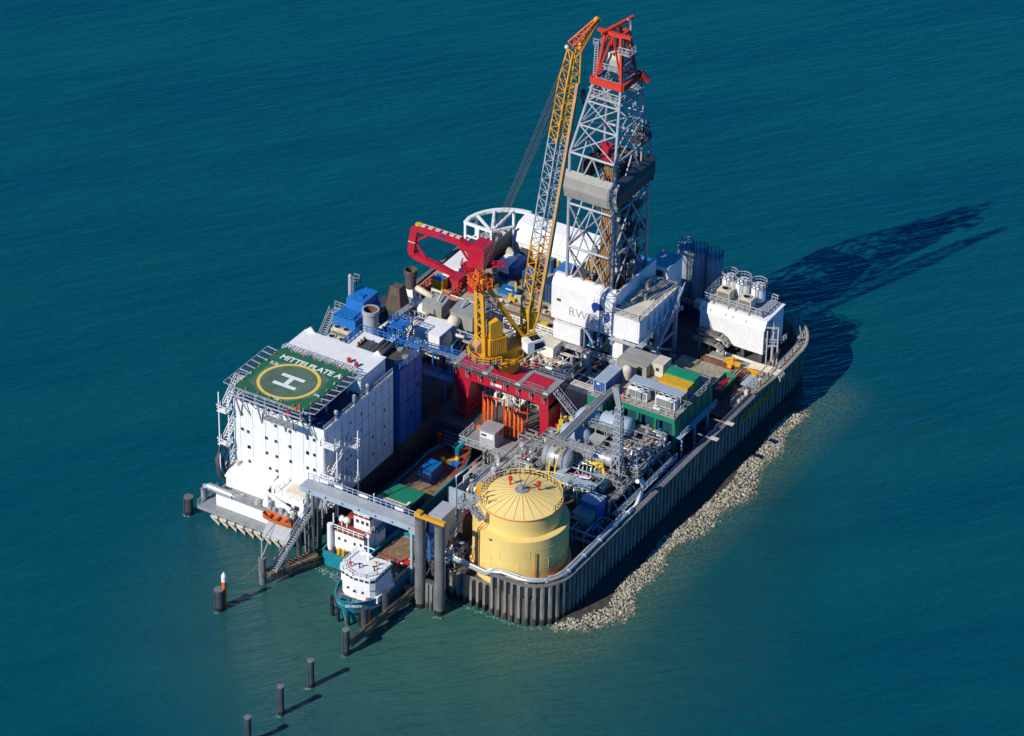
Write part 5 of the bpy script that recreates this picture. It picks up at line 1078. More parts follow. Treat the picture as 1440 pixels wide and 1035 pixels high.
# front edge of the yard
T = thing('yard_parapet', 'white wall with railing along the front edge of the storage yard', 'wall', (-4, 2.4, 5))
M().add([(-14.6, 2.45, 7.6), (7.2, 2.45, 7.6), (7.2, .8, 5.02), (-14.6, .8, 5.02), (-14.6, 2.46, 5.02), (7.2, 2.46, 5.02)], [(0, 1, 2, 3)[::-1], (0, 4, 5, 1)[::-1], (0, 3, 4)[::-1], (1, 5, 2)[::-1]]).build('sloping_face', 'white', T)
M().box(-14.8, 2.3, 7.6, 7.4, 2.7, 7.85).build('coping', 'cream', T); M().rail([(-14.6, 2.5, 7.85), (7.2, 2.5, 7.85)], 1.2, 1.5, .08).build('railing', 'white', T)
for i in range(3):
    M().bar((-9.6, 5.4+i*2.4, 7.7), (5+i*.5, 5.0+i*2.4, 7.7), .3).build('skid_rail', 'rusty', label='rusty skid rail lying across the storage yard paving', cat='rail', group='skid rails on the yard paving')
a, b = V((-16.0, 3.0, 8.0)), V((-12.6, -2.6, 5.2))
M().stairs(a, b, (1, .5, 0), 1.5).build('yard_stair', 'galvanised', label='grey grated stair going down from the storage yard beside the red rack', cat='stairs')
# under the red crane
T = container((-18.5, 12.1, 7.6), 3.2, 6.0, 2.5, 'white_ribbed_y', 'white flat roofed container below the red crane boom', roof='white', doors=False)
container((-16.2, 7.6, 7.6), 2.2, 2.6, 2.2, 'red', 'dark red container beneath the tip of the red boom', doors=True)
T = thing('red_rack', 'red oily equipment rack on the left edge below the red boom', 'rack', (-17.3, 4.2, 5))
M().box(-20.4, 2.2, 7.6, -14.6, 6.6, 7.9).build('base', 'rusty', T)
fr = M().rail([(-20.4, 2.2, 7.9), (-14.6, 2.2, 7.9), (-14.6, 6.6, 7.9), (-20.4, 6.6, 7.9), (-20.4, 2.2, 7.9)], 1.3, 1.2, .1); fr.build('frame', 'bright_red', T)
M().box(-16.9, 2.4, 7.9, -14.9, 4.4, 8.5).build('tray', 'tan', T)
T = thing('generator_set', 'yellow generator with blue top standing in the red rack', 'generator', (-18.2, 5, 7.9))
M().box(-19.5, 4.2, 7.95, -17.2, 6.0, 10.0).build('case', 'yellow', T); M().box(-19.5, 4.2, 10.0, -17.2, 5.0, 10.2).box(-19.3, 5.3, 10, -17.4, 5.9, 10.15).build('top', 'blue', T)
container((-8.6, -.6, 5.0), 3.4, 2.6, 2.6, 'white', 'white rounded equipment cover between red rack and yellow crane mast', doors=False)
T = thing('red_tray', 'red edged drip tray with tan floor in front of the red rack', 'tray', (-13, 0, 7.6)); M().box(-16.2, -1.8, 9.0, -11.0, 2.0, 9.2).build('floor', 'tan', T); M().box(-16.4, -2.0, 8.8, -10.8, -1.8, 9.7).box(-11.0, -1.8, 8.8, -10.8, 2.1, 9.7).build('edge', 'bright_red', T)
for x, y in ((-15.8, -1.4), (-11.4, -1.4), (-15.8, 1.6), (-11.4, 1.6)): M().bar((x, y, 5), (x, y, 9.0), .3).build('leg', 'steel', T)
# ---- white mud building and its tanks
T = thing('mud_building', 'long white ribbed mud building with a roof platform on the right back', 'building', (34.5, 20, 5.5))
M().extrude([(16.9, 7.6), (16.9, 12.6), (17.6, 13.9), (24.2, 14.0), (24.2, 7.6)], 'x', 28.0, 40.6).build('wall', 'white_ribbed_x', T)
M().extrude([(16.75, 12.55), (17.5, 14.05), (24.4, 14.15), (24.4, 14.0), (17.6, 13.88), (16.9, 12.5)], 'x', 27.8, 40.8).build('roof', 'white', T)
M().box(40.6, 17.4, 8.2, 40.66, 19.4, 12.4).build('door', 'navy', T)
for x in (29.5, 33, 36.5, 40): M().box(x-.35, 17.2, 5.5, x+.35, 18.4, 7.6).build('plinth', 'dark_grey', T)
M().box(27.8, 18.2, 14.15, 39.6, 24.3, 14.35).build('platform', 'galvanised', T)
M().rail([(27.9, 24, 14.35), (27.9, 18.3, 14.35), (39.5, 18.3, 14.35), (39.5, 24.2, 14.35), (27.9, 24.2, 14.35)], 1.2, 1.3, .07).build('railing', 'pale_steel', T)
for x in (28.6, 30, 33, 34.4, 37): M().bar((x, 16.9, 13.0), (x, 18.1, 14.4), .14).build('bracket', 'dark_grey', T)
fr = M(); fr.bar((41.0, 17.2, 13.2), (42.8, 18.2, 13.2), .2).bar((42.8, 18.2, 5.5), (42.8, 18.2, 13.2), .25).bar((41.2, 17.2, 5.5), (41.2, 17.2, 12.6), .2).bar((41.2, 17.2, 9.5), (42.8, 18.2, 9.5), .2).rail([(40.7, 17.4, 9.6), (43, 18.4, 9.6), (43, 21, 9.6)], 1.1, 1, .07)
fr.path([(41.4, 19, 5.5), (41.4, 19, 12.4), (41.2, 19.4, 13), (40.8, 19.6, 13)], .3, 8); fr.build('end_frame', 'pale_steel', T)
gl_ = 'white storage tanks on the mud building roof'
for i, (px, py) in enumerate(((1026, 392), (1045, 397), (1067, 404))):
    p = gy(px, py, 22.6); c = V((p.x, 22.6, 14.35)); r = 1.28
    T = thing('storage_tank', ('white round tank with guard rail, left of the three on the mud building', 'white round tank with guard rail, middle of the three on the mud building', 'white round tank with guard rail, right of the three on the mud building')[i], 'tank', c, gl_)
    M().lathe([(r, .2), (r, 3.0), (r*.95, 3.15), (.01, 3.4)], c, 24, smooth=False).build('shell', 'white', T)
    M().rail([c+V((r*1.12*math.cos(a*.5236), r*1.12*math.sin(a*.5236), 3.0)) for a in range(13)], 1.1, 2, .06).lathe([(r*1.02, 2.96), (r*1.16, 2.96), (r*1.16, 3.02), (r*1.02, 3.02)], c, 20).build('railing', 'pale_steel', T)
    M().tube(c+V((0, 0, 3.35)), c+V((0, 0, 3.7)), .22, 8).build('hatch', 'pale_steel', T); M().tube(c+V((.6, .3, 3.2)), c+V((.6, .3, 3.6)), .14, 7).build('vent', 'pale_steel', T)
    M().ladder(c+V((.3, -r-.1, 0)), c+V((.3, -r-.1, 3)), (1, 0, 0), .4, .4, .04).build('ladder', 'galvanised', T)
for i, (px, py) in enumerate(((1020, 420), (1050, 432))):
    p = g(px, py, 14.4); cooler((p.x, p.y, 14.36), ('cream rooftop cooler with dark fan, left of the two in front of the white tanks', 'cream rooftop cooler with dark fan, right of the two in front of the white tanks')[i], 1, 1, 2.5, 1.9, 2.1, 'rooftop coolers on the mud building', 'cream')
gs = 'tall shaded silos at the back'
for i, (px, py, h_) in enumerate(((965, 345, 10.5), (985, 351.5, 10.2), (1006, 359, 9.8))):
    p = gy(px, py, 27.6); c = V((p.x, 27.6, 5)); r = 1.42; zt = p.z-5
    T = thing('silo', ('tall silo with its shade coloured blue, leftmost of the three at the back', 'tall blue silo with one bright streak, middle of the three at the back', 'tall pale silo partly in sun, rightmost of the three at the back')[i], 'silo', c, gs)
    M().lathe([(r, 0), (r, zt), (r*.97, zt+.12), (.01, zt+.3)], c, 24).build('shell', 'pale_steel' if i else 'blue_grey', T)  # left shell is blue grey to colour in the rig's shade
    M().lathe([(r+.01, zt*.55), (r+.06, zt*.55), (r+.06, zt*.57), (r+.01, zt*.57)], c, 24).lathe([(r+.01, zt*.98), (r+.08, zt*.98), (r+.08, zt), (r+.01, zt)], c, 24).build('band', 'steel', T)
    M().rail([c+V((r*.98*math.cos(a*.5236), r*.98*math.sin(a*.5236), zt)) for a in range(13)], 1.0, 2, .05).build('railing', 'steel', T)
    M().ladder(c+V((-.4, -r-.12, 0)), c+V((-.4, -r-.12, zt)), (1, 0, 0), .45, .45, .045).build('ladder', 'pale_steel', T)
    M().path([c+V((r*.6, -r*.85, 0)), c+V((r*.6, -r*.85, zt+.6)), c+V((.2, -.2, zt+.9)), c+V((.1, -.1, zt+.2))], .11, 6).build('fill_pipe', 'galvanised', T)
T = thing('service_tank', 'low blue grey service frame at the foot of the silos', 'frame', (22.5, 24.4, 5.5))
M().box(18.5, 23.6, 5.5, 26.4, 25.6, 8.2).build('tank', 'navy', T); M().rail([(18.6, 23.6, 8.2), (26.4, 23.6, 8.2), (26.4, 25.6, 8.2)], 1.1, 1.2, .06).build('railing', 'blue_grey', T); M().box(23.4, 23.2, 8.2, 25.8, 24.6, 9.6).build('pump_box', 'cream', T)
T = thing('shaded_store', 'blue shaded equipment store with cluttered roof between derrick and silos', 'building', (14.5, 21.5, 5))
M().box(10.4, 19.4, 5, 18.0, 25.6, 13.6).build('wall', 'blue_grey', T); M().box(10.3, 19.3, 13.6, 18.1, 25.7, 13.75).build('roof', 'bright_blue', T)
for i in range(9): x, y = 10.8+rng.random()*6.4, 20+rng.random()*5; M().cbox((x, y, 13.75), .5+rng.random()*.7, .5, .4+rng.random()*.9).tube((x, y, 13.75), (x+.3, y+.1, 15+rng.random()), .12, 6).build('roof_unit', ('pale_steel', 'white', 'bright_blue')[i % 3], T)
# conveyors, beams, pipes, skips on the concrete basement
T = thing('cuttings_conveyor', 'pair of long ribbed grey conveyors curving at the front foot of the mud building', 'conveyor', (32, 15.4, 5.5))
for k in range(2):
    y = 15.9-k*1.5; pts = [(28.4, y, 9.4-k*.8), (32.2, y, 9.4-k*.8), (33.2, y-.05, 9.2-k*.8), (33.9, y-.1, 8.5-k*.8), (34.0, y-.1, 7.7-k*.8)]
    cv = M()
    for a, b in zip(pts, pts[1:]): cv.bar(a, b, 1.1, .5)
    cv.build('casing', 'container_grey', T); rbs = M()
    for i in range(18): x = 28.6+i*.24; rbs.box(x, y-.6, 9.3-k*.8, x+.1, y+.6, 9.72-k*.8)
    rbs.build('casing_rib', 'dark_grey', T)
for x in (29, 31, 33): M().bar((x, 15.2, 5.5), (x, 15.2, 8), .3).build('leg', 'steel', T)
gl_ = 'long beams lying across the basement paving'
for i, (y, w_, mt_) in enumerate(((16.2, .35, 'white'), (14.7, 1.4, 'steel'), (13.5, .3, 'cream'), (12.8, .9, 'rusty'))):
    M().box(32.0-i*.4, y-w_/2, 5.5, 44.2, y+w_/2, 6.15+.1*i).build('skid_beam', mt_, label=('white skid beam closest to the mud building', 'wide dark skid beam with grating', 'narrow cream skid beam', 'rusty skid beam closest to the pipe stack')[i], cat='beam', group=gl_)
for i, (x, y) in enumerate(((36.9, 13.0), (41.8, 12.8))):
    T = thing('yellow_trolley', ('orange yellow pipe trolley on the skid beams, left one', 'orange yellow pipe trolley on the skid beams, right one')[i], 'trolley', (x, y, 6.4), 'pipe trolleys on the skid beams')
    M().box(x-1.6, y-.4, 6.5, x+1.6, y+.4, 7.1).box(x-.4, y-1.4, 6.5, x+.4, y-.41, 7.0).box(x-.3, y+.41, 6.5, x+.3, y+1.4, 7.0).build('frame', 'crane_yellow', T); M().tube((x, y, 7.1), (x, y, 8.0), .35, 8).bar((x-1.4, y, 7.2), (x+.2, y, 7.9), .25).build('winch', 'crane_yellow', T)
    for sx in (-1.3, 1.3): M().tube((x+sx, y-.5, 6.45), (x+sx, y+.5, 6.45), .28, 10).build('wheel', 'dark_grey', T)
T = thing('pipe_stack', 'stack of striped red and white drill pipes on the basement paving', 'pipe stack', (39.6, 11, 5.5))
for i in range(26): x = 37.3+i*.18; M().tube((x, 9.4+rng.uniform(0, .5), 5.8+.24*(i % 3)), (x+.15, 12.4+rng.uniform(-.6, .2), 5.8+.24*(i % 3)), .11, 6).build('drill_pipe', ('cream', 'deck_red', 'pale_steel', 'cream', 'rusty')[i % 5], T)
T = thing('overboard_pipe', 'bundle of four white pipes hooking over the top of the right wall', 'pipe', (43, 9.5, 6))
for i in range(4): y = 11.2+i*.55; M().path([(40.6, y+.4, 8.1), (44.8, y, 8.6), (46.4, y, 8.6), (47.0, y, 8.2), (47.05, y, 7.6)], .17, 8).build('pipe', 'cream', T)
q = g(1014, 541, 6)
T = thing('cuttings_skip', 'open green waste skip holding a red liner on the basement edge', 'skip', (38.8, 5.9, 5.5))
sk = M(); x0, x1, y0, y1 = 37.7, 40.0, 3.0, 8.8
o = []
for z, e in ((5.5, .5), (7.6, 0)): o += [(x0+e, y0+e, z), (x1-e, y0+e, z), (x1-e, y1-e, z), (x0+e, y1-e, z)]
for z, e in ((7.6, .18), (5.75, .62)): o += [(x0+e, y0+e, z), (x1-e, y0+e, z), (x1-e, y1-e, z), (x0+e, y1-e, z)]
sk.add(o, [(3, 2, 1, 0)]+[(k*4+i, k*4+(i+1) % 4, k*4+4+(i+1) % 4, k*4+4+i) for k in range(3) for i in range(4)]+[(12, 13, 14, 15)]).build('tub', 'green', T)
M().add([(x0+.5, y0+.7, 7.3), (x0+1.8, y0+.5, 7.6), (x1-.5, y1-1.2, 7.5), (x1-.7, y1-.5, 7.2), (x0+1.2, y1-.9, 7.4), (x0+.4, y0+1.6, 7.5), (x0+1.3, (y0+y1)/2, 6.9)], [(0, 1, 6), (1, 2, 6), (2, 3, 6), (3, 4, 6), (4, 5, 6), (5, 0, 6)]).build('liner', 'red', T)
T = thing('wall_gallery', 'cluttered steel gallery with rails along the inside of the right wall', 'walkway', (44, 6, 7))
M().box(43.4, 0, 7.3, 45.0, 14, 7.5).build('grating', 'concrete', T); M().rail([(43.5, 0, 7.5), (43.5, 14, 7.5)], 1.1, 1.2, .07).build('railing', 'pale_steel', T)
for i in range(9): y = 1.5+i*1.3; M().cbox((44.3, y, 7.5), .5+rng.random()*.5, .6, .5+rng.random()*.7).build('valve_box', ('pale_steel', 'steel', 'cream', 'dark_grey')[i % 4], T)
for i in range(3): M().path([(44.9, -8, 7.6+i*.3), (44.9, 11+i, 7.6+i*.3), (43.6-i*.4, 15+i, 7.6+i*.3), (42.6, 19.5, 7.6+i*.3)], .13, 6).build('pipe', ('pale_steel', 'cream', 'rusty')[i], T)
M().box(41.4, 7.4, 7.0, 43.2, 10.6, 7.2).build('cover_plate', 'blue_grey', label='flat blue grey cover plates beside the wall gallery', cat='plate')
M().box(41.6, 3.6, 6.6, 43.3, 6.6, 6.75).build('tan_hatch', 'tan', label='tan hatch cover between wall gallery and green platform', cat='panel')
for y in (-6.2, -11.6):
    p = V((45.2, y, 7.8)); T = thing('boarding_plate', 'small grey plate on an arm jutting over the right wall', 'bracket', p, 'plates on arms over the right wall'); M().bar((43.4, y, 8.3), (46.3, y, 8.3), .16).build('arm', 'steel', T); M().box(45.9, y-.45, 8.4, 47.4, y+.45, 8.5).build('plate', 'cream', T)
# ================================================================ green platform and process area
GZ = 13.0
T = thing('treatment_platform', 'green sided raised platform carrying containers and coolers above the right wall', 'platform', (33.5, -8, 5))
M().box(25.5, -16.2, 12.75, 41.4, -3.4, GZ).build('deck', 'concrete', T)
M().box(30.6, -16.35, 12.0, 41.5, -16.2, 12.95).box(41.4, -16.2, 8.2, 41.55, -3.3, 13.05).box(25.2, -17.4, 9.4, 29.4, -17.25, 12.9).box(29.25, -17.25, 9.4, 29.4, -14, 12.9).build('side_panel', 'green', T)
M().box(25.4, -17.25, 12.75, 29.3, -16.2, GZ).build('ledge', 'concrete', T)
M().box(27.0, -14.8, 5, 41.0, -3.6, 12.7).build('lower_wall', 'dark_teal', T)
M().rail([(30.6, -16.1, GZ), (41.3, -16.1, GZ), (41.3, -3.5, GZ), (34, -3.5, GZ)], 1.15, 1.5, .06).rail([(25.3, -17.2, GZ), (28.4, -17.2, GZ)], 1.1, 1.2, .06).build('railing', 'pale_steel', T)
for x in (30.9, 34.3, 37.7, 41.2): M().bar((x, -16.0, 5), (x, -16.0, 12.7), .45).build('column', 'green', T)
M().box(41.55, -16, 9.2, 42.6, -3.4, 9.35).rail([(42.55, -16, 9.35), (42.55, -3.4, 9.35)], 1.1, 1.6, .06).build('side_gallery', 'blue_grey', T)
for y in (-15, -10.5, -6): M().bar((42.3, y, 5), (42.3, y, 9.2), .3).bar((42.3, y, 6), (41.5, y+1.5, 9.2), .2).build('prop', 'blue_grey', T)
for i in range(5): y = -14+i*2.3; M().bar((41.6, y, 8.3), (41.6, y, 12.9), .16).build('rib', 'green', T)
container((26.9, -13.5, GZ), 2.3, 5.7, 2.6, 'container_blue', 'blue shipping container at the front left corner of the green platform', roof='blue_grey')
M().box(26.4, -16.41, 14.9, 26.9, -16.36, 15.3).build('label_plate', 'paint_white', label='white sticker plate on the blue container door', cat='plate')
for k, lb in ((0, 'long grey cabin with an open door, front one of the joined pair'), (1, 'long grey cabin, rear one of the joined pair')):
    T = container((28.5, -7.05+k*2.2, GZ), 5.6, 2.18, 2.4, 'container_grey', lb, 'joined grey cabins on the green platform', doors=False, cat='cabin', roof='container_grey')
    if not k: M().box(29.6, -8.2, GZ+.15, 30.5, -8.135, GZ+2.1).build('doorway', 'black', T); M().box(28.5, -8.9, GZ+.15, 29.55, -8.8, GZ+2.1).build('open_door', 'blue_grey', T)
T = container((32.5, -5.0, GZ), 2.1, 2.8, 2.6, 'cream', 'small cream cabin standing between grey cabins and green container', doors=False, cat='cabin', roof='cream')
M().box(32.2, -6.46, GZ+1.2, 32.8, -6.405, GZ+1.8).build('window', 'window_glass', T)
container((37.5, -6.6, GZ), 5.5, 2.3, 2.6, 'container_green', 'green shipping container on the green platform behind the yellow one', doors=False, roof='container_green')
T = container((37.5, -8.9, GZ), 5.5, 2.2, 2.25, 'container_yellow', 'yellow shipping container beside the cooler canopy', doors=False, roof='container_yellow')
M().box(40.25, -9.6, GZ+.3, 40.3, -8.6, GZ+1.9).build('door', 'blue', T)
T = thing('cooler_canopy', 'long pale blue flat canopy roof above the two big coolers', 'canopy', (36, -12.2, GZ))
M().box(30.9, -13.3, GZ+2.45, 40.9, -11.2, GZ+2.6).build('roof', 'blue_grey', T)
for x in (31.0, 36, 40.8):
    for y in (-13.2, -11.3): M().bar((x, y, GZ), (x, y, GZ+2.45), .12).build('post', 'pale_steel', T)
cooler((33.2, -13.85, GZ), 'big pale cooler with three fans, left of the two on the green platform', 3, 1, 3.7, 1.3, 2.1, 'big three fan coolers', 'paint_white')
cooler((38.5, -13.75, GZ), 'big pale cooler with three fans, right of the two on the green platform', 3, 1, 3.7, 1.3, 2.1, 'big three fan coolers', 'paint_white')
p = V((28.9, -10.4, GZ)); T = thing('water_vessel', 'cream egg shaped vessel on legs beside the blue container', 'vessel', p); M().lathe([(.45, .5), (.62, 1.2), (.85, 2.4), (.75, 2.9), (.4, 3.2), (.01, 3.3)], p, 16, smooth=True).build('shell', 'cream', T)
for a in range(3): M().bar(p+V((.4*math.cos(a*2.1), .4*math.sin(a*2.1), 0)), p+V((.5*math.cos(a*2.1), .5*math.sin(a*2.1), .9)), .1).build('leg', 'blue', T)
for x, y, mt_, h_ in ((31.2, -15.6, 'bright_red', 1.1), (29.6, -15.0, 'bright_red', 1.0)): M().tube((x, y, GZ), (x, y, GZ+h_), .25, 8).ball((x, y, GZ+h_), .32).build('fire_monitor', mt_, label='red fire monitor at the front edge of the green platform', cat='fire monitor', group='fire monitors on the green platform')
M().path([(31.8, -9.9, GZ+.2), (31.6, -9.6, GZ+.9), (32.4, -9.4, GZ+1.1), (32.8, -9.6, GZ+.3)], .2, 8).build('bent_pipe', 'white', label='short white bent pipe beside the small cream cabin', cat='pipe')
p = g(924, 573, GZ); M().ball((p.x, -15.2, GZ+.35), .5).tube((p.x, -15.2, GZ+.3), (p.x+1.0, -15.2, GZ+.3), .3, 8).build('white_pump', 'white', label='small white pump on the deck in front of the right big cooler', cat='pump')
for x in (33.6, 39.4): M().bar((x, -15.7, GZ), (x, -15.7, GZ+2.6), .16).bar((x, -15.7, GZ+2.6), (x+.8, -15.2, GZ+2.9), .1).box(x+.5, -15.5, GZ+2.75, x+1.1, -15.1, GZ+2.95).build('deck_lamp', 'pale_steel', label='pale lamp post at the front railing of the green platform', cat='lamp post', group='lamp posts on the green platform')
container((20.8, -11.6, 5), 4.6, 3.0, 4.6, 'cream', 'long cream roofed store between the portal stair and the green platform', doors=False, cat='store', roof='cream')
M().ball((18.4, -12.6, 9.4), .4).box(18.1, -12.9, 8.0, 18.7, -12.3, 9.3).build('hose_box', 'bright_red', label='red hose box at the left end of the cream roofed store', cat='hose box')
M().box(21.5, -9.6, 8.2, 25.0, -8.0, 8.5).build('green_cover', 'green', label='green tarpaulin cover behind the cream roofed store', cat='tarpaulin')
# ---- process deck
M().prism([(22.6, -38.5), (41.8, -38.5), (41.8, -17.8), (24.4, -17.8), (22.6, -27)], 8.25, 8.5).build('process_deck', 'deck_steel', label='grey steel process deck crowded with vessels and pipes', cat='deck')
for x in (24, 30, 36, 41.4):
    for y in (-38, -31, -24.5, -18.4): M().bar((x, y, 5), (x, y, 8.25), .4).build('deck_column', 'blue_grey', label='blue grey column under the process deck', cat='column', group='columns under the process deck')
def vessel(name, label, p, q, r, mt_, saddle=True, bands=3, group=None, z0=8.5, bandm='dark_grey', dome=.35):
    p, q = V(p), V(q); T = thing(name, label, 'vessel', (p.x, p.y, z0), group)
    M().hcyl(p, q, r, 28, dome).build('shell', mt_, T); d = (q-p).normalized(); a = d.cross(V((0, 0, 1))).normalized()
    bd = M()
    for i in range(bands):
        c = p.lerp(q, (i+.5)/bands)
        for k in range(22): t0, t1 = 2*math.pi*k/22, 2*math.pi*(k+1)/22; bd.bar(c+a*(r*1.01*math.cos(t0))+V((0, 0, r*1.01*math.sin(t0))), c+a*(r*1.01*math.cos(t1))+V((0, 0, r*1.01*math.sin(t1))), .1, .06)
    if bands: bd.build('band', bandm, T)
    for t in (.2, .8):
        c = p.lerp(q, t); s = M(); s.add([c+a*e*r*.75+d*f+V((0, 0, z)) for f in (-.2, .2) for e, z in ((-1, z0-c.z), (1, z0-c.z), (1, -r*.5), (-1, -r*.5))], [(0, 1, 2, 3), (7, 6, 5, 4), (0, 4, 5, 1), (1, 5, 6, 2), (2, 6, 7, 3), (3, 7, 4, 0)]); s.build('saddle', 'steel', T)
    n_ = M()
    for t in (.3, .62): c = p.lerp(q, t)+V((0, 0, r)); n_.tube(c-V((0, 0, .1)), c+V((0, 0, .5)), .2, 8).tube(c+V((0, 0, .5)), c+V((0, 0, .58)), .3, 8)
    n_.build('nozzle', 'steel', T); return T
T = vessel('separator_vessel', 'fat shiny silver vessel standing just behind the yellow tank', (27.1, -34.4, 11.3), (31.6, -33.8, 11.3), 1.8, 'silver', dome=.12)
M().path([(29.4, -37.2, 8.5), (29.4, -36.9, 12.0), (29.6, -35.4, 13.3), (29.6, -34.0, 13.5)], .12).path([(30.6, -37.4, 8.5), (30.6, -37.1, 11.8), (30.8, -35.4, 13.2), (30.8, -34.0, 13.4)], .12).build('yellow_pipe', 'yellow', T)
T = vessel('separator_vessel', 'long slender shiny silver vessel with dark straps in the middle of the process deck', (28.3, -30.2, 11.2), (37.4, -30.0, 11.2), 1.2, 'silver', bands=5, dome=.8)
vessel('storage_vessel', 'big pale blue vessel with round end under the pipe bridge, left one', (26.8, -21.6, 11.2), (29.0, -21.8, 11.2), 2.1, 'blue_grey', group='pale blue vessels', bands=0, dome=.6)
vessel('storage_vessel', 'big pale blue vessel beside the lattice mast, right one', (30.2, -20.4, 11.0), (35.0, -20.0, 11.0), 1.9, 'blue_grey', group='pale blue vessels', bands=1, dome=.4)
vessel('storage_vessel', 'smaller pale blue vessel behind the long silver one', (26.0, -25.6, 10.6), (29.4, -25.4, 10.6), 1.5, 'blue_grey', group='pale blue vessels', bands=0, dome=.8)
T = thing('pipe_bridge', 'long sloping grey pipe bridge crossing over the process deck vessels', 'pipe bridge', (28.4, -24, 8.5))
a, b = V((28.2, -31.2, 12.6)), V((28.7, -13.9, 14.0))
M().bar(a, b, 1.3, .3).build('tray', 'pale_steel', T)
for k in (-.45, -.15, .15, .45): M().tube(a+V((k, 0, .3)), b+V((k, 0, .3)), .11, 6).build('pipe', 'galvanised' if k < 0 else 'steel', T)
M().bar(a+V((.66, 0, .25)), b+V((.66, 0, .25)), .08, .5).bar(a+V((-.66, 0, .25)), b+V((-.66, 0, .25)), .08, .5).build('edge_rail', 'pale_steel', T)
for t in (.06, .4, .75): p = a.lerp(b, t); M().bar((p.x-.5, p.y, 8.5), p+V((-.5, 0, -.1)), .2).bar((p.x+.5, p.y, 8.5), p+V((.5, 0, -.1)), .2).build('support', 'steel', T)
# lattice mast
p = V((38.6, -30.4, 5)); T = thing('lattice_mast', 'slender pale lattice mast rising at the right edge of the process deck', 'mast', p)
s0, s1 = 1.25, .62
M().truss([p+V((a*s0, b*s0, 0)) for a, b in ((-1, -1), (1, -1), (1, 1), (-1, 1))], [p+V((a*s1, b*s1, 8)) for a, b in ((-1, -1), (1, -1), (1, 1), (-1, 1))], 3, .13, .09).build('lower_frame', 'pale_steel', T)
M().truss([p+V((a*s1, b*s1, 8)) for a, b in ((-1, -1), (1, -1), (1, 1), (-1, 1))], [p+V((a*.5, b*.5, 17.5)) for a, b in ((-1, -1), (1, -1), (1, 1), (-1, 1))], 8, .09, .06).build('upper_frame', 'pale_steel', T)
M().ladder(p+V((.2, -.2, 0)), p+V((.2, -.2, 17.5)), (1, 0, 0), .4, .45, .04).build('ladder', 'blue_grey', T)
M().add([p+V((-1.6, 0, 20.8)), p+V((-.5, .4, 20.6)), p+V((.3, .1, 17.2)), p+V((-.3, -.3, 17.0)), p+V((-1.5, .3, 20.8)), p+V((-.5, .7, 20.6)), p+V((.3, .4, 17.2)), p+V((-.3, 0, 17.0))], [(0, 1, 2, 3), (7, 6, 5, 4), (0, 4, 5, 1), (1, 5, 6, 2), (2, 6, 7, 3), (3, 7, 4, 0)]).build('panel_antenna', 'galvanised', T)
def pipe_skid(label, x0, y0, x1, y1, z0, h, seed, mats=('pale_steel', 'galvanised', 'silver', 'steel', 'steel', 'dark_grey'), acc=('red', 'bright_blue', 'yellow'), dens=1.25, frame='steel', name='pipe_manifold'):
    r_ = random.Random(seed); T = thing(name, label, 'pipework', ((x0+x1)/2, (y0+y1)/2, z0))
    fr = M(); nx_ = max(1, round((x1-x0)/2.6)); ny_ = max(1, round((y1-y0)/2.6))
    for i in range(nx_+1):
        for j in range(ny_+1): x, y = x0+(x1-x0)*i/nx_, y0+(y1-y0)*j/ny_; fr.bar((x, y, z0), (x, y, z0+h), .16)
    for i in range(nx_+1): x = x0+(x1-x0)*i/nx_; fr.bar((x, y0, z0+h), (x, y1, z0+h), .16).bar((x, y0, z0+h*.5), (x, y1, z0+h*.5), .12)
    for j in range(ny_+1): y = y0+(y1-y0)*j/ny_; fr.bar((x0, y, z0+h), (x1, y, z0+h), .16).bar((x0, y, z0+h*.5), (x1, y, z0+h*.5), .12)
    fr.build('frame', frame, T)
    n_ = int((x1-x0)*(y1-y0)*.42*dens)+5
    for i in range(n_):
        r = r_.choice((.07, .1, .14, .2, .26)); z = z0+h*r_.uniform(.25, 1.02); al = r_.random() < .5
        if al: ya = r_.uniform(y0, y1); xa = r_.uniform(x0, x0+(x1-x0)*.4); xb = r_.uniform(x0+(x1-x0)*.6, x1); P_ = [(xa, ya, z0+.1), (xa, ya, z), (xb, ya, z), (xb, ya+r_.uniform(-1, 1), z), (xb, ya+r_.uniform(-1, 1), z0+.2)]
        else: xa = r_.uniform(x0, x1); ya = r_.uniform(y0, y0+(y1-y0)*.4); yb = r_.uniform(y0+(y1-y0)*.6, y1); P_ = [(xa, ya, z0+.1), (xa, ya, z), (xa, yb, z), (xa+r_.uniform(-1, 1), yb, z), (xa+r_.uniform(-1, 1), yb, z0+.2)]
        M().path(P_, r, 7).build('pipe', r_.choice(mats), T)
        if r_.random() < .5:
            q = V(P_[1]).lerp(V(P_[2]), r_.uniform(.2, .8)); v_ = M().ball(q, r*1.9, 8, 5).tube(q, q+V((0, 0, r*4+.2)), .05, 6); v_.lathe([(.05, 0), (.22+r*.4, 0), (.22+r*.4, .06), (.05, .06)], q+V((0, 0, r*4+.2)), 10); v_.build('valve', r_.choice(acc) if r_.random() < .45 else 'steel', T)
    for i in range(max(2, int(n_*.3))):
        x, y = r_.uniform(x0+.4, x1-.4), r_.uniform(y0+.4, y1-.4)
        if r_.random() < .5: M().tube((x, y, z0), (x, y, z0+h*r_.uniform(.4, .95)), r_.uniform(.25, .5), 12).build('drum', r_.choice(mats), T)
        else: M().cbox((x, y, z0), r_.uniform(.6, 1.4), r_.uniform(.5, 1), h*r_.uniform(.25, .7), 0).build('cabinet', r_.choice(('steel', 'pale_steel', 'dark_grey', 'container_grey')), T)
    return T
pipe_skid('dense pipe manifold on the process deck right beside the lattice mast', 33.2, -27.8, 40.8, -23.0, 8.5, 2.6, 3)
pipe_skid('dense pipe manifold between the pale blue vessels and the green platform', 35.6, -22.0, 41.0, -17.9, 8.5, 2.4, 5)
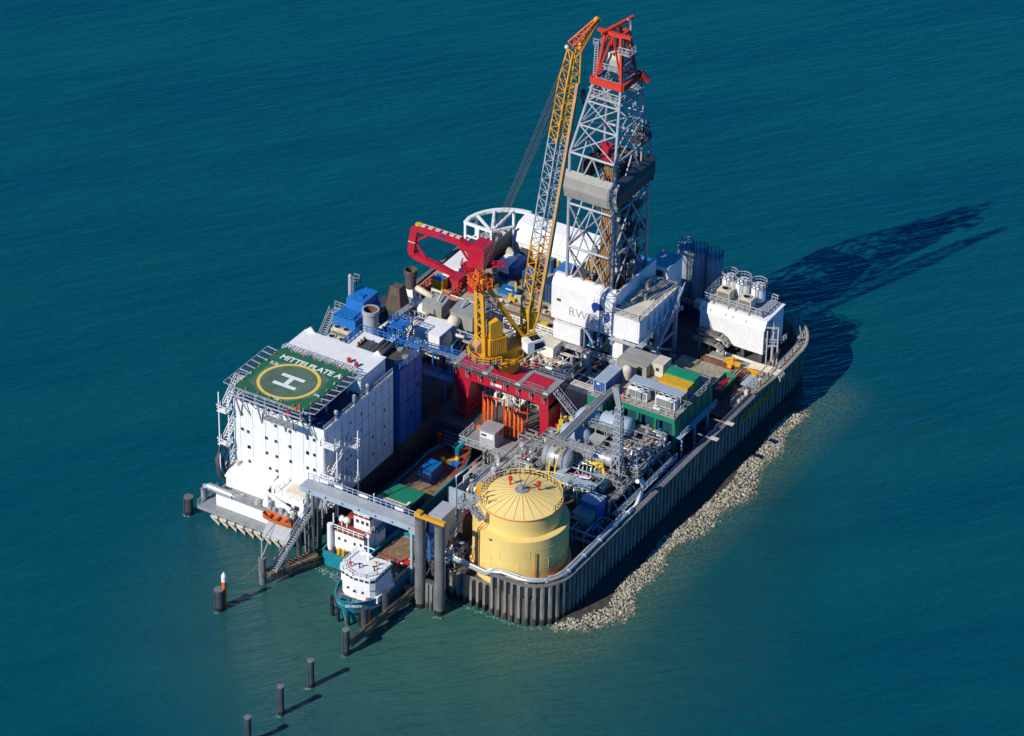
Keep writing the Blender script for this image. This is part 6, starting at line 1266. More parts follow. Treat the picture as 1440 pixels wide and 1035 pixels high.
pipe_skid('pipe manifold between the fat silver vessel and the harbour pipes', 22.4, -37.4, 26.6, -30.6, 7.6, 3.0, 7)
pipe_skid('pipe manifold behind the long silver vessel near the red portal foot', 22.6, -29.6, 27.4, -25.2, 6.4, 3.4, 9, acc=('red', 'orange', 'bright_red'))
T = pipe_skid('boxed process module full of pipes behind the yellow tank', 31.0, -38.6, 38.4, -34.2, 6.0, 4.4, 12, mats=('cream', 'pale_steel', 'silver', 'galvanised'), dens=1.5, frame='blue_grey', name='process_module')
M().box(30.8, -38.8, 10.5, 38.6, -36.9, 10.62).box(30.8, -36.9, 10.5, 32.2, -34.0, 10.62).rail([(30.9, -38.7, 10.62), (38.5, -38.7, 10.62), (38.5, -36.9, 10.62)], 1.0, 1.4, .05).build('walkway', 'blue_grey', T)
M().hcyl((38.9, -36.4, 9.6), (38.9, -33.8, 9.6), .75, 14, .6).ladder((38.8, -38.9, 5), (38.8, -38.9, 11), (1, 0, 0), .6, .45, .05).build('knockout_drum', 'dark_teal', T)
for i in range(5): M().path([(33+i*.5, -36.6, 10.9), (34.6+i*.5, -36.3, 10.9), (35.6+i*.3, -36.0, 11.2)], .12).build('coloured_pipe', ('bright_red', 'bright_blue', 'cream', 'red', 'white')[i], T)
pipe_skid('low pipe row along the right edge of the process deck behind the lattice mast', 39.3, -28.8, 41.6, -23.4, 8.5, 1.8, 71, dens=1.6)
pipe_skid('pipe row between the process module and the lattice mast', 36.2, -33.8, 41.4, -31.6, 8.5, 1.8, 73, dens=1.6)
pipe_skid('pipe row in front of the pale blue vessels', 29.6, -28.6, 33.0, -25.8, 8.5, 2.0, 75, dens=1.4)
pipe_skid('pipes and valves under the sloping pipe bridge beside the green front panel', 24.6, -19.6, 28.0, -18.0, 5.0, 3.0, 77, dens=1.4)
pr_ = thing('pipe_run', 'bundle of long thin silver pipes crossing the process deck between the vessels', 'pipework', (32, -32.5, 8.5))
for i in range(7): y = -32.9+i*.32; M().path([(23.2, y, 8.8), (23.2, y, 10.2+.2*(i % 3)), (33+i*.6, y, 10.2+.2*(i % 3)), (33+i*.6, y-.6, 10.2), (33+i*.6, y-.6, 8.6)], .09, 6).build('pipe', ('silver', 'galvanised', 'steel')[i % 3], pr_)
walkway('vessel_walkway', 'grey railed walkway between the fat silver vessel and the long silver vessel', (26.4, -32.3, 12.6), (35.0, -32.1, 12.6), .9, 'steel', 8.5, 4)
walkway('deck_walkway', 'grey railed walkway in front of the big pale blue vessels', (29.6, -23.9, 12.0), (36.0, -23.7, 12.0), .9, 'steel', 8.5, 3)
ys = thing('yellow_pipework', 'tangle of yellow gas pipes beside the long silver vessel', 'pipework', (36.4, -32, 8.5))
for i in range(4): M().path([(34+i*.4, -31.9, 10.6+.2*i), (36.4, -32.3+.3*i, 10.9), (37.2, -32.6, 10.2+.3*i), (37.8, -32.4, 8.6)], .12).build('pipe', 'yellow', ys)
M().lathe([(.5, 0), (.7, 0), (.7, .1), (.5, .1)], (36.4, -32.6, 11.2), 14).build('handwheel', 'yellow', ys)
for (x, y, sx, sy, h_, lb) in ((31.8, -25.0, 2.4, 1.6, 2.4, 'grey control cabinet behind the long silver vessel'), (34.2, -18.6, 3.4, 1.0, 1.8, 'long pale cabinet below the green fascia'), (38.6, -25.6, 2.2, 1.8, 1.6, 'pale equipment box beside the lattice mast')):
    T = thing('control_cabinet', lb, 'cabinet', (x, y, 8.5)); M().cbox((x, y, 8.5), sx, sy, h_).build('case', 'container_grey', T); M().cbox((x, y, 8.5+h_), sx+.2, sy+.2, .1).build('lid', 'pale_steel', T)
    for k in (-.25, .25): M().box(x+k*sx-.3, y-sy/2-.03, 8.7, x+k*sx+.3, y-sy/2, 8.3+h_).build('door', 'steel', T)
for (x, y, lb) in ((24.6, -25.6, 'yellow lamp post near the long silver vessel end'), (40.2, -22.4, 'yellow lamp post at the far right railing')):
    M().bar((x, y, 8.5), (x, y, 11.4), .2).bar((x, y, 11.4), (x+.9, y, 11.6), .2).build('lamp_post', 'yellow', label=lb, cat='lamp post')
T = thing('deck_railing', 'pale railing along the right edge of the process deck', 'railing', (41.7, -28, 8.5)); M().rail([(41.7, -38.4, 8.5), (41.7, -17.9, 8.5)], 1.1, 1.5, .06).build('rail', 'pale_steel', T)
M().box(41.9, -38, 6.7, 43.2, -18, 6.85).rail([(43.1, -38, 6.85), (43.1, -18, 6.85)], 1.1, 1.7, .06).build('gallery', 'blue_grey', T)
for i in range(7): y = -37+i*3; M().bar((42.0, y, 8.3), (43.0, y+1.4, 5), .2).build('brace', 'blue_grey', T)
T = thing('white_spool', 'cream round stub vessel beside the red pump', 'vessel', (24.2, -18.6, 5)); M().lathe([(.9, 0), (.9, 3.2), (1.1, 3.3), (1.1, 3.7), (.01, 3.9)], (24.0, -19.4, 5), 16).build('barrel', 'cream', T); M().tube((24, -19.4, 7), (26, -19.6, 7), .35, 8).build('outlet', 'cream', T)
T = thing('red_pump', 'red pump unit at the foot of the red portal leg', 'pump', (22.6, -22.4, 5)); M().box(21.9, -23.2, 5, 24.0, -21.4, 7.6).build('case', 'bright_red', T); M().tube((22.2, -22.3, 7.6), (22.2, -22.3, 8.6), .3, 8).ball((23.3, -22.2, 7.8), .5).build('motor', 'red', T)
# orange loading hoses and harbour head platform
T = thing('loading_arm_rack', 'rack of bright orange loading arms hanging under the red portal', 'loading arms', (15, -25.4, 5))
for i, (x, h_) in enumerate(((9.8, 6.4), (10.5, 6.8), (11.3, 6.6), (14.0, 5.9), (14.8, 6.0), (15.7, 5.6), (16.5, 5.4), (17.2, 5.0))):
    M().path([(x, -25.2, 5.6), (x, -25.3, 5+h_*.7), (x+.15, -25.6, 5+h_), (x+.4, -26.0, 5+h_*.9), (x+.45, -26.0, 6.0)], .2, 8).ball((x, -25.3, 5+h_*.6), .36, 8, 5).build('arm', 'orange', T)
fr = M()
for x in (9.2, 12, 13.4, 18): fr.bar((x, -24.9, 5), (x, -24.9, 12), .18)
fr.bar((9.2, -24.9, 11.4), (12, -24.9, 11.4), .18).bar((13.4, -24.9, 10.6), (18, -24.9, 10.6), .18).build('frame', 'bright_red', T)
T = thing('loading_platform', 'grey steel loading platform jutting into the harbour head', 'platform', (12, -28.5, 4.6))
M().box(8.2, -31.2, 4.9, 17.4, -26.2, 5.2).build('deck', 'steel', T); M().rail([(8.3, -26.4, 5.2), (8.3, -31.1, 5.2), (17.3, -31.1, 5.2)], 1.1, 1.4, .07).build('railing', 'pale_steel', T)
M().tube((8.8, -31, -3), (8.8, -31, 4.9), .25, 10).tube((13, -30.6, -3), (13, -30.6, 4.9), .25, 10).build('pile', 'tan', T)
for i in range(4): M().box(3.8+i*.5, -29.2-i*.9, 4.2-.1*i, 8.2, -28.7-i*.9, 4.5-.1*i).build('fender_beam', 'dark_teal', T)
M().box(12.4, -34.6, 2.4, 17.8, -31.4, 2.6).rail([(12.5, -34.5, 2.6), (17.8, -34.5, 2.6)], 1.1, 1.2, .06).build('lower_deck', 'galvanised', T)
M().box(13.6, -38.6, 2.0, 18.6, -36.0, 2.3).rail([(13.7, -38.5, 2.3), (18.6, -38.5, 2.3)], 1.1, 1.2, .06).build('lower_deck', 'cream', T)
T = thing('control_booth', 'small grey control booth with a window band on the loading platform', 'booth', (13.4, -28.9, 5.2))
M().box(11.8, -30.2, 5.2, 14.8, -27.4, 8.4).build('wall', 'pale_steel', T); M().box(11.6, -30.4, 8.4, 15, -27.2, 8.6).build('roof', 'galvanised', T); M().box(12.0, -30.26, 7.0, 14.6, -30.2, 8.0).build('window_band', 'paint_white', T)
M().box(12.2, -30.3, 7.35, 13.2, -30.26, 7.7).build('window', 'window_glass', T); M().box(14.8, -28.6, 7.2, 14.86, -27.8, 8.1).build('lamp', 'bright_red', T)
for x, y, z, lb in ((12.6, -33.2, 2.6, 'orange lifebuoy reel on the lower grating of the loading platform'), (9.4, -26.6, 5.2, 'orange lifebuoy reel at the back of the loading platform')): M().tube((x, y, z+.5), (x, y+.35, z+.5), .5, 12).build('lifebuoy_reel', 'orange', label=lb, cat='lifebuoy')
# quay pipes along the harbour
T = thing('quay_pipeline', 'parallel fat silver pipelines running along the harbour quay toward the tank', 'pipeline', (21, -40, 5))
for i, (x, r, m_) in enumerate(((18.9, .3, 'silver'), (19.9, .34, 'silver'), (21.0, .38, 'silver'), (22.2, .22, 'pale_steel'))):
    y0 = -45.8+i*.8; M().path([(x, y0, 5.4), (x, y0+.6, 7.2), (x, y0+1.3, 7.8), (x, -28.4-i*.5, 7.8), (x+.3, -27.6, 7.4), (x+.3, -27.2, 5.2)], r, 12).build('pipe', m_, T)
    for y in (-43, -38.4, -33.4): M().tube((x, y, 7.8), (x, y+.14, 7.8), r*1.3, 12).build('flange', 'steel', T)
for y in (-43.4, -39, -34.6, -30.4): M().bar((18.3, y, 7.1), (23, y, 7.1), .25).bar((18.5, y, 2), (18.5, y, 7.1), .25).bar((22.8, y, 5), (22.8, y, 7.1), .25).build('support', 'steel', T)
for (x, y, m_) in ((19.4, -36.8, 'silver'), (20.8, -40.2, 'pale_steel'), (22, -34.8, 'silver'), (21.0, -31.4, 'silver')): M().lathe([(.4, 7.8), (.4, 9.1), (.6, 9.2), (.6, 9.5), (.01, 9.8)], (x, y, 0), 12).build('valve_body', m_, T)
walkway('quay_gangway', 'grey grated gangway beside the silver quay pipelines', (17.6, -42.6, 6.2), (19.2, -28.2, 6.2), 1.1, 'galvanised', 0, 5)
pipe_skid('cluttered valve group between the quay pipelines and the process deck', 23.0, -45.5, 29.5, -38.9, 5.0, 3.2, 21)
pipe_skid('cluttered valve group on the quay below the red portal leg', 17.6, -27.0, 22.6, -24.8, 5.0, 2.6, 23)
T = thing('quay_windbreak', 'pale blue grey panel wall with top rails at the quay edge beside the yellow tank', 'wall', (20, -47.4, 5))
M().box(16.9, -48.2, 5.2, 23.4, -47.9, 8.9).box(16.9, -47.9, 5.2, 17.15, -42, 7.6).build('panel', 'blue_grey', T)
for i in range(5): M().box(16.85+i*1.6, -48.3, 5.1, 16.95+i*1.6, -48.2, 9.0).build('stile', 'dark_grey', T)
M().path([(17.0, -46, 7.6), (17.0, -46, 9.8), (17.4, -44, 10), (17.6, -37, 10), (17.6, -37, 7.6)], .14).path([(18.3, -46, 8.9), (18.3, -45.6, 9.9), (18.4, -37.5, 9.9), (18.4, -37.4, 7.6)], .14).build('top_rail', 'pale_steel', T)
M().bar((18.2, -48.05, -2), (18.2, -48.05, 5.2), .5).build('column', 'blue_grey', T); M().bar((22.6, -48.05, 2), (22.6, -48.05, 5.2), .5).build('column', 'blue_grey', T)
M().box(20.6, -47.4, 7.6, 24.0, -44.6, 7.75).build('landing_plate', 'steel', label='grey landing plate behind the panel wall by the yellow tank', cat='plate')
T = thing('yellow_locker', 'orange yellow locker on the landing plate behind the panel wall', 'locker', (21.8, -46, 7.75)); M().box(21.3, -46.6, 7.75, 22.4, -45.6, 9.9).build('case', 'crane_yellow', T); M().box(21.28, -46.62, 9.9, 22.42, -45.58, 9.98).build('lid', 'yellow', T)
# ================================================================ yellow tank, harbour mouth, ships
tc_ = V((34.6, -54.6, 0))
T = thing('oil_tank', 'huge yellow round oil tank with stepped ledge and ribbed conical roof', 'tank', (34.6, -54.6, 5))
zb, z1, z2, z3 = 6.2, 13.7, 17.1, 18.6
M().lathe([(7.75, zb), (7.8, zb), (7.8, z1), (6.6, z1+.05)], tc_, 96).build('lower_shell', 'tank_yellow', T)
M().lathe([(6.6, z1), (6.6, z2), (6.7, z2), (6.7, z2+.12), (6.5, z2+.13)], tc_, 96).build('upper_shell', 'tank_yellow', T)
M().lathe([(6.5, z2+.12), (1.0, z3), (.01, z3+.05)], tc_, 96).build('roof', 'tank_roof', T)
M().lathe([(8.2, 4.9), (8.2, zb-.1), (7.8, zb)], tc_, 96).build('skirt', 'tank_yellow', T)
M().lathe([(7.8, zb+.15), (7.9, zb+.15), (7.9, zb+.3), (7.8, zb+.3)], tc_, 96).lathe([(6.7, z2), (6.76, z2), (6.76, z2+.1), (6.7, z2+.1)], tc_, 96).build('orange_ring', 'orange', T)
sm2 = M()
for zz_ in (zb+1.9, zb+3.8, zb+5.7): sm2.lathe([(7.8, zz_), (7.83, zz_), (7.83, zz_+.05), (7.8, zz_+.05)], tc_, 96)
for i in range(30):
    a = 2*math.pi*i/30; k0 = (i % 3)*1.9; sm2.bar((tc_.x+7.81*math.cos(a), tc_.y+7.81*math.sin(a), zb+k0), (tc_.x+7.81*math.cos(a), tc_.y+7.81*math.sin(a), zb+k0+1.9), .05)
sm2.build('weld_seam', 'tank_seam', T)
rb = M(); lb_ = 24
for i in range(lb_):
    t = 2*math.pi*(i+.3)/lb_; c, s = math.cos(t), math.sin(t); rb.bar((tc_.x+c*6.45, tc_.y+s*6.45, z2+.16), (tc_.x+c*1.2, tc_.y+s*1.2, z3+.02), .045, .04)
rb.build('roof_rib', 'tan', T)
for rr, za, zz_, ss in ((6.55, z2+.1, 1.1, 44),):
    M().rail([(tc_.x+rr*math.cos(R(a)), tc_.y+rr*math.sin(R(a)), za) for a in range(-10, 236, 7)], zz_, 3, .055).build('roof_railing', 'tank_yellow', T)
M().lathe([(1.1, z3-.02), (1.1, z3+.15), (.4, z3+.2), (.4, z3+.9), (.01, z3+.95)], tc_, 18).tube(tc_+V((.5, .3, z3)), tc_+V((.5, .3, z3+1.6)), .1, 6).bar(tc_+V((.5, .3, z3+1.5)), tc_+V((-.5, .6, z3+1.5)), .12).build('centre_vent', 'steel', T)
for dx, dy in ((-2.6, .8), (2.0, 2.0)):
    p = tc_+V((dx, dy, z3-.35)); M().tube(p, p+V((0, 0, .9)), .16, 8).tube(p+V((0, 0, .9)), p+V((0, 0, 1.5)), .36, 10).build('relief_valve', 'bright_red', T)
for a in (205, 218, 232):
    p = tc_+V((5.8*math.cos(R(a)), 5.8*math.sin(R(a)), z2+.25)); M().cbox(p, .5, .5, .5).bar(p+V((0, 0, .5)), p+V((.9, .4, 1.0)), .12).build('roof_fitting', 'tank_yellow', T)
for a in (225, 240):
    p = tc_+V((7.4*math.cos(R(a)), 7.4*math.sin(R(a)), z2-1.4)); M().cbox(p, 1.9, 1.5, .18, R(a+90)).rail([p+V((1.0*math.cos(R(a))+.9*math.sin(R(a)), 1.0*math.sin(R(a))-.9*math.cos(R(a)), .1)), p+V((1.0*math.cos(R(a))-.9*math.sin(R(a)), 1.0*math.sin(R(a))+.9*math.cos(R(a)), .1))], 1.0, .9, .06).build('stair_landing', 'galvanised', T)
def tp_(a, r, z): return tc_+V((r*math.cos(R(a)), r*math.sin(R(a)), z))
M().path([tp_(246, 6.78, z2-.2), tp_(246, 6.78, z1+1.6), tp_(241, 7.3, z1+.6), tp_(240, 7.95, z1-.1), tp_(240, 7.95, zb+.3)], .09, 6).path([tp_(250, 6.78, z2-.2), tp_(250, 6.78, z1+1.5), tp_(245, 7.3, z1+.5), tp_(243.5, 7.95, z1-.1), tp_(243.5, 7.95, zb+.3)], .09, 6).build('drain_pipe', 'tan', T)
M().path([tp_(318, 8.0, z1-2), tp_(318, 8.0, zb+.5), tp_(322, 8.2, zb+.2)], .08, 6).build('fire_pipe', 'orange', T); M().path([tp_(189, 7.95, z1-1), tp_(189, 7.95, zb)], .1, 6).build('fire_pipe', 'bright_red', T)
M().path([tp_(a, 8.15, zb+.25) for a in range(238, 330, 6)], .12, 6).build('ring_main', 'bright_red', T)
M().cbox(tp_(263, 7.8, z1-.7), .5, .3, .3).build('manhole', 'rusty', T)
a, b = tp_(232, 8.6, z2-1.3), tp_(210, 7.4, z2+.1)
M().stairs(tp_(128, 8.3, z1), tp_(112, 7.9, z2+.2), (.5, 1, 0), .9).build('roof_stair', 'tank_yellow', T)
sr = M()
for i in range(12): a = 150-i*7; sr.bar(tp_(a, 8.0, z1+.15+i*.27), tp_(a-7, 8.0, z1+.42+i*.27), .12, .3).bar(tp_(a, 8.5, z1+1.2+i*.27), tp_(a-7, 8.5, z1+1.5+i*.27), .1).bar(tp_(a, 8.5, z1+.2+i*.27), tp_(a, 8.5, z1+1.2+i*.27), .07)
sr.build('spiral_stair', 'tank_yellow', T)
# pipelines along the wall top
T = thing('wall_pipeline', 'twin silver pipelines following the top of the wall around the yellow tank', 'pipeline', (44, -58, 7.9))
base = [(25.4, -60.8, 7.4), (27.2, -63.0, 7.2), (33.6, -63.6, 7.1), (34.8, -63.9, 8.3)]
cur = [(p.x-d.y*.45, p.y+d.x*.45, 8.35) for p, d in resample(WALL, 1.0) if p.y < -37.5 and p.x > 35.4]
M().path(base+cur, .27, 8).build('pipe', 'silver', T)
M().path([(x+.1, y+.62, z+.05) if y < -61 else (x-.6, y+.2, z+.05) for x, y, z in base+cur], .2, 8).build('pipe', 'pale_steel', T)
M().path([(x, y, z+.55) for x, y, z in base[:3]]+[(34.8, -63.4, 8.6)], .14, 7).build('pipe', 'paint_white', T)
for (x, y, z) in cur[3::5]: M().tube((x, y-.12, z), (x, y+.12, z), .4, 10).build('flange', 'blue_grey', T)
M().path([V(cur[-1]), (44.9, -36.4, 8.0), (44.4, -35.4, 7.0), (44.3, -33.8, 7.0), (44.2, -32.0, 8.4), (44.2, -31.5, 9.6), (44.2, -32.4, 11.0), (44.2, -33.6, 11.6)], .36, 10).build('riser', 'paint_white', T)
pipe_skid('tangle of silver valves and pipes at the foot of the pile pair beside the tank', 22.6, -62.8, 27.2, -58.8, 5.0, 2.6, 31, mats=('silver', 'silver', 'pale_steel', 'white'), dens=1.6)
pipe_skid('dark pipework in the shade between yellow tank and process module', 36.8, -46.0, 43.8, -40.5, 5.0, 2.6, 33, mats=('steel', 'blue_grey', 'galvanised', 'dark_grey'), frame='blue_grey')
T = thing('blue_hopper', 'blue hopper box with pale blue lid and sloping grey tray behind the yellow tank', 'hopper', (38.6, -38.8, 5))
M().box(38.2, -41.6, 6.4, 41.2, -38.7, 10.3).build('body', 'blue', T); M().box(38.1, -41.7, 10.3, 41.3, -38.6, 10.45).build('lid', 'bright_blue', T)
M().box(38.1, -41.72, 10.46, 41.3, -38.6, 10.5).build('lid_plate', 'blue_grey', T)
M().add([(38.0, -41.75, 9.4), (41.0, -41.75, 9.4), (41.0, -43.8, 9.1), (38.0, -43.8, 9.1), (39.0, -41.75, 7.7), (41.0, -41.75, 6.1), (41.0, -43.8, 6.1), (40.0, -43.8, 6.7)], [(0, 1, 2, 3), (7, 6, 5, 4), (0, 4, 5, 1), (1, 5, 6, 2), (2, 6, 7, 3), (3, 7, 4, 0)]).build('tray', 'container_grey', T)
# pile pair and lift tower
for x, lb in ((24.1, 'tall grey steel pile under a yellow crossbeam, left one of the pair'), (27.8, 'tall grey steel pile under a yellow crossbeam, right one of the pair')):
    T = thing('guide_pile', lb, 'pile', (x, -68.3, 0), 'tall pile pair at the harbour mouth')
    M().tube((x, -68.3, -4), (x, -68.3, 17.3), .86, 22).build('shaft', 'pile_steel', T); M().tube((x, -68.3, -3), (x, -68.3, .9), .89, 22).build('tide_band', 'black', T); M().lathe([(.87, 17.28), (.9, 17.28), (.9, 17.42), (.01, 17.44)], (x, -68.3, 0), 22).build('cap', 'dark_grey', T)
M().box(23.2, -68.6, 17.45, 28.7, -67.9, 18.05).box(23.4, -68.8, 18.05, 24.4, -67.8, 18.5).build('crossbeam', 'crane_yellow', label='yellow crossbeam lying on top of the tall pile pair', cat='beam')
T = thing('pile_infill', 'ribbed grey sheet panels and bracing between the tall pile pair', 'wall', (26, -68, 0))
M().box(24.9, -68.2, -3, 27.0, -67.8, 5.0).build('panel', 'pile_steel', T)
for x in (25.3, 26.1): M().box(x, -68.45, -3, x+.35, -68.2, 4.9).build('panel_rib', 'sheet_pile', T)
M().bar((24.9, -68, 5.3), (27, -68, 5.3), .5, .5).bar((24.9, -68, 6), (27, -68, 10.6), .16).bar((27, -68, 6), (24.9, -68, 10.6), .16).bar((24.9, -68, 10.6), (27, -68, 15), .16).bar((27, -68, 10.6), (24.9, -68, 15), .16).bar((24.9, -68, 10.6), (27, -68, 10.6), .2).build('bracing', 'dark_grey', T)
T = thing('lift_tower', 'pale blue box tower beside the tall pile pair at the bridge end', 'tower', (23.6, -60.4, 4.8))
M().box(22.2, -62.6, 4.8, 24.6, -58.4, 13.9).build('wall', 'blue_grey', T); M().box(22.1, -62.7, 13.9, 24.7, -58.3, 14.05).build('roof', 'pale_steel', T)
M().box(22.9, -62.66, 12.7, 23.6, -62.6, 13.6).build('window', 'window_glass', T); M().box(22.4, -64.2, 6, 23.4, -62.7, 10.5).build('blue_door_panel', 'bright_blue', T)
T = thing('tank_gangway', 'pale zigzag gangway from the lift tower across to the yellow tank', 'gangway', (24, -55, 9))
M().stairs((25.2, -60.2, 9.4), (24.6, -55.6, 12.2), (1, 0, 0), 1).box(23.2, -55.8, 12.05, 25.4, -53.6, 12.2).bar((25.2, -54.6, 12.15), (28.4, -52.4, 13.6), 1.0, .15).rail([(23.3, -55.6, 12.2), (23.3, -53.7, 12.2), (25.3, -53.7, 12.2), (28.2, -51.8, 13.6)], 1.1, 1).rail([(25.4, -55.2, 12.2), (28.6, -53.0, 13.6)], 1.1, 1).build('walkway', 'galvanised', T)
M().bar((23.3, -54, 4), (23.3, -54, 12), .3).bar((25.2, -53.8, 5), (25.2, -53.8, 12), .2).build('post', 'pale_steel', T)
T = thing('drum_tank', 'upright dark red drum tank beside the pale blue lift tower', 'tank', (23.6, -53.2, 5)); M().tube((23.8, -53.0, 5), (23.8, -53.0, 9.3), 1.6, 20).build('shell', 'rusty', T); M().lathe([(1.62, 9.3), (1.62, 9.4), (.01, 9.5)], (23.8, -53.0, 0), 20).build('lid', 'deck_red', T)
T = thing('yellow_pump', 'yellow pump skid with cream top between drum tank and yellow tank', 'pump', (26, -51, 5)); M().cbox((26.0, -50.6, 5), 1.8, 1.4, 2.6).build('skid', 'crane_yellow', T); M().cbox((26, -50.6, 7.6), 1.6, 1.2, 1.1).build('motor', 'cream', T)
for i in range(4): M().tube((24.6+i*.5, -58.0, 5.3), (25.4+i*.5, -52.4, 5.3+.25*(i % 2)), .2, 8).build('loose_pipe', ('dark_grey', 'tan', 'steel', 'green')[i], label=('dark', 'tan', 'steel grey', 'green')[i]+' pipe lying on the quay beside the yellow tank', cat='pipe')
# lock bridge
T = thing('lock_bridge', 'long pale blue grey lock gate bridge spanning the harbour mouth above the ships', 'bridge', (11.6, -66, 0))
M().box(.2, -67.0, 12.9, 23.0, -66.8, 13.9).box(.2, -64.9, 12.9, 23.0, -64.7, 13.9).box(.2, -66.8, 13.0, 23, -64.9, 13.2).build('girder', 'blue_grey', T)
M().box(.2, -67.1, 13.9, 23.0, -64.6, 14.0).build('deck', 'pale_steel', T)
for i in range(7): x = 2+i*3.2; M().box(x-.12, -67.08, 13.25, x+.12, -67.0, 13.55).build('drain_hole', 'black', T)
M().rail([(.3, -64.7, 14), (22.9, -64.7, 14)], 1.1, 1.1, .055).build('railing', 'blue_grey', T)
for x in (2.6, 5.4, 10.2, 17.0): M().box(x, -64.75, 14.3, x+1.6, -64.6, 14.75).build('sign_plate', 'paint_white', T)
for x in (1.0, 1.9, 21.0, 22.0): M().bar((x, -65.9, -3), (x, -65.9, 12.5), .42).build('post', 'blue_grey' if x > 5 else 'pile_steel', T)
M().bar((20.6, -65.9, 12.1), (23, -65.9, 12.1), .6).bar((1.0, -65.9, 9), (1.9, -65.9, 11), .2).build('cross_head', 'pale_steel', T)
for x, y in ((1.4, -63.4), (.9, -68.6)): M().tube((x, y, -4), (x, y, 7.4), .42, 10).build('fender_pile', 'dark_grey', label='dark fender pile at the left end of the lock bridge', cat='pile', group='fender piles at the left bridge end')
# ---- ships
def hull_ship(T, xc, y_bow, y_stern, B, hb, hd, bowlen, mt_, deck, dmt, sgn=-1, low=None, bul=.9, sheer=1.2):
    """bow toward sgn*Y; rounded bluff bow; returns half-width function"""
    L_ = abs(y_stern-y_bow); n_ = 36; ring = []
    def half(t): return B/2*min(1, (max(0, t)/(bowlen/L_))**.45) if t < bowlen/L_ else B/2*(1-.10*max(0, (t-.85)/.15)**2)
    st = [(i/n_)**1.5 for i in range(n_+1)]
    o = []; f = []
    prof = [(.80, -1.2), (.92, 0.0), (1.0, 1.3), (1.0, 'top')]
    for t in st:
        h_ = half(t); y = y_bow-sgn*t*L_; zt = hd+sheer*max(0, 1-t/(bowlen*2.2/L_))**1.6+bul
        for s in (-1, 1):
            for k, z in prof:
                zz = zt if z == 'top' else z; rake = (1-min(1, max(0, zz)/zt))*1.1*max(0, 1-t*L_/(bowlen*1.2)); o.append((xc+s*h_*k*(1 if t > .02 else .6), y-sgn*rake, zz))
    m_ = 8
    for i in range(n_):
        for s in range(2):
            for j in range(3): a = i*m_+s*4+j; q = (a, a+1, a+m_+1, a+m_); f.append(q if (s == 0) == (sgn < 0) else q[::-1])
    f.append(tuple(range(n_*m_, n_*m_+4))+tuple(range(n_*m_+7, n_*m_+3, -1)))
    f.append((0, 1, 5, 4)); f.append((1, 2, 6, 5)); f.append((2, 3, 7, 6))
    h0 = M().add(o, f)
    for i in range(n_):           # bulwark thickness
        for s in (-1, 1):
            pa, pb = V(o[i*m_+(3 if s < 0 else 7)]), V(o[(i+1)*m_+(3 if s < 0 else 7)]); h0.bar(pa, pb, .28, .16)
    h0.build('hull', mt_, T)
    dk = []; df = []
    for t in st:
        h_ = half(t)*.97; z = hd+sheer*max(0, 1-t/(bowlen*2.2/L_))**1.6; dk += [(xc-h_, y_bow-sgn*t*L_-sgn*.05, z), (xc+h_, y_bow-sgn*t*L_-sgn*.05, z)]
    M().add(dk, [(2*i, 2*i+1, 2*i+3, 2*i+2) for i in range(n_)]).build(deck, dmt, T)
    M().path([(xc-half(t)*1.02, y_bow-sgn*t*L_, 1.9+sheer*.6*max(0, 1-t*L_/(bowlen*2.2))) for t in st[3:]], .16, 6).path([(xc+half(t)*1.02, y_bow-sgn*t*L_, 1.9+sheer*.6*max(0, 1-t*L_/(bowlen*2.2))) for t in st[3:]], .16, 6).build('rubbing_strake', 'dark_grey', T)
    return half, L_
T = thing('supply_ship', 'teal hulled supply ship with white wheelhouse at its bow, moored outside the bridge', 'ship', (16.4, -68, 0))
hull_ship(T, 16.3, -79.2, -56.2, 8.1, 0, 2.5, 5.2, 'teal', 'foredeck', 'pale_steel')
M().box(12.6, -69.4, 2.52, 20.0, -56.6, 2.66).build('cargo_deck', 'timber', T)
M().box(12.5, -69.6, 2.5, 20.1, -69.3, 3.2).bar((12.6, -63, 2.8), (20, -63, 2.8), .15, .3).build('coaming', 'deck_red', T)
hs = M().prism([(13.4, -69.8), (13.35, -74.5), (13.8, -75.3), (16.5, -76.0), (19.2, -75.6), (19.8, -74.9), (19.8, -69.8)], 2.6, 5.6); hs.build('deckhouse', 'white', T)
wh = [(13.3, -70.4), (13.2, -74.7), (13.7, -75.5), (16.5, -76.2), (19.3, -75.8), (19.9, -75.0), (19.9, -70.4)]
whs = M().prism(wh, 5.6, 7.7).build('wheelhouse', 'white', T)
M().prism([(16.5+(x-16.5)*1.05, -73.3+(y+73.3)*1.06) for x, y in wh], 7.7, 8.1).build('wheelhouse_roof', 'paint_white', T)
for (xa, ya), (xb, yb) in zip(wh[:-1], wh[1:]):
    a, b = V((xa, ya, 7.3)), V((xb, yb, 7.3)); d = (b-a).normalized(); nr = V((-d.y, d.x, 0)); nr = nr if (a-V((16.6, -73, 7.45))).dot(nr) > 0 else -nr; k = max(1, round((b-a).length/.95))
    for i in range(k): M().bar(a.lerp(b, (i+.14)/k)+nr*.02, a.lerp(b, (i+.86)/k)+nr*.02, .08, .42).build('window', 'window_glass', whs)
for x in (15.2, 16.6, 18.0): M().tube((x, -76.35+abs(x-16.6)*.4, 4.9), (x, -76.0, 4.9), .18, 8).build('porthole', 'black', T)
M().rail([(13.5, -70.4, 8.1), (13.4, -73.8, 8.1), (14.4, -75.9, 8.1), (16.6, -76.5, 8.1), (18.8, -76.0, 8.1), (19.8, -74.3, 8.1), (19.8, -70.5, 8.1)], .8, 1.3, .04).build('railing', 'white', T)
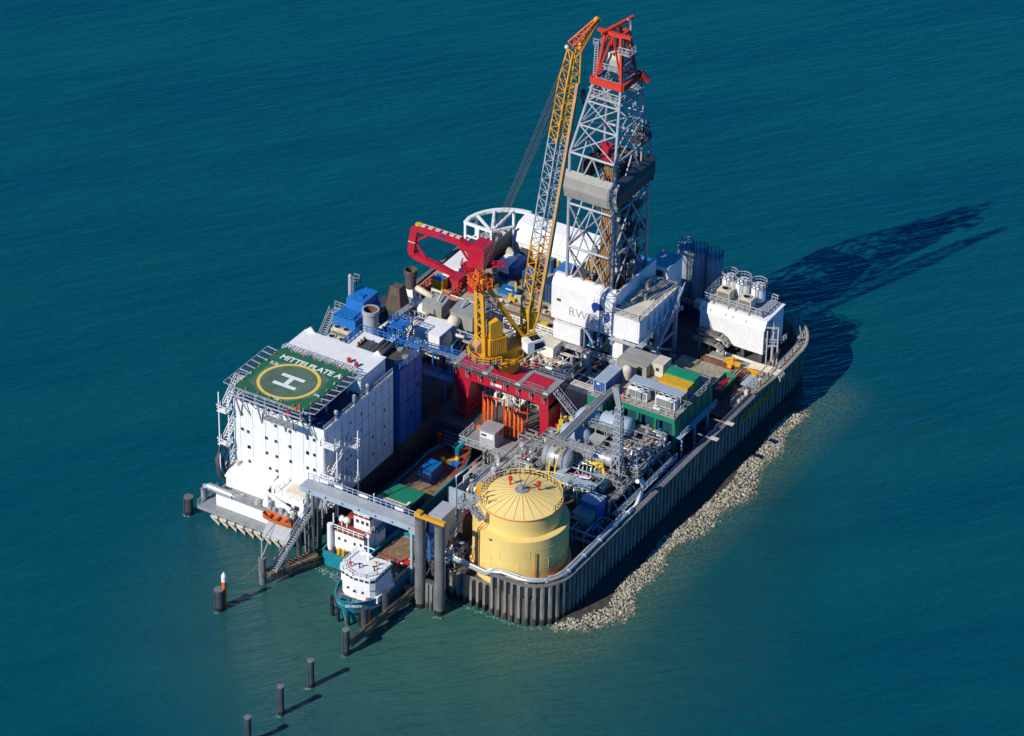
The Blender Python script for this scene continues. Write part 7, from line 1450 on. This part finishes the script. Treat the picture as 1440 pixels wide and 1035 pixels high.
M().tube((16.4, -71.6, 8.1), (16.4, -71.6, 12.6), .2, 8, .1).bar((15.2, -71.6, 10.6), (17.6, -71.6, 10.6), .14).ball((16.4, -71.6, 12.7), .35).box(15.7, -72, 9.4, 17.1, -71.8, 9.7).build('mast', 'white', T)
M().cbox((17.5, -69.6, 5.0), 1.3, 1.0, 2.4).build('funnel', 'yellow', T); M().tube((14.7, -70.4, 3), (14.7, -70.4, 8.6), .4, 10).build('exhaust', 'white', T)
for p, mt_ in (((15.0, -74.6, 8.1), 'bright_red'), ((16.4, -74.2, 8.1), 'paint_blue'), ((18.4, -72.4, 8.1), 'tan'), ((18.8, -73.6, 8.1), 'dark_grey')): M().tube(p, V(p)+V((0, 0, 1.0)), .14, 6).bar(V(p)+V((-.4, 0, .7)), V(p)+V((.4, .2, .9)), .16).build('searchlight', mt_, T)
M().box(15.4, -78.0, 3.4, 16.6, -77.2, 4.3).tube((15.2, -77.6, 4), (16.8, -77.6, 4), .42, 12).build('windlass', 'dark_teal', T); M().tube((18.2, -77.0, 3.3), (18.2, -76.6, 3.9), .5, 12).build('rope_reel', 'dark_grey', T); M().cbox((19.1, -76.0, 3.2), .5, .5, 1.1).build('fire_box', 'bright_red', T)
for i in range(6):
    a = R(200+i*28); p = V((16.3+4.0*math.cos(a)*.98, -75.4+3.6*math.sin(a), 1.2)); M().tube(p+V((0, 0, -1.0)), p+V((0, 0, 1.4)), .3, 8).build('tyre_fender', 'black', T)
M().text('SEA MASTIF', .75, (16.9, -79.25, 3.75), (.62, .34, 0), (0, 0, 1), (.5, -.86, 0), .12, thick=.01).build('lettering', 'paint_white', T)
M().rail([(19.9, -70, 3.5), (20.1, -62, 3.3), (19.8, -57, 3.3)], 1.0, 1.6, .06).build('side_rail', 'cream', T)
M().box(19.0, -75.0, 3, 20.3, -70.0, 4.2).build('wing_screen', 'white', T)
lifeboat('rescue_boat', 'open orange inflatable boat stowed on the supply ship cargo deck', (18.6, -63.6, 3.1), 3.2, 1.7, .7, R(70), 'bright_red', 'paint_white', seats=2)
for i in range(7): p = V((13.2+rng.random()*5, -70.4+rng.random()*1.2, 2.7)); M().cbox(p, .7, .6, .5+rng.random()*.6, rng.random()).build('deck_crate', ('dark_teal', 'teal', 'yellow', 'white')[i % 4], label='small crate on the supply ship deck just behind the wheelhouse', cat='crate', group='crates behind the supply ship wheelhouse')
M().path([(16.3, -79.4, 3.6), (18.8, -82.2, 4.0), (21.1, -85.0, 4.8)], .06, 5).build('mooring_rope', 'rope', label='mooring rope from the supply ship bow to the dark pile', cat='rope')
# second ship inside the berth
T = thing('cargo_ship', 'teal cargo ship with green hatch cover lying inside the berth under the bridge', 'ship', (7.9, -49, 0))
hull_ship(T, 7.9, -28.6, -67.0, 7.6, 0, 2.3, 5.5, 'teal', 'deck', 'deck_red', sgn=1, bul=.6, sheer=.9)
dh2 = M().prism([(5.2, -65.0), (11.2, -65.0), (11.2, -58.8), (5.2, -58.8)], 2.3, 6.0).build('deckhouse', 'white', T)
M().box(5.1, -65.15, 6.0, 11.35, -58.7, 6.12).build('boat_deck', 'deck_red', T)
M().box(7.9, -62.9, 6.12, 11.0, -59.4, 8.7).build('wheelhouse', 'white', T); M().box(7.7, -63.1, 8.7, 11.2, -59.2, 8.8).build('wheelhouse_roof', 'deck_red', T)
M().rail([(7.8, -63.0, 8.8), (11.1, -63, 8.8), (11.1, -59.3, 8.8), (7.8, -59.3, 8.8), (7.8, -63.0, 8.8)], .7, 1, .08).rail([(5.2, -65.1, 6.12), (11.3, -65.1, 6.12), (11.3, -58.8, 6.12)], 1.0, 1.1, .06).build('railing', 'white', T)
for x in (8.6, 9.6, 10.5): M().box(x-.25, -62.96, 7.4, x+.25, -62.9, 8.0).build('window', 'window_glass', T)
for x, z in ((6.4, 4.6), (7.6, 4.6), (9.4, 4.6), (10.6, 4.8), (10.4, 3.4)): M().box(x-.2, -65.06, z-.25, x+.2, -65.0, z+.25).build('porthole', 'window_glass', dh2)
M().tube((4.9, -65.4, 2.3), (4.9, -65.4, 7.2), .5, 12).tube((5.2, -64.8, 7.2), (5.2, -64.8, 9), .14, 6).build('vent_trunk', 'white', T)
for x in (5.9, 6.9): M().ball((x, -63.4, 7.4), .62).bar((x, -63.4, 6.1), (x, -63.4, 7), .2).build('life_raft', 'white', T)
M().bar((5.0, -62.9, 6.8), (7.4, -61.6, 7.2), .35).build('deck_crane', 'bright_red', T)
M().bar((10.2, -60.4, 8.8), (10.2, -60.4, 12.2), .18).bar((9.2, -60.4, 11), (11.2, -60.4, 11), .12).build('mast', 'white', T)
for i in range(4): M().tube((6.2+i*.9, -66.2, 2.4), (6.2+i*.9, -66.2, 3.5), .3, 8).build('bollard', 'yellow' if i in (1, 2) else 'dark_teal', T)
M().cbox((11.0, -60.6, 2.3), 1.6, 2.2, 3.2).build('stores_locker', 'paint_white', T); M().cbox((11.0, -60.6, 5.5), 1.6, 2.2, .7).build('locker_top', 'teal', T)
M().box(8.6, -67.25, 2.25, 9.9, -67.08, 2.6).build('name_plate', 'paint_white', T)
M().box(4.9, -57.6, 2.3, 11, -51.6, 4.3).build('hatch_coaming', 'blue', T); M().box(5.4, -57, 4.3, 9.6, -54, 4.5).build('hatch_deck', 'deck_red', T); M().rail([(4.9, -57.4, 4.3), (10.9, -57.4, 4.3), (10.9, -52, 4.3)], 1.0, 1, .06).build('hatch_rail', 'white', T)
M().box(4.9, -50.4, 2.3, 11.1, -46.6, 4.3).build('hold_wall', 'navy', T); M().add([(5.0, -50.7, 4.6), (11.2, -50.7, 4.6), (11.3, -46.5, 4.6), (6.2, -46.5, 4.6), (5.7, -48.6, 4.6), (5.0, -50.7, 4.32), (11.2, -50.7, 4.32), (11.3, -46.5, 4.32), (6.2, -46.5, 4.32), (5.7, -48.6, 4.32)], [(0, 1, 2, 3, 4), (9, 8, 7, 6, 5), (0, 5, 6, 1), (1, 6, 7, 2), (2, 7, 8, 3), (3, 8, 9, 4), (4, 9, 5, 0)]).build('hatch_cover', 'green', T)
M().bar((4.9, -51.3, 4.4), (11.2, -51.3, 4.4), .6, .4).bar((10.6, -52.2, 4.5), (11.1, -50.8, 5.1), .4).build('gantry_beam', 'cream', T)
M().box(4.8, -46.5, 2.31, 11.2, -37.4, 2.42).build('wood_deck', 'timber', T)
for x, y in ((9.8, -44.6), (10.2, -43), (9.9, -41)): M().box(x-.5, y-.3, 2.42, x+.5, y+.3, 2.5).build('deck_hatch', 'rusty', T)
M().tube((8.6, -32.0, 2.3), (8.6, -32.0, 4.2), .45, 10).bar((8.6, -32, 4.2), (9.6, -30.6, 5.6), .5).build('knuckle_crane', 'teal', T)
M().bar((7.4, -34.6, 2.6), (9.4, -33.4, 3.0), .5).ball((9.4, -33.4, 3.2), .5).ball((7.2, -34.6, 3.0), .55).build('anchor_winch', 'crane_yellow', T); M().cbox((9.6, -34.4, 2.3), 1.6, 1.2, .8).build('blue_locker', 'blue', T)
M().rail([(5, -31, 3.2), (7.9, -29.2, 3.6), (10.6, -31, 3.2), (11.4, -35, 3)], 1, 1, .06).build('bow_rail', 'deck_red', T)
M().bar((4.3, -31, 2.4), (4.3, -31, 5.4), .5).build('bow_post', 'bright_red', T)
container((8.0, -39.6, 2.42), 2.3, 3.6, 2.5, 'container_blue', 'blue container on the wooden deck of the cargo ship in the berth', roof='blue')
# quay wall on the right of the basin and equipment there
M().box(21.2, -63.4, -3, 21.6, -27, 5.0).box(21.0, -47.6, 4.7, 21.2, -27, 5.0).build('quay_wall', 'dark_deck', label='dark quay wall along the right side of the ship basin', cat='wall')
for y in (-61, -56, -51): M().box(20.85, y-.4, -1, 21.2, y+.4, 4.2).build('quay_fender', 'black', label='black rubber fender on the basin quay wall beside the ships', cat='fender', group='fenders on the basin quay wall')
for i in range(3): M().bar((20.6-i*.5, -63, 5.2+i*.6), (20.9-i*.5, -51.5, 5.4+i*.7), .18).build('boarding_rail', ('teal', 'teal', 'bright_red')[i], label=('lower teal', 'upper teal', 'red')[i]+' handrail along the basin side near the drum tank', cat='rail')
# a deck hand on the supply ship
def person(loc, rz, label, top, legs):
    T = thing('person', label, 'person', loc); k, q = math.cos(rz), math.sin(rz)
    vs = []; es = []; rs = []
    def j(p, r, par=None):
        vs.append((p[0]*k-p[1]*q, p[0]*q+p[1]*k, p[2])); rs.append(r)
        if par is not None: es.append((par, len(vs)-1))
        return len(vs)-1
    pel = j((0, 0, .95), .15); ch = j((0, .01, 1.3), .17, pel); nk = j((0, .01, 1.5), .065, ch); hd = j((0, -.02, 1.62), .10, nk); j((0, -.02, 1.74), .085, hd)
    for s in (-1, 1):
        hp = j((s*.1, 0, .88), .10, pel); kn = j((s*.12, -.03*s, .48), .065, hp); an = j((s*.12, .02, .08), .045, kn); j((s*.13, -.16, .04), .04, an)
        sh = j((s*.2, 0, 1.43), .07, ch); el = j((s*.27, .03, 1.15), .05, sh); wr = j((s*.29, -.08, .93), .032, el); pm = j((s*.29, -.12, .86), .035, wr)
        for i in range(4): f1 = j((s*(.27+.012*i), -.15+.015*i, .80-.01*(i % 2)), .009, pm); j((s*(.268+.012*i), -.15+.015*i, .765), .008, f1)
        j((s*.25, -.14, .83), .010, pm)
    me = bpy.data.meshes.new('body'); me.from_pydata(vs, es, []); o = bpy.data.objects.new('body', me); COL.objects.link(o)
    md = o.modifiers.new('s', 'SKIN'); sk = me.skin_vertices[0].data
    for i, r in enumerate(rs): sk[i].radius = (r, r)
    sk[0].use_root = True; o.modifiers.new('d', 'SUBSURF').levels = 1; o.modifiers['d'].render_levels = 1
    ev = o.evaluated_get(bpy.context.evaluated_depsgraph_get()); nm = bpy.data.meshes.new_from_object(ev); bpy.data.objects.remove(o)
    nm.materials.append(MT['skin']); nm.materials.append(MT[legs])
    for p in nm.polygons: p.use_smooth = True; p.material_index = 1 if p.center.z < .93 and abs(p.center.x*k+p.center.y*q) < .21 else 0
    b = bpy.data.objects.new('body', nm); COL.objects.link(b); b.parent = T; WL[b] = V(loc)
    L0 = V(loc)
    M().lathe([(.17, .9), (.19, 1.1), (.215, 1.3), (.2, 1.44), (.08, 1.5)], L0, 14, smooth=True).build('jacket', top, T)
    for s in (-1, 1):
        w3 = lambda p: L0+V((p[0]*k-p[1]*q, p[0]*q+p[1]*k, p[2]))
        M().path([w3((s*.17, 0, 1.44)), w3((s*.27, .03, 1.15)), w3((s*.29, -.06, .96))], .068, 8).build('sleeve', top, T)
    M().lathe([(.112, 1.66), (.12, 1.72), (.09, 1.8), (.01, 1.83)], L0+V((0*k+.02*q, -.02*k*0, 0)), 12, smooth=True).build('hair', 'rusty', T)
person((19.0, -67.4, 2.66), R(20), 'person in a white jacket standing on the supply ship cargo deck behind the wheelhouse', 'paint_white', 'navy')

# foam on the water near the hulls
fm = M()
for cx, cy, n_, sx, sy in ((6.6, -68.9, 60, 3.0, .8), (10.2, -69.4, 40, 2.0, .8), (23.4, -72.6, 26, .5, 2.0))+tuple((p.x+d.y*.9, p.y-d.x*.9, 5, .9, .35) for p, d in resample([(26.6, -63.7)]+WALL[:12], 1.4))+tuple((p_.x, p_.y-.9, 5, .7, .35) for p_ in (g(395.5, 1004, 0), g(437.8, 965, 0), g(487, 920, 0), g(266, 722, 0), g(309, 857, 0), V((24.1, -68.6, 0)), V((27.8, -68.6, 0)))):
    for i in range(n_):
        x, y = cx+rng.gauss(0, .5)*sx, cy+rng.gauss(0, .5)*sy; a = rng.uniform(0, 3.1); r1, r2 = rng.uniform(.1, .34), rng.uniform(.04, .12)
        fm.add([(x+r1*math.cos(t)*math.cos(a)-r2*math.sin(t)*math.sin(a), y+r1*math.cos(t)*math.sin(a)+r2*math.sin(t)*math.cos(a), .03+.02*(k % 2)) for k, t in enumerate([i_*.9 for i_ in range(7)])], [tuple(range(7))])
mat('foam', (.22, .36, .34), .8, var=.2)
fm.build('foam', 'foam', label='white foam streaks on the water around the moored hulls', cat='foam', kind='stuff')
# dark pipes on the inner wall top
T = thing('wall_top_pipe', 'dark pair of pipes along the shaded inner top of the right wall', 'pipe', (44.6, -20, 7))
for x, z, r in ((44.7, 7.3, .2), (44.2, 6.9, .24)): M().path([(x, -36, z), (x, -16, z), (x, 2, z)], r, 8).build('pipe', 'navy', T)
# ================================================================ working area between portal and rig, loose equipment
pipe_skid('cream and white pipe deck between the yellow crane and the drilling rig, left part', -12.6, -3.6, -2.0, .4, 5.0, 3.4, 41, mats=('cream', 'white', 'pale_steel', 'galvanised'), name='mud_pipework')
pipe_skid('white and cream pipe racks seen through the red portal opening', 5.6, -18.4, 12.6, -13.4, 5.0, 3.6, 61, mats=('cream', 'white', 'white', 'pale_steel'), acc=('orange', 'bright_red'), name='mud_pipework', frame='cream')
pipe_skid('cream and white pipe deck directly behind the yellow crane boom foot', 1.4, -9.0, 8.0, -1.0, 5.0, 4.6, 43, mats=('cream', 'white', 'pale_steel', 'cream'), acc=('bright_red', 'bright_blue', 'orange'), name='mud_pipework', frame='cream')
pipe_skid('cluttered mud pump deck in front of the lower white rig house', 8.6, -8.0, 15.6, -2.4, 5.0, 3.6, 45, mats=('cream', 'white', 'pale_steel', 'tan'), acc=('bright_red', 'orange', 'bright_red'), name='mud_pipework', frame='cream')
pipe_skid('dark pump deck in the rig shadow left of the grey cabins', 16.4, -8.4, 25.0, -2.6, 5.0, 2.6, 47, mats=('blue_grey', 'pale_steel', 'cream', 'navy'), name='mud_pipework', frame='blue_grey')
pipe_skid('cream pipework on the deck between grey ducts and the yellow crane', -3.4, -9.6, 5.6, -4.4, 5.0, 3.0, 49, mats=('cream', 'pale_steel', 'white', 'galvanised'), name='mud_pipework')
pipe_skid('blue and grey pipework among the square chimney and the blue tower', -17.5, -19.5, -13.4, -12.0, 7.6, 3.2, 51, mats=('blue', 'bright_blue', 'pale_steel', 'galvanised', 'white'), acc=('bright_blue', 'white'), name='utility_pipework', frame='bright_blue', dens=1.3)
pipe_skid('blue and grey pipework behind the white roofed generator block', -13.6, -27.8, -6.4, -20.0, 7.6, 3.2, 53, mats=('blue', 'bright_blue', 'pale_steel', 'steel'), acc=('white', 'bright_blue'), name='utility_pipework', frame='blue', dens=1.1)
pipe_skid('pale pipework under the round chimney and red oil rack', -16.6, -9.8, -12.6, -7.0, 7.6, 2.6, 55, mats=('pale_steel', 'steel', 'white', 'dark_grey'), name='utility_pipework')
for (x, y, z, sx, sy, h_, mt_, lb) in [(9.4, -3.4, 5, 3.2, 2.6, 5.4, 'white', 'white slope topped box house at the left foot of the rig'), (5.6, -12.6, 5, 3.4, 2.4, 3.2, 'cream', 'cream pump house behind the red portal beam'), (11.6, -11.6, 5, 3.0, 2.0, 3.0, 'bright_red', 'red edged pump cage with cream floor in front of the rig'), (16.0, -1.6, 5, 1.4, 1.2, 4.6, 'white', 'narrow white cabinet with black doorway under the rig'), (-1.0, .2-2.4, 5, 3.2, 2.0, 3.4, 'white', 'white cabin under the storage yard parapet')]:
    T = thing('equipment_house', lb, 'equipment house', (x, y, z)); M().cbox((x, y, z), sx, sy, h_).build('body', mt_, T); M().cbox((x, y, z+h_), sx+.2, sy+.2, .12).build('roof', 'cream', T); M().box(x-.4, y-sy/2-.05, z+.2, x+.4, y-sy/2, z+2.1).build('door', 'dark_grey', T)
T = thing('shale_pile', 'heap of tan drill cuttings on a grated frame behind the portal beam', 'heap', (16.4, -13, 5))
M().lathe([(2.6, 0), (2.1, .9), (1.2, 1.7), (.3, 2.1), (.01, 2.15)], (16.0, -13.2, 5), 18, smooth=True).build('cuttings', 'concrete', T)
M().rail([(13.2, -15.6, 5), (18.6, -15.6, 5), (18.6, -10.8, 5)], 1.6, 1.4, .1).bar((13.0, -15.4, 6.8), (17.4, -10.6, 8.6), .5, .2).build('frame', 'pale_steel', T)
M().tube((17.6, -12.0, 6.2), (19.4, -11.0, 6.6), .7, 12).build('white_drum', 'white', label='white drum lying at the edge of the tan cuttings heap', cat='drum')
walkway('pump_walkway', 'cream railed walkway leading from the portal beam to the rig front', (6.2, -15.6, 8.4), (17.2, -8.4, 8.8), 1.4, 'cream', 5, 4, True, 'white')
walkway('mud_walkway', 'white railed walkway from the storage yard parapet toward the rig', (-2, 1.0, 8.6), (8.2, .2, 9.0), 1.3, 'cream', 5, 3, True, 'white')
for i, (x, y, mt_) in enumerate([(7.4, -12.0, 'bright_red'), (8.8, -10.4, 'orange'), (10.4, -9.4, 'bright_red')]):
    T = thing('hose_basket', ('red hose basket nearest the yellow crane cab', 'orange hose basket in the middle of the row before the rig', 'red hose basket nearest the rig front')[i], 'basket', (x, y, 8.2), 'hose baskets in front of the rig'); M().box(x-.9, y-.6, 8.9, x+.9, y+.6, 9.0).build('base', 'cream', T); M().lathe([(.3, 0), (.7, 0), (.75, .35), (.3, .4)], (x, y, 9.0), 12).build('hose', mt_, T)
# loose goods scattered over the open deck areas: each lies on its deck
GOODS = [('drum', 'oil drum'), ('crate', 'crate'), ('cabinet', 'cabinet'), ('spool', 'spool')]
areas = [(-14, 3.5, 7, 20, 7.6, 46, 'the storage yard'), (23, 1, 28, 12, 5.5, 10, 'the shaded basement paving'), (-24, -34, -14, -20, 7.6, 20, 'the utility deck'), (28, -1, 40, 2.4, 5.5, 12, 'the basement paving'), (22.4, -34, 27, -18, 8.5, 16, 'the process deck'), (18.6, -17.6, 24.2, -13.8, 5.0, 14, 'the deck beside the portal stair')]
for x0, y0, x1, y1, z, n_, nm in areas:
    for i in range(n_):
        x, y = rng.uniform(x0, x1), rng.uniform(y0, y1); s = rng.uniform(.6, 1.3); k, kn = rng.choice(GOODS)
        mt_, cn = rng.choice((('cream', 'cream'), ('steel', 'grey'), ('blue', 'blue'), ('white', 'white'), ('rusty', 'rusty'), ('yellow', 'yellow')))
        b = M()
        if k == 'drum': b.lathe([(.01, 0), (s*.4, 0), (s*.4, s*.9), (s*.34, s*.95), (.01, s*.95)], (x, y, z), 12)
        elif k == 'spool': b.lathe([(.1, 0), (s*.6, 0), (s*.6, .12), (s*.3, .14), (s*.3, s*.5), (s*.6, s*.52), (s*.6, s*.52+.12), (.1, s*.52+.12)], (x, y, z), 14)
        else: a = rng.choice((0, 0, .4)); b.cbox((x, y, z), s*1.3, s*.9, s*.8, a).cbox((x, y, z+s*.8), s*1.36, s*.96, .08, a)
        b.build('deck_'+k, mt_, label=f'{cn} {kn} standing on {nm}', cat=kn, group=f'{cn} {kn}s on {nm}')
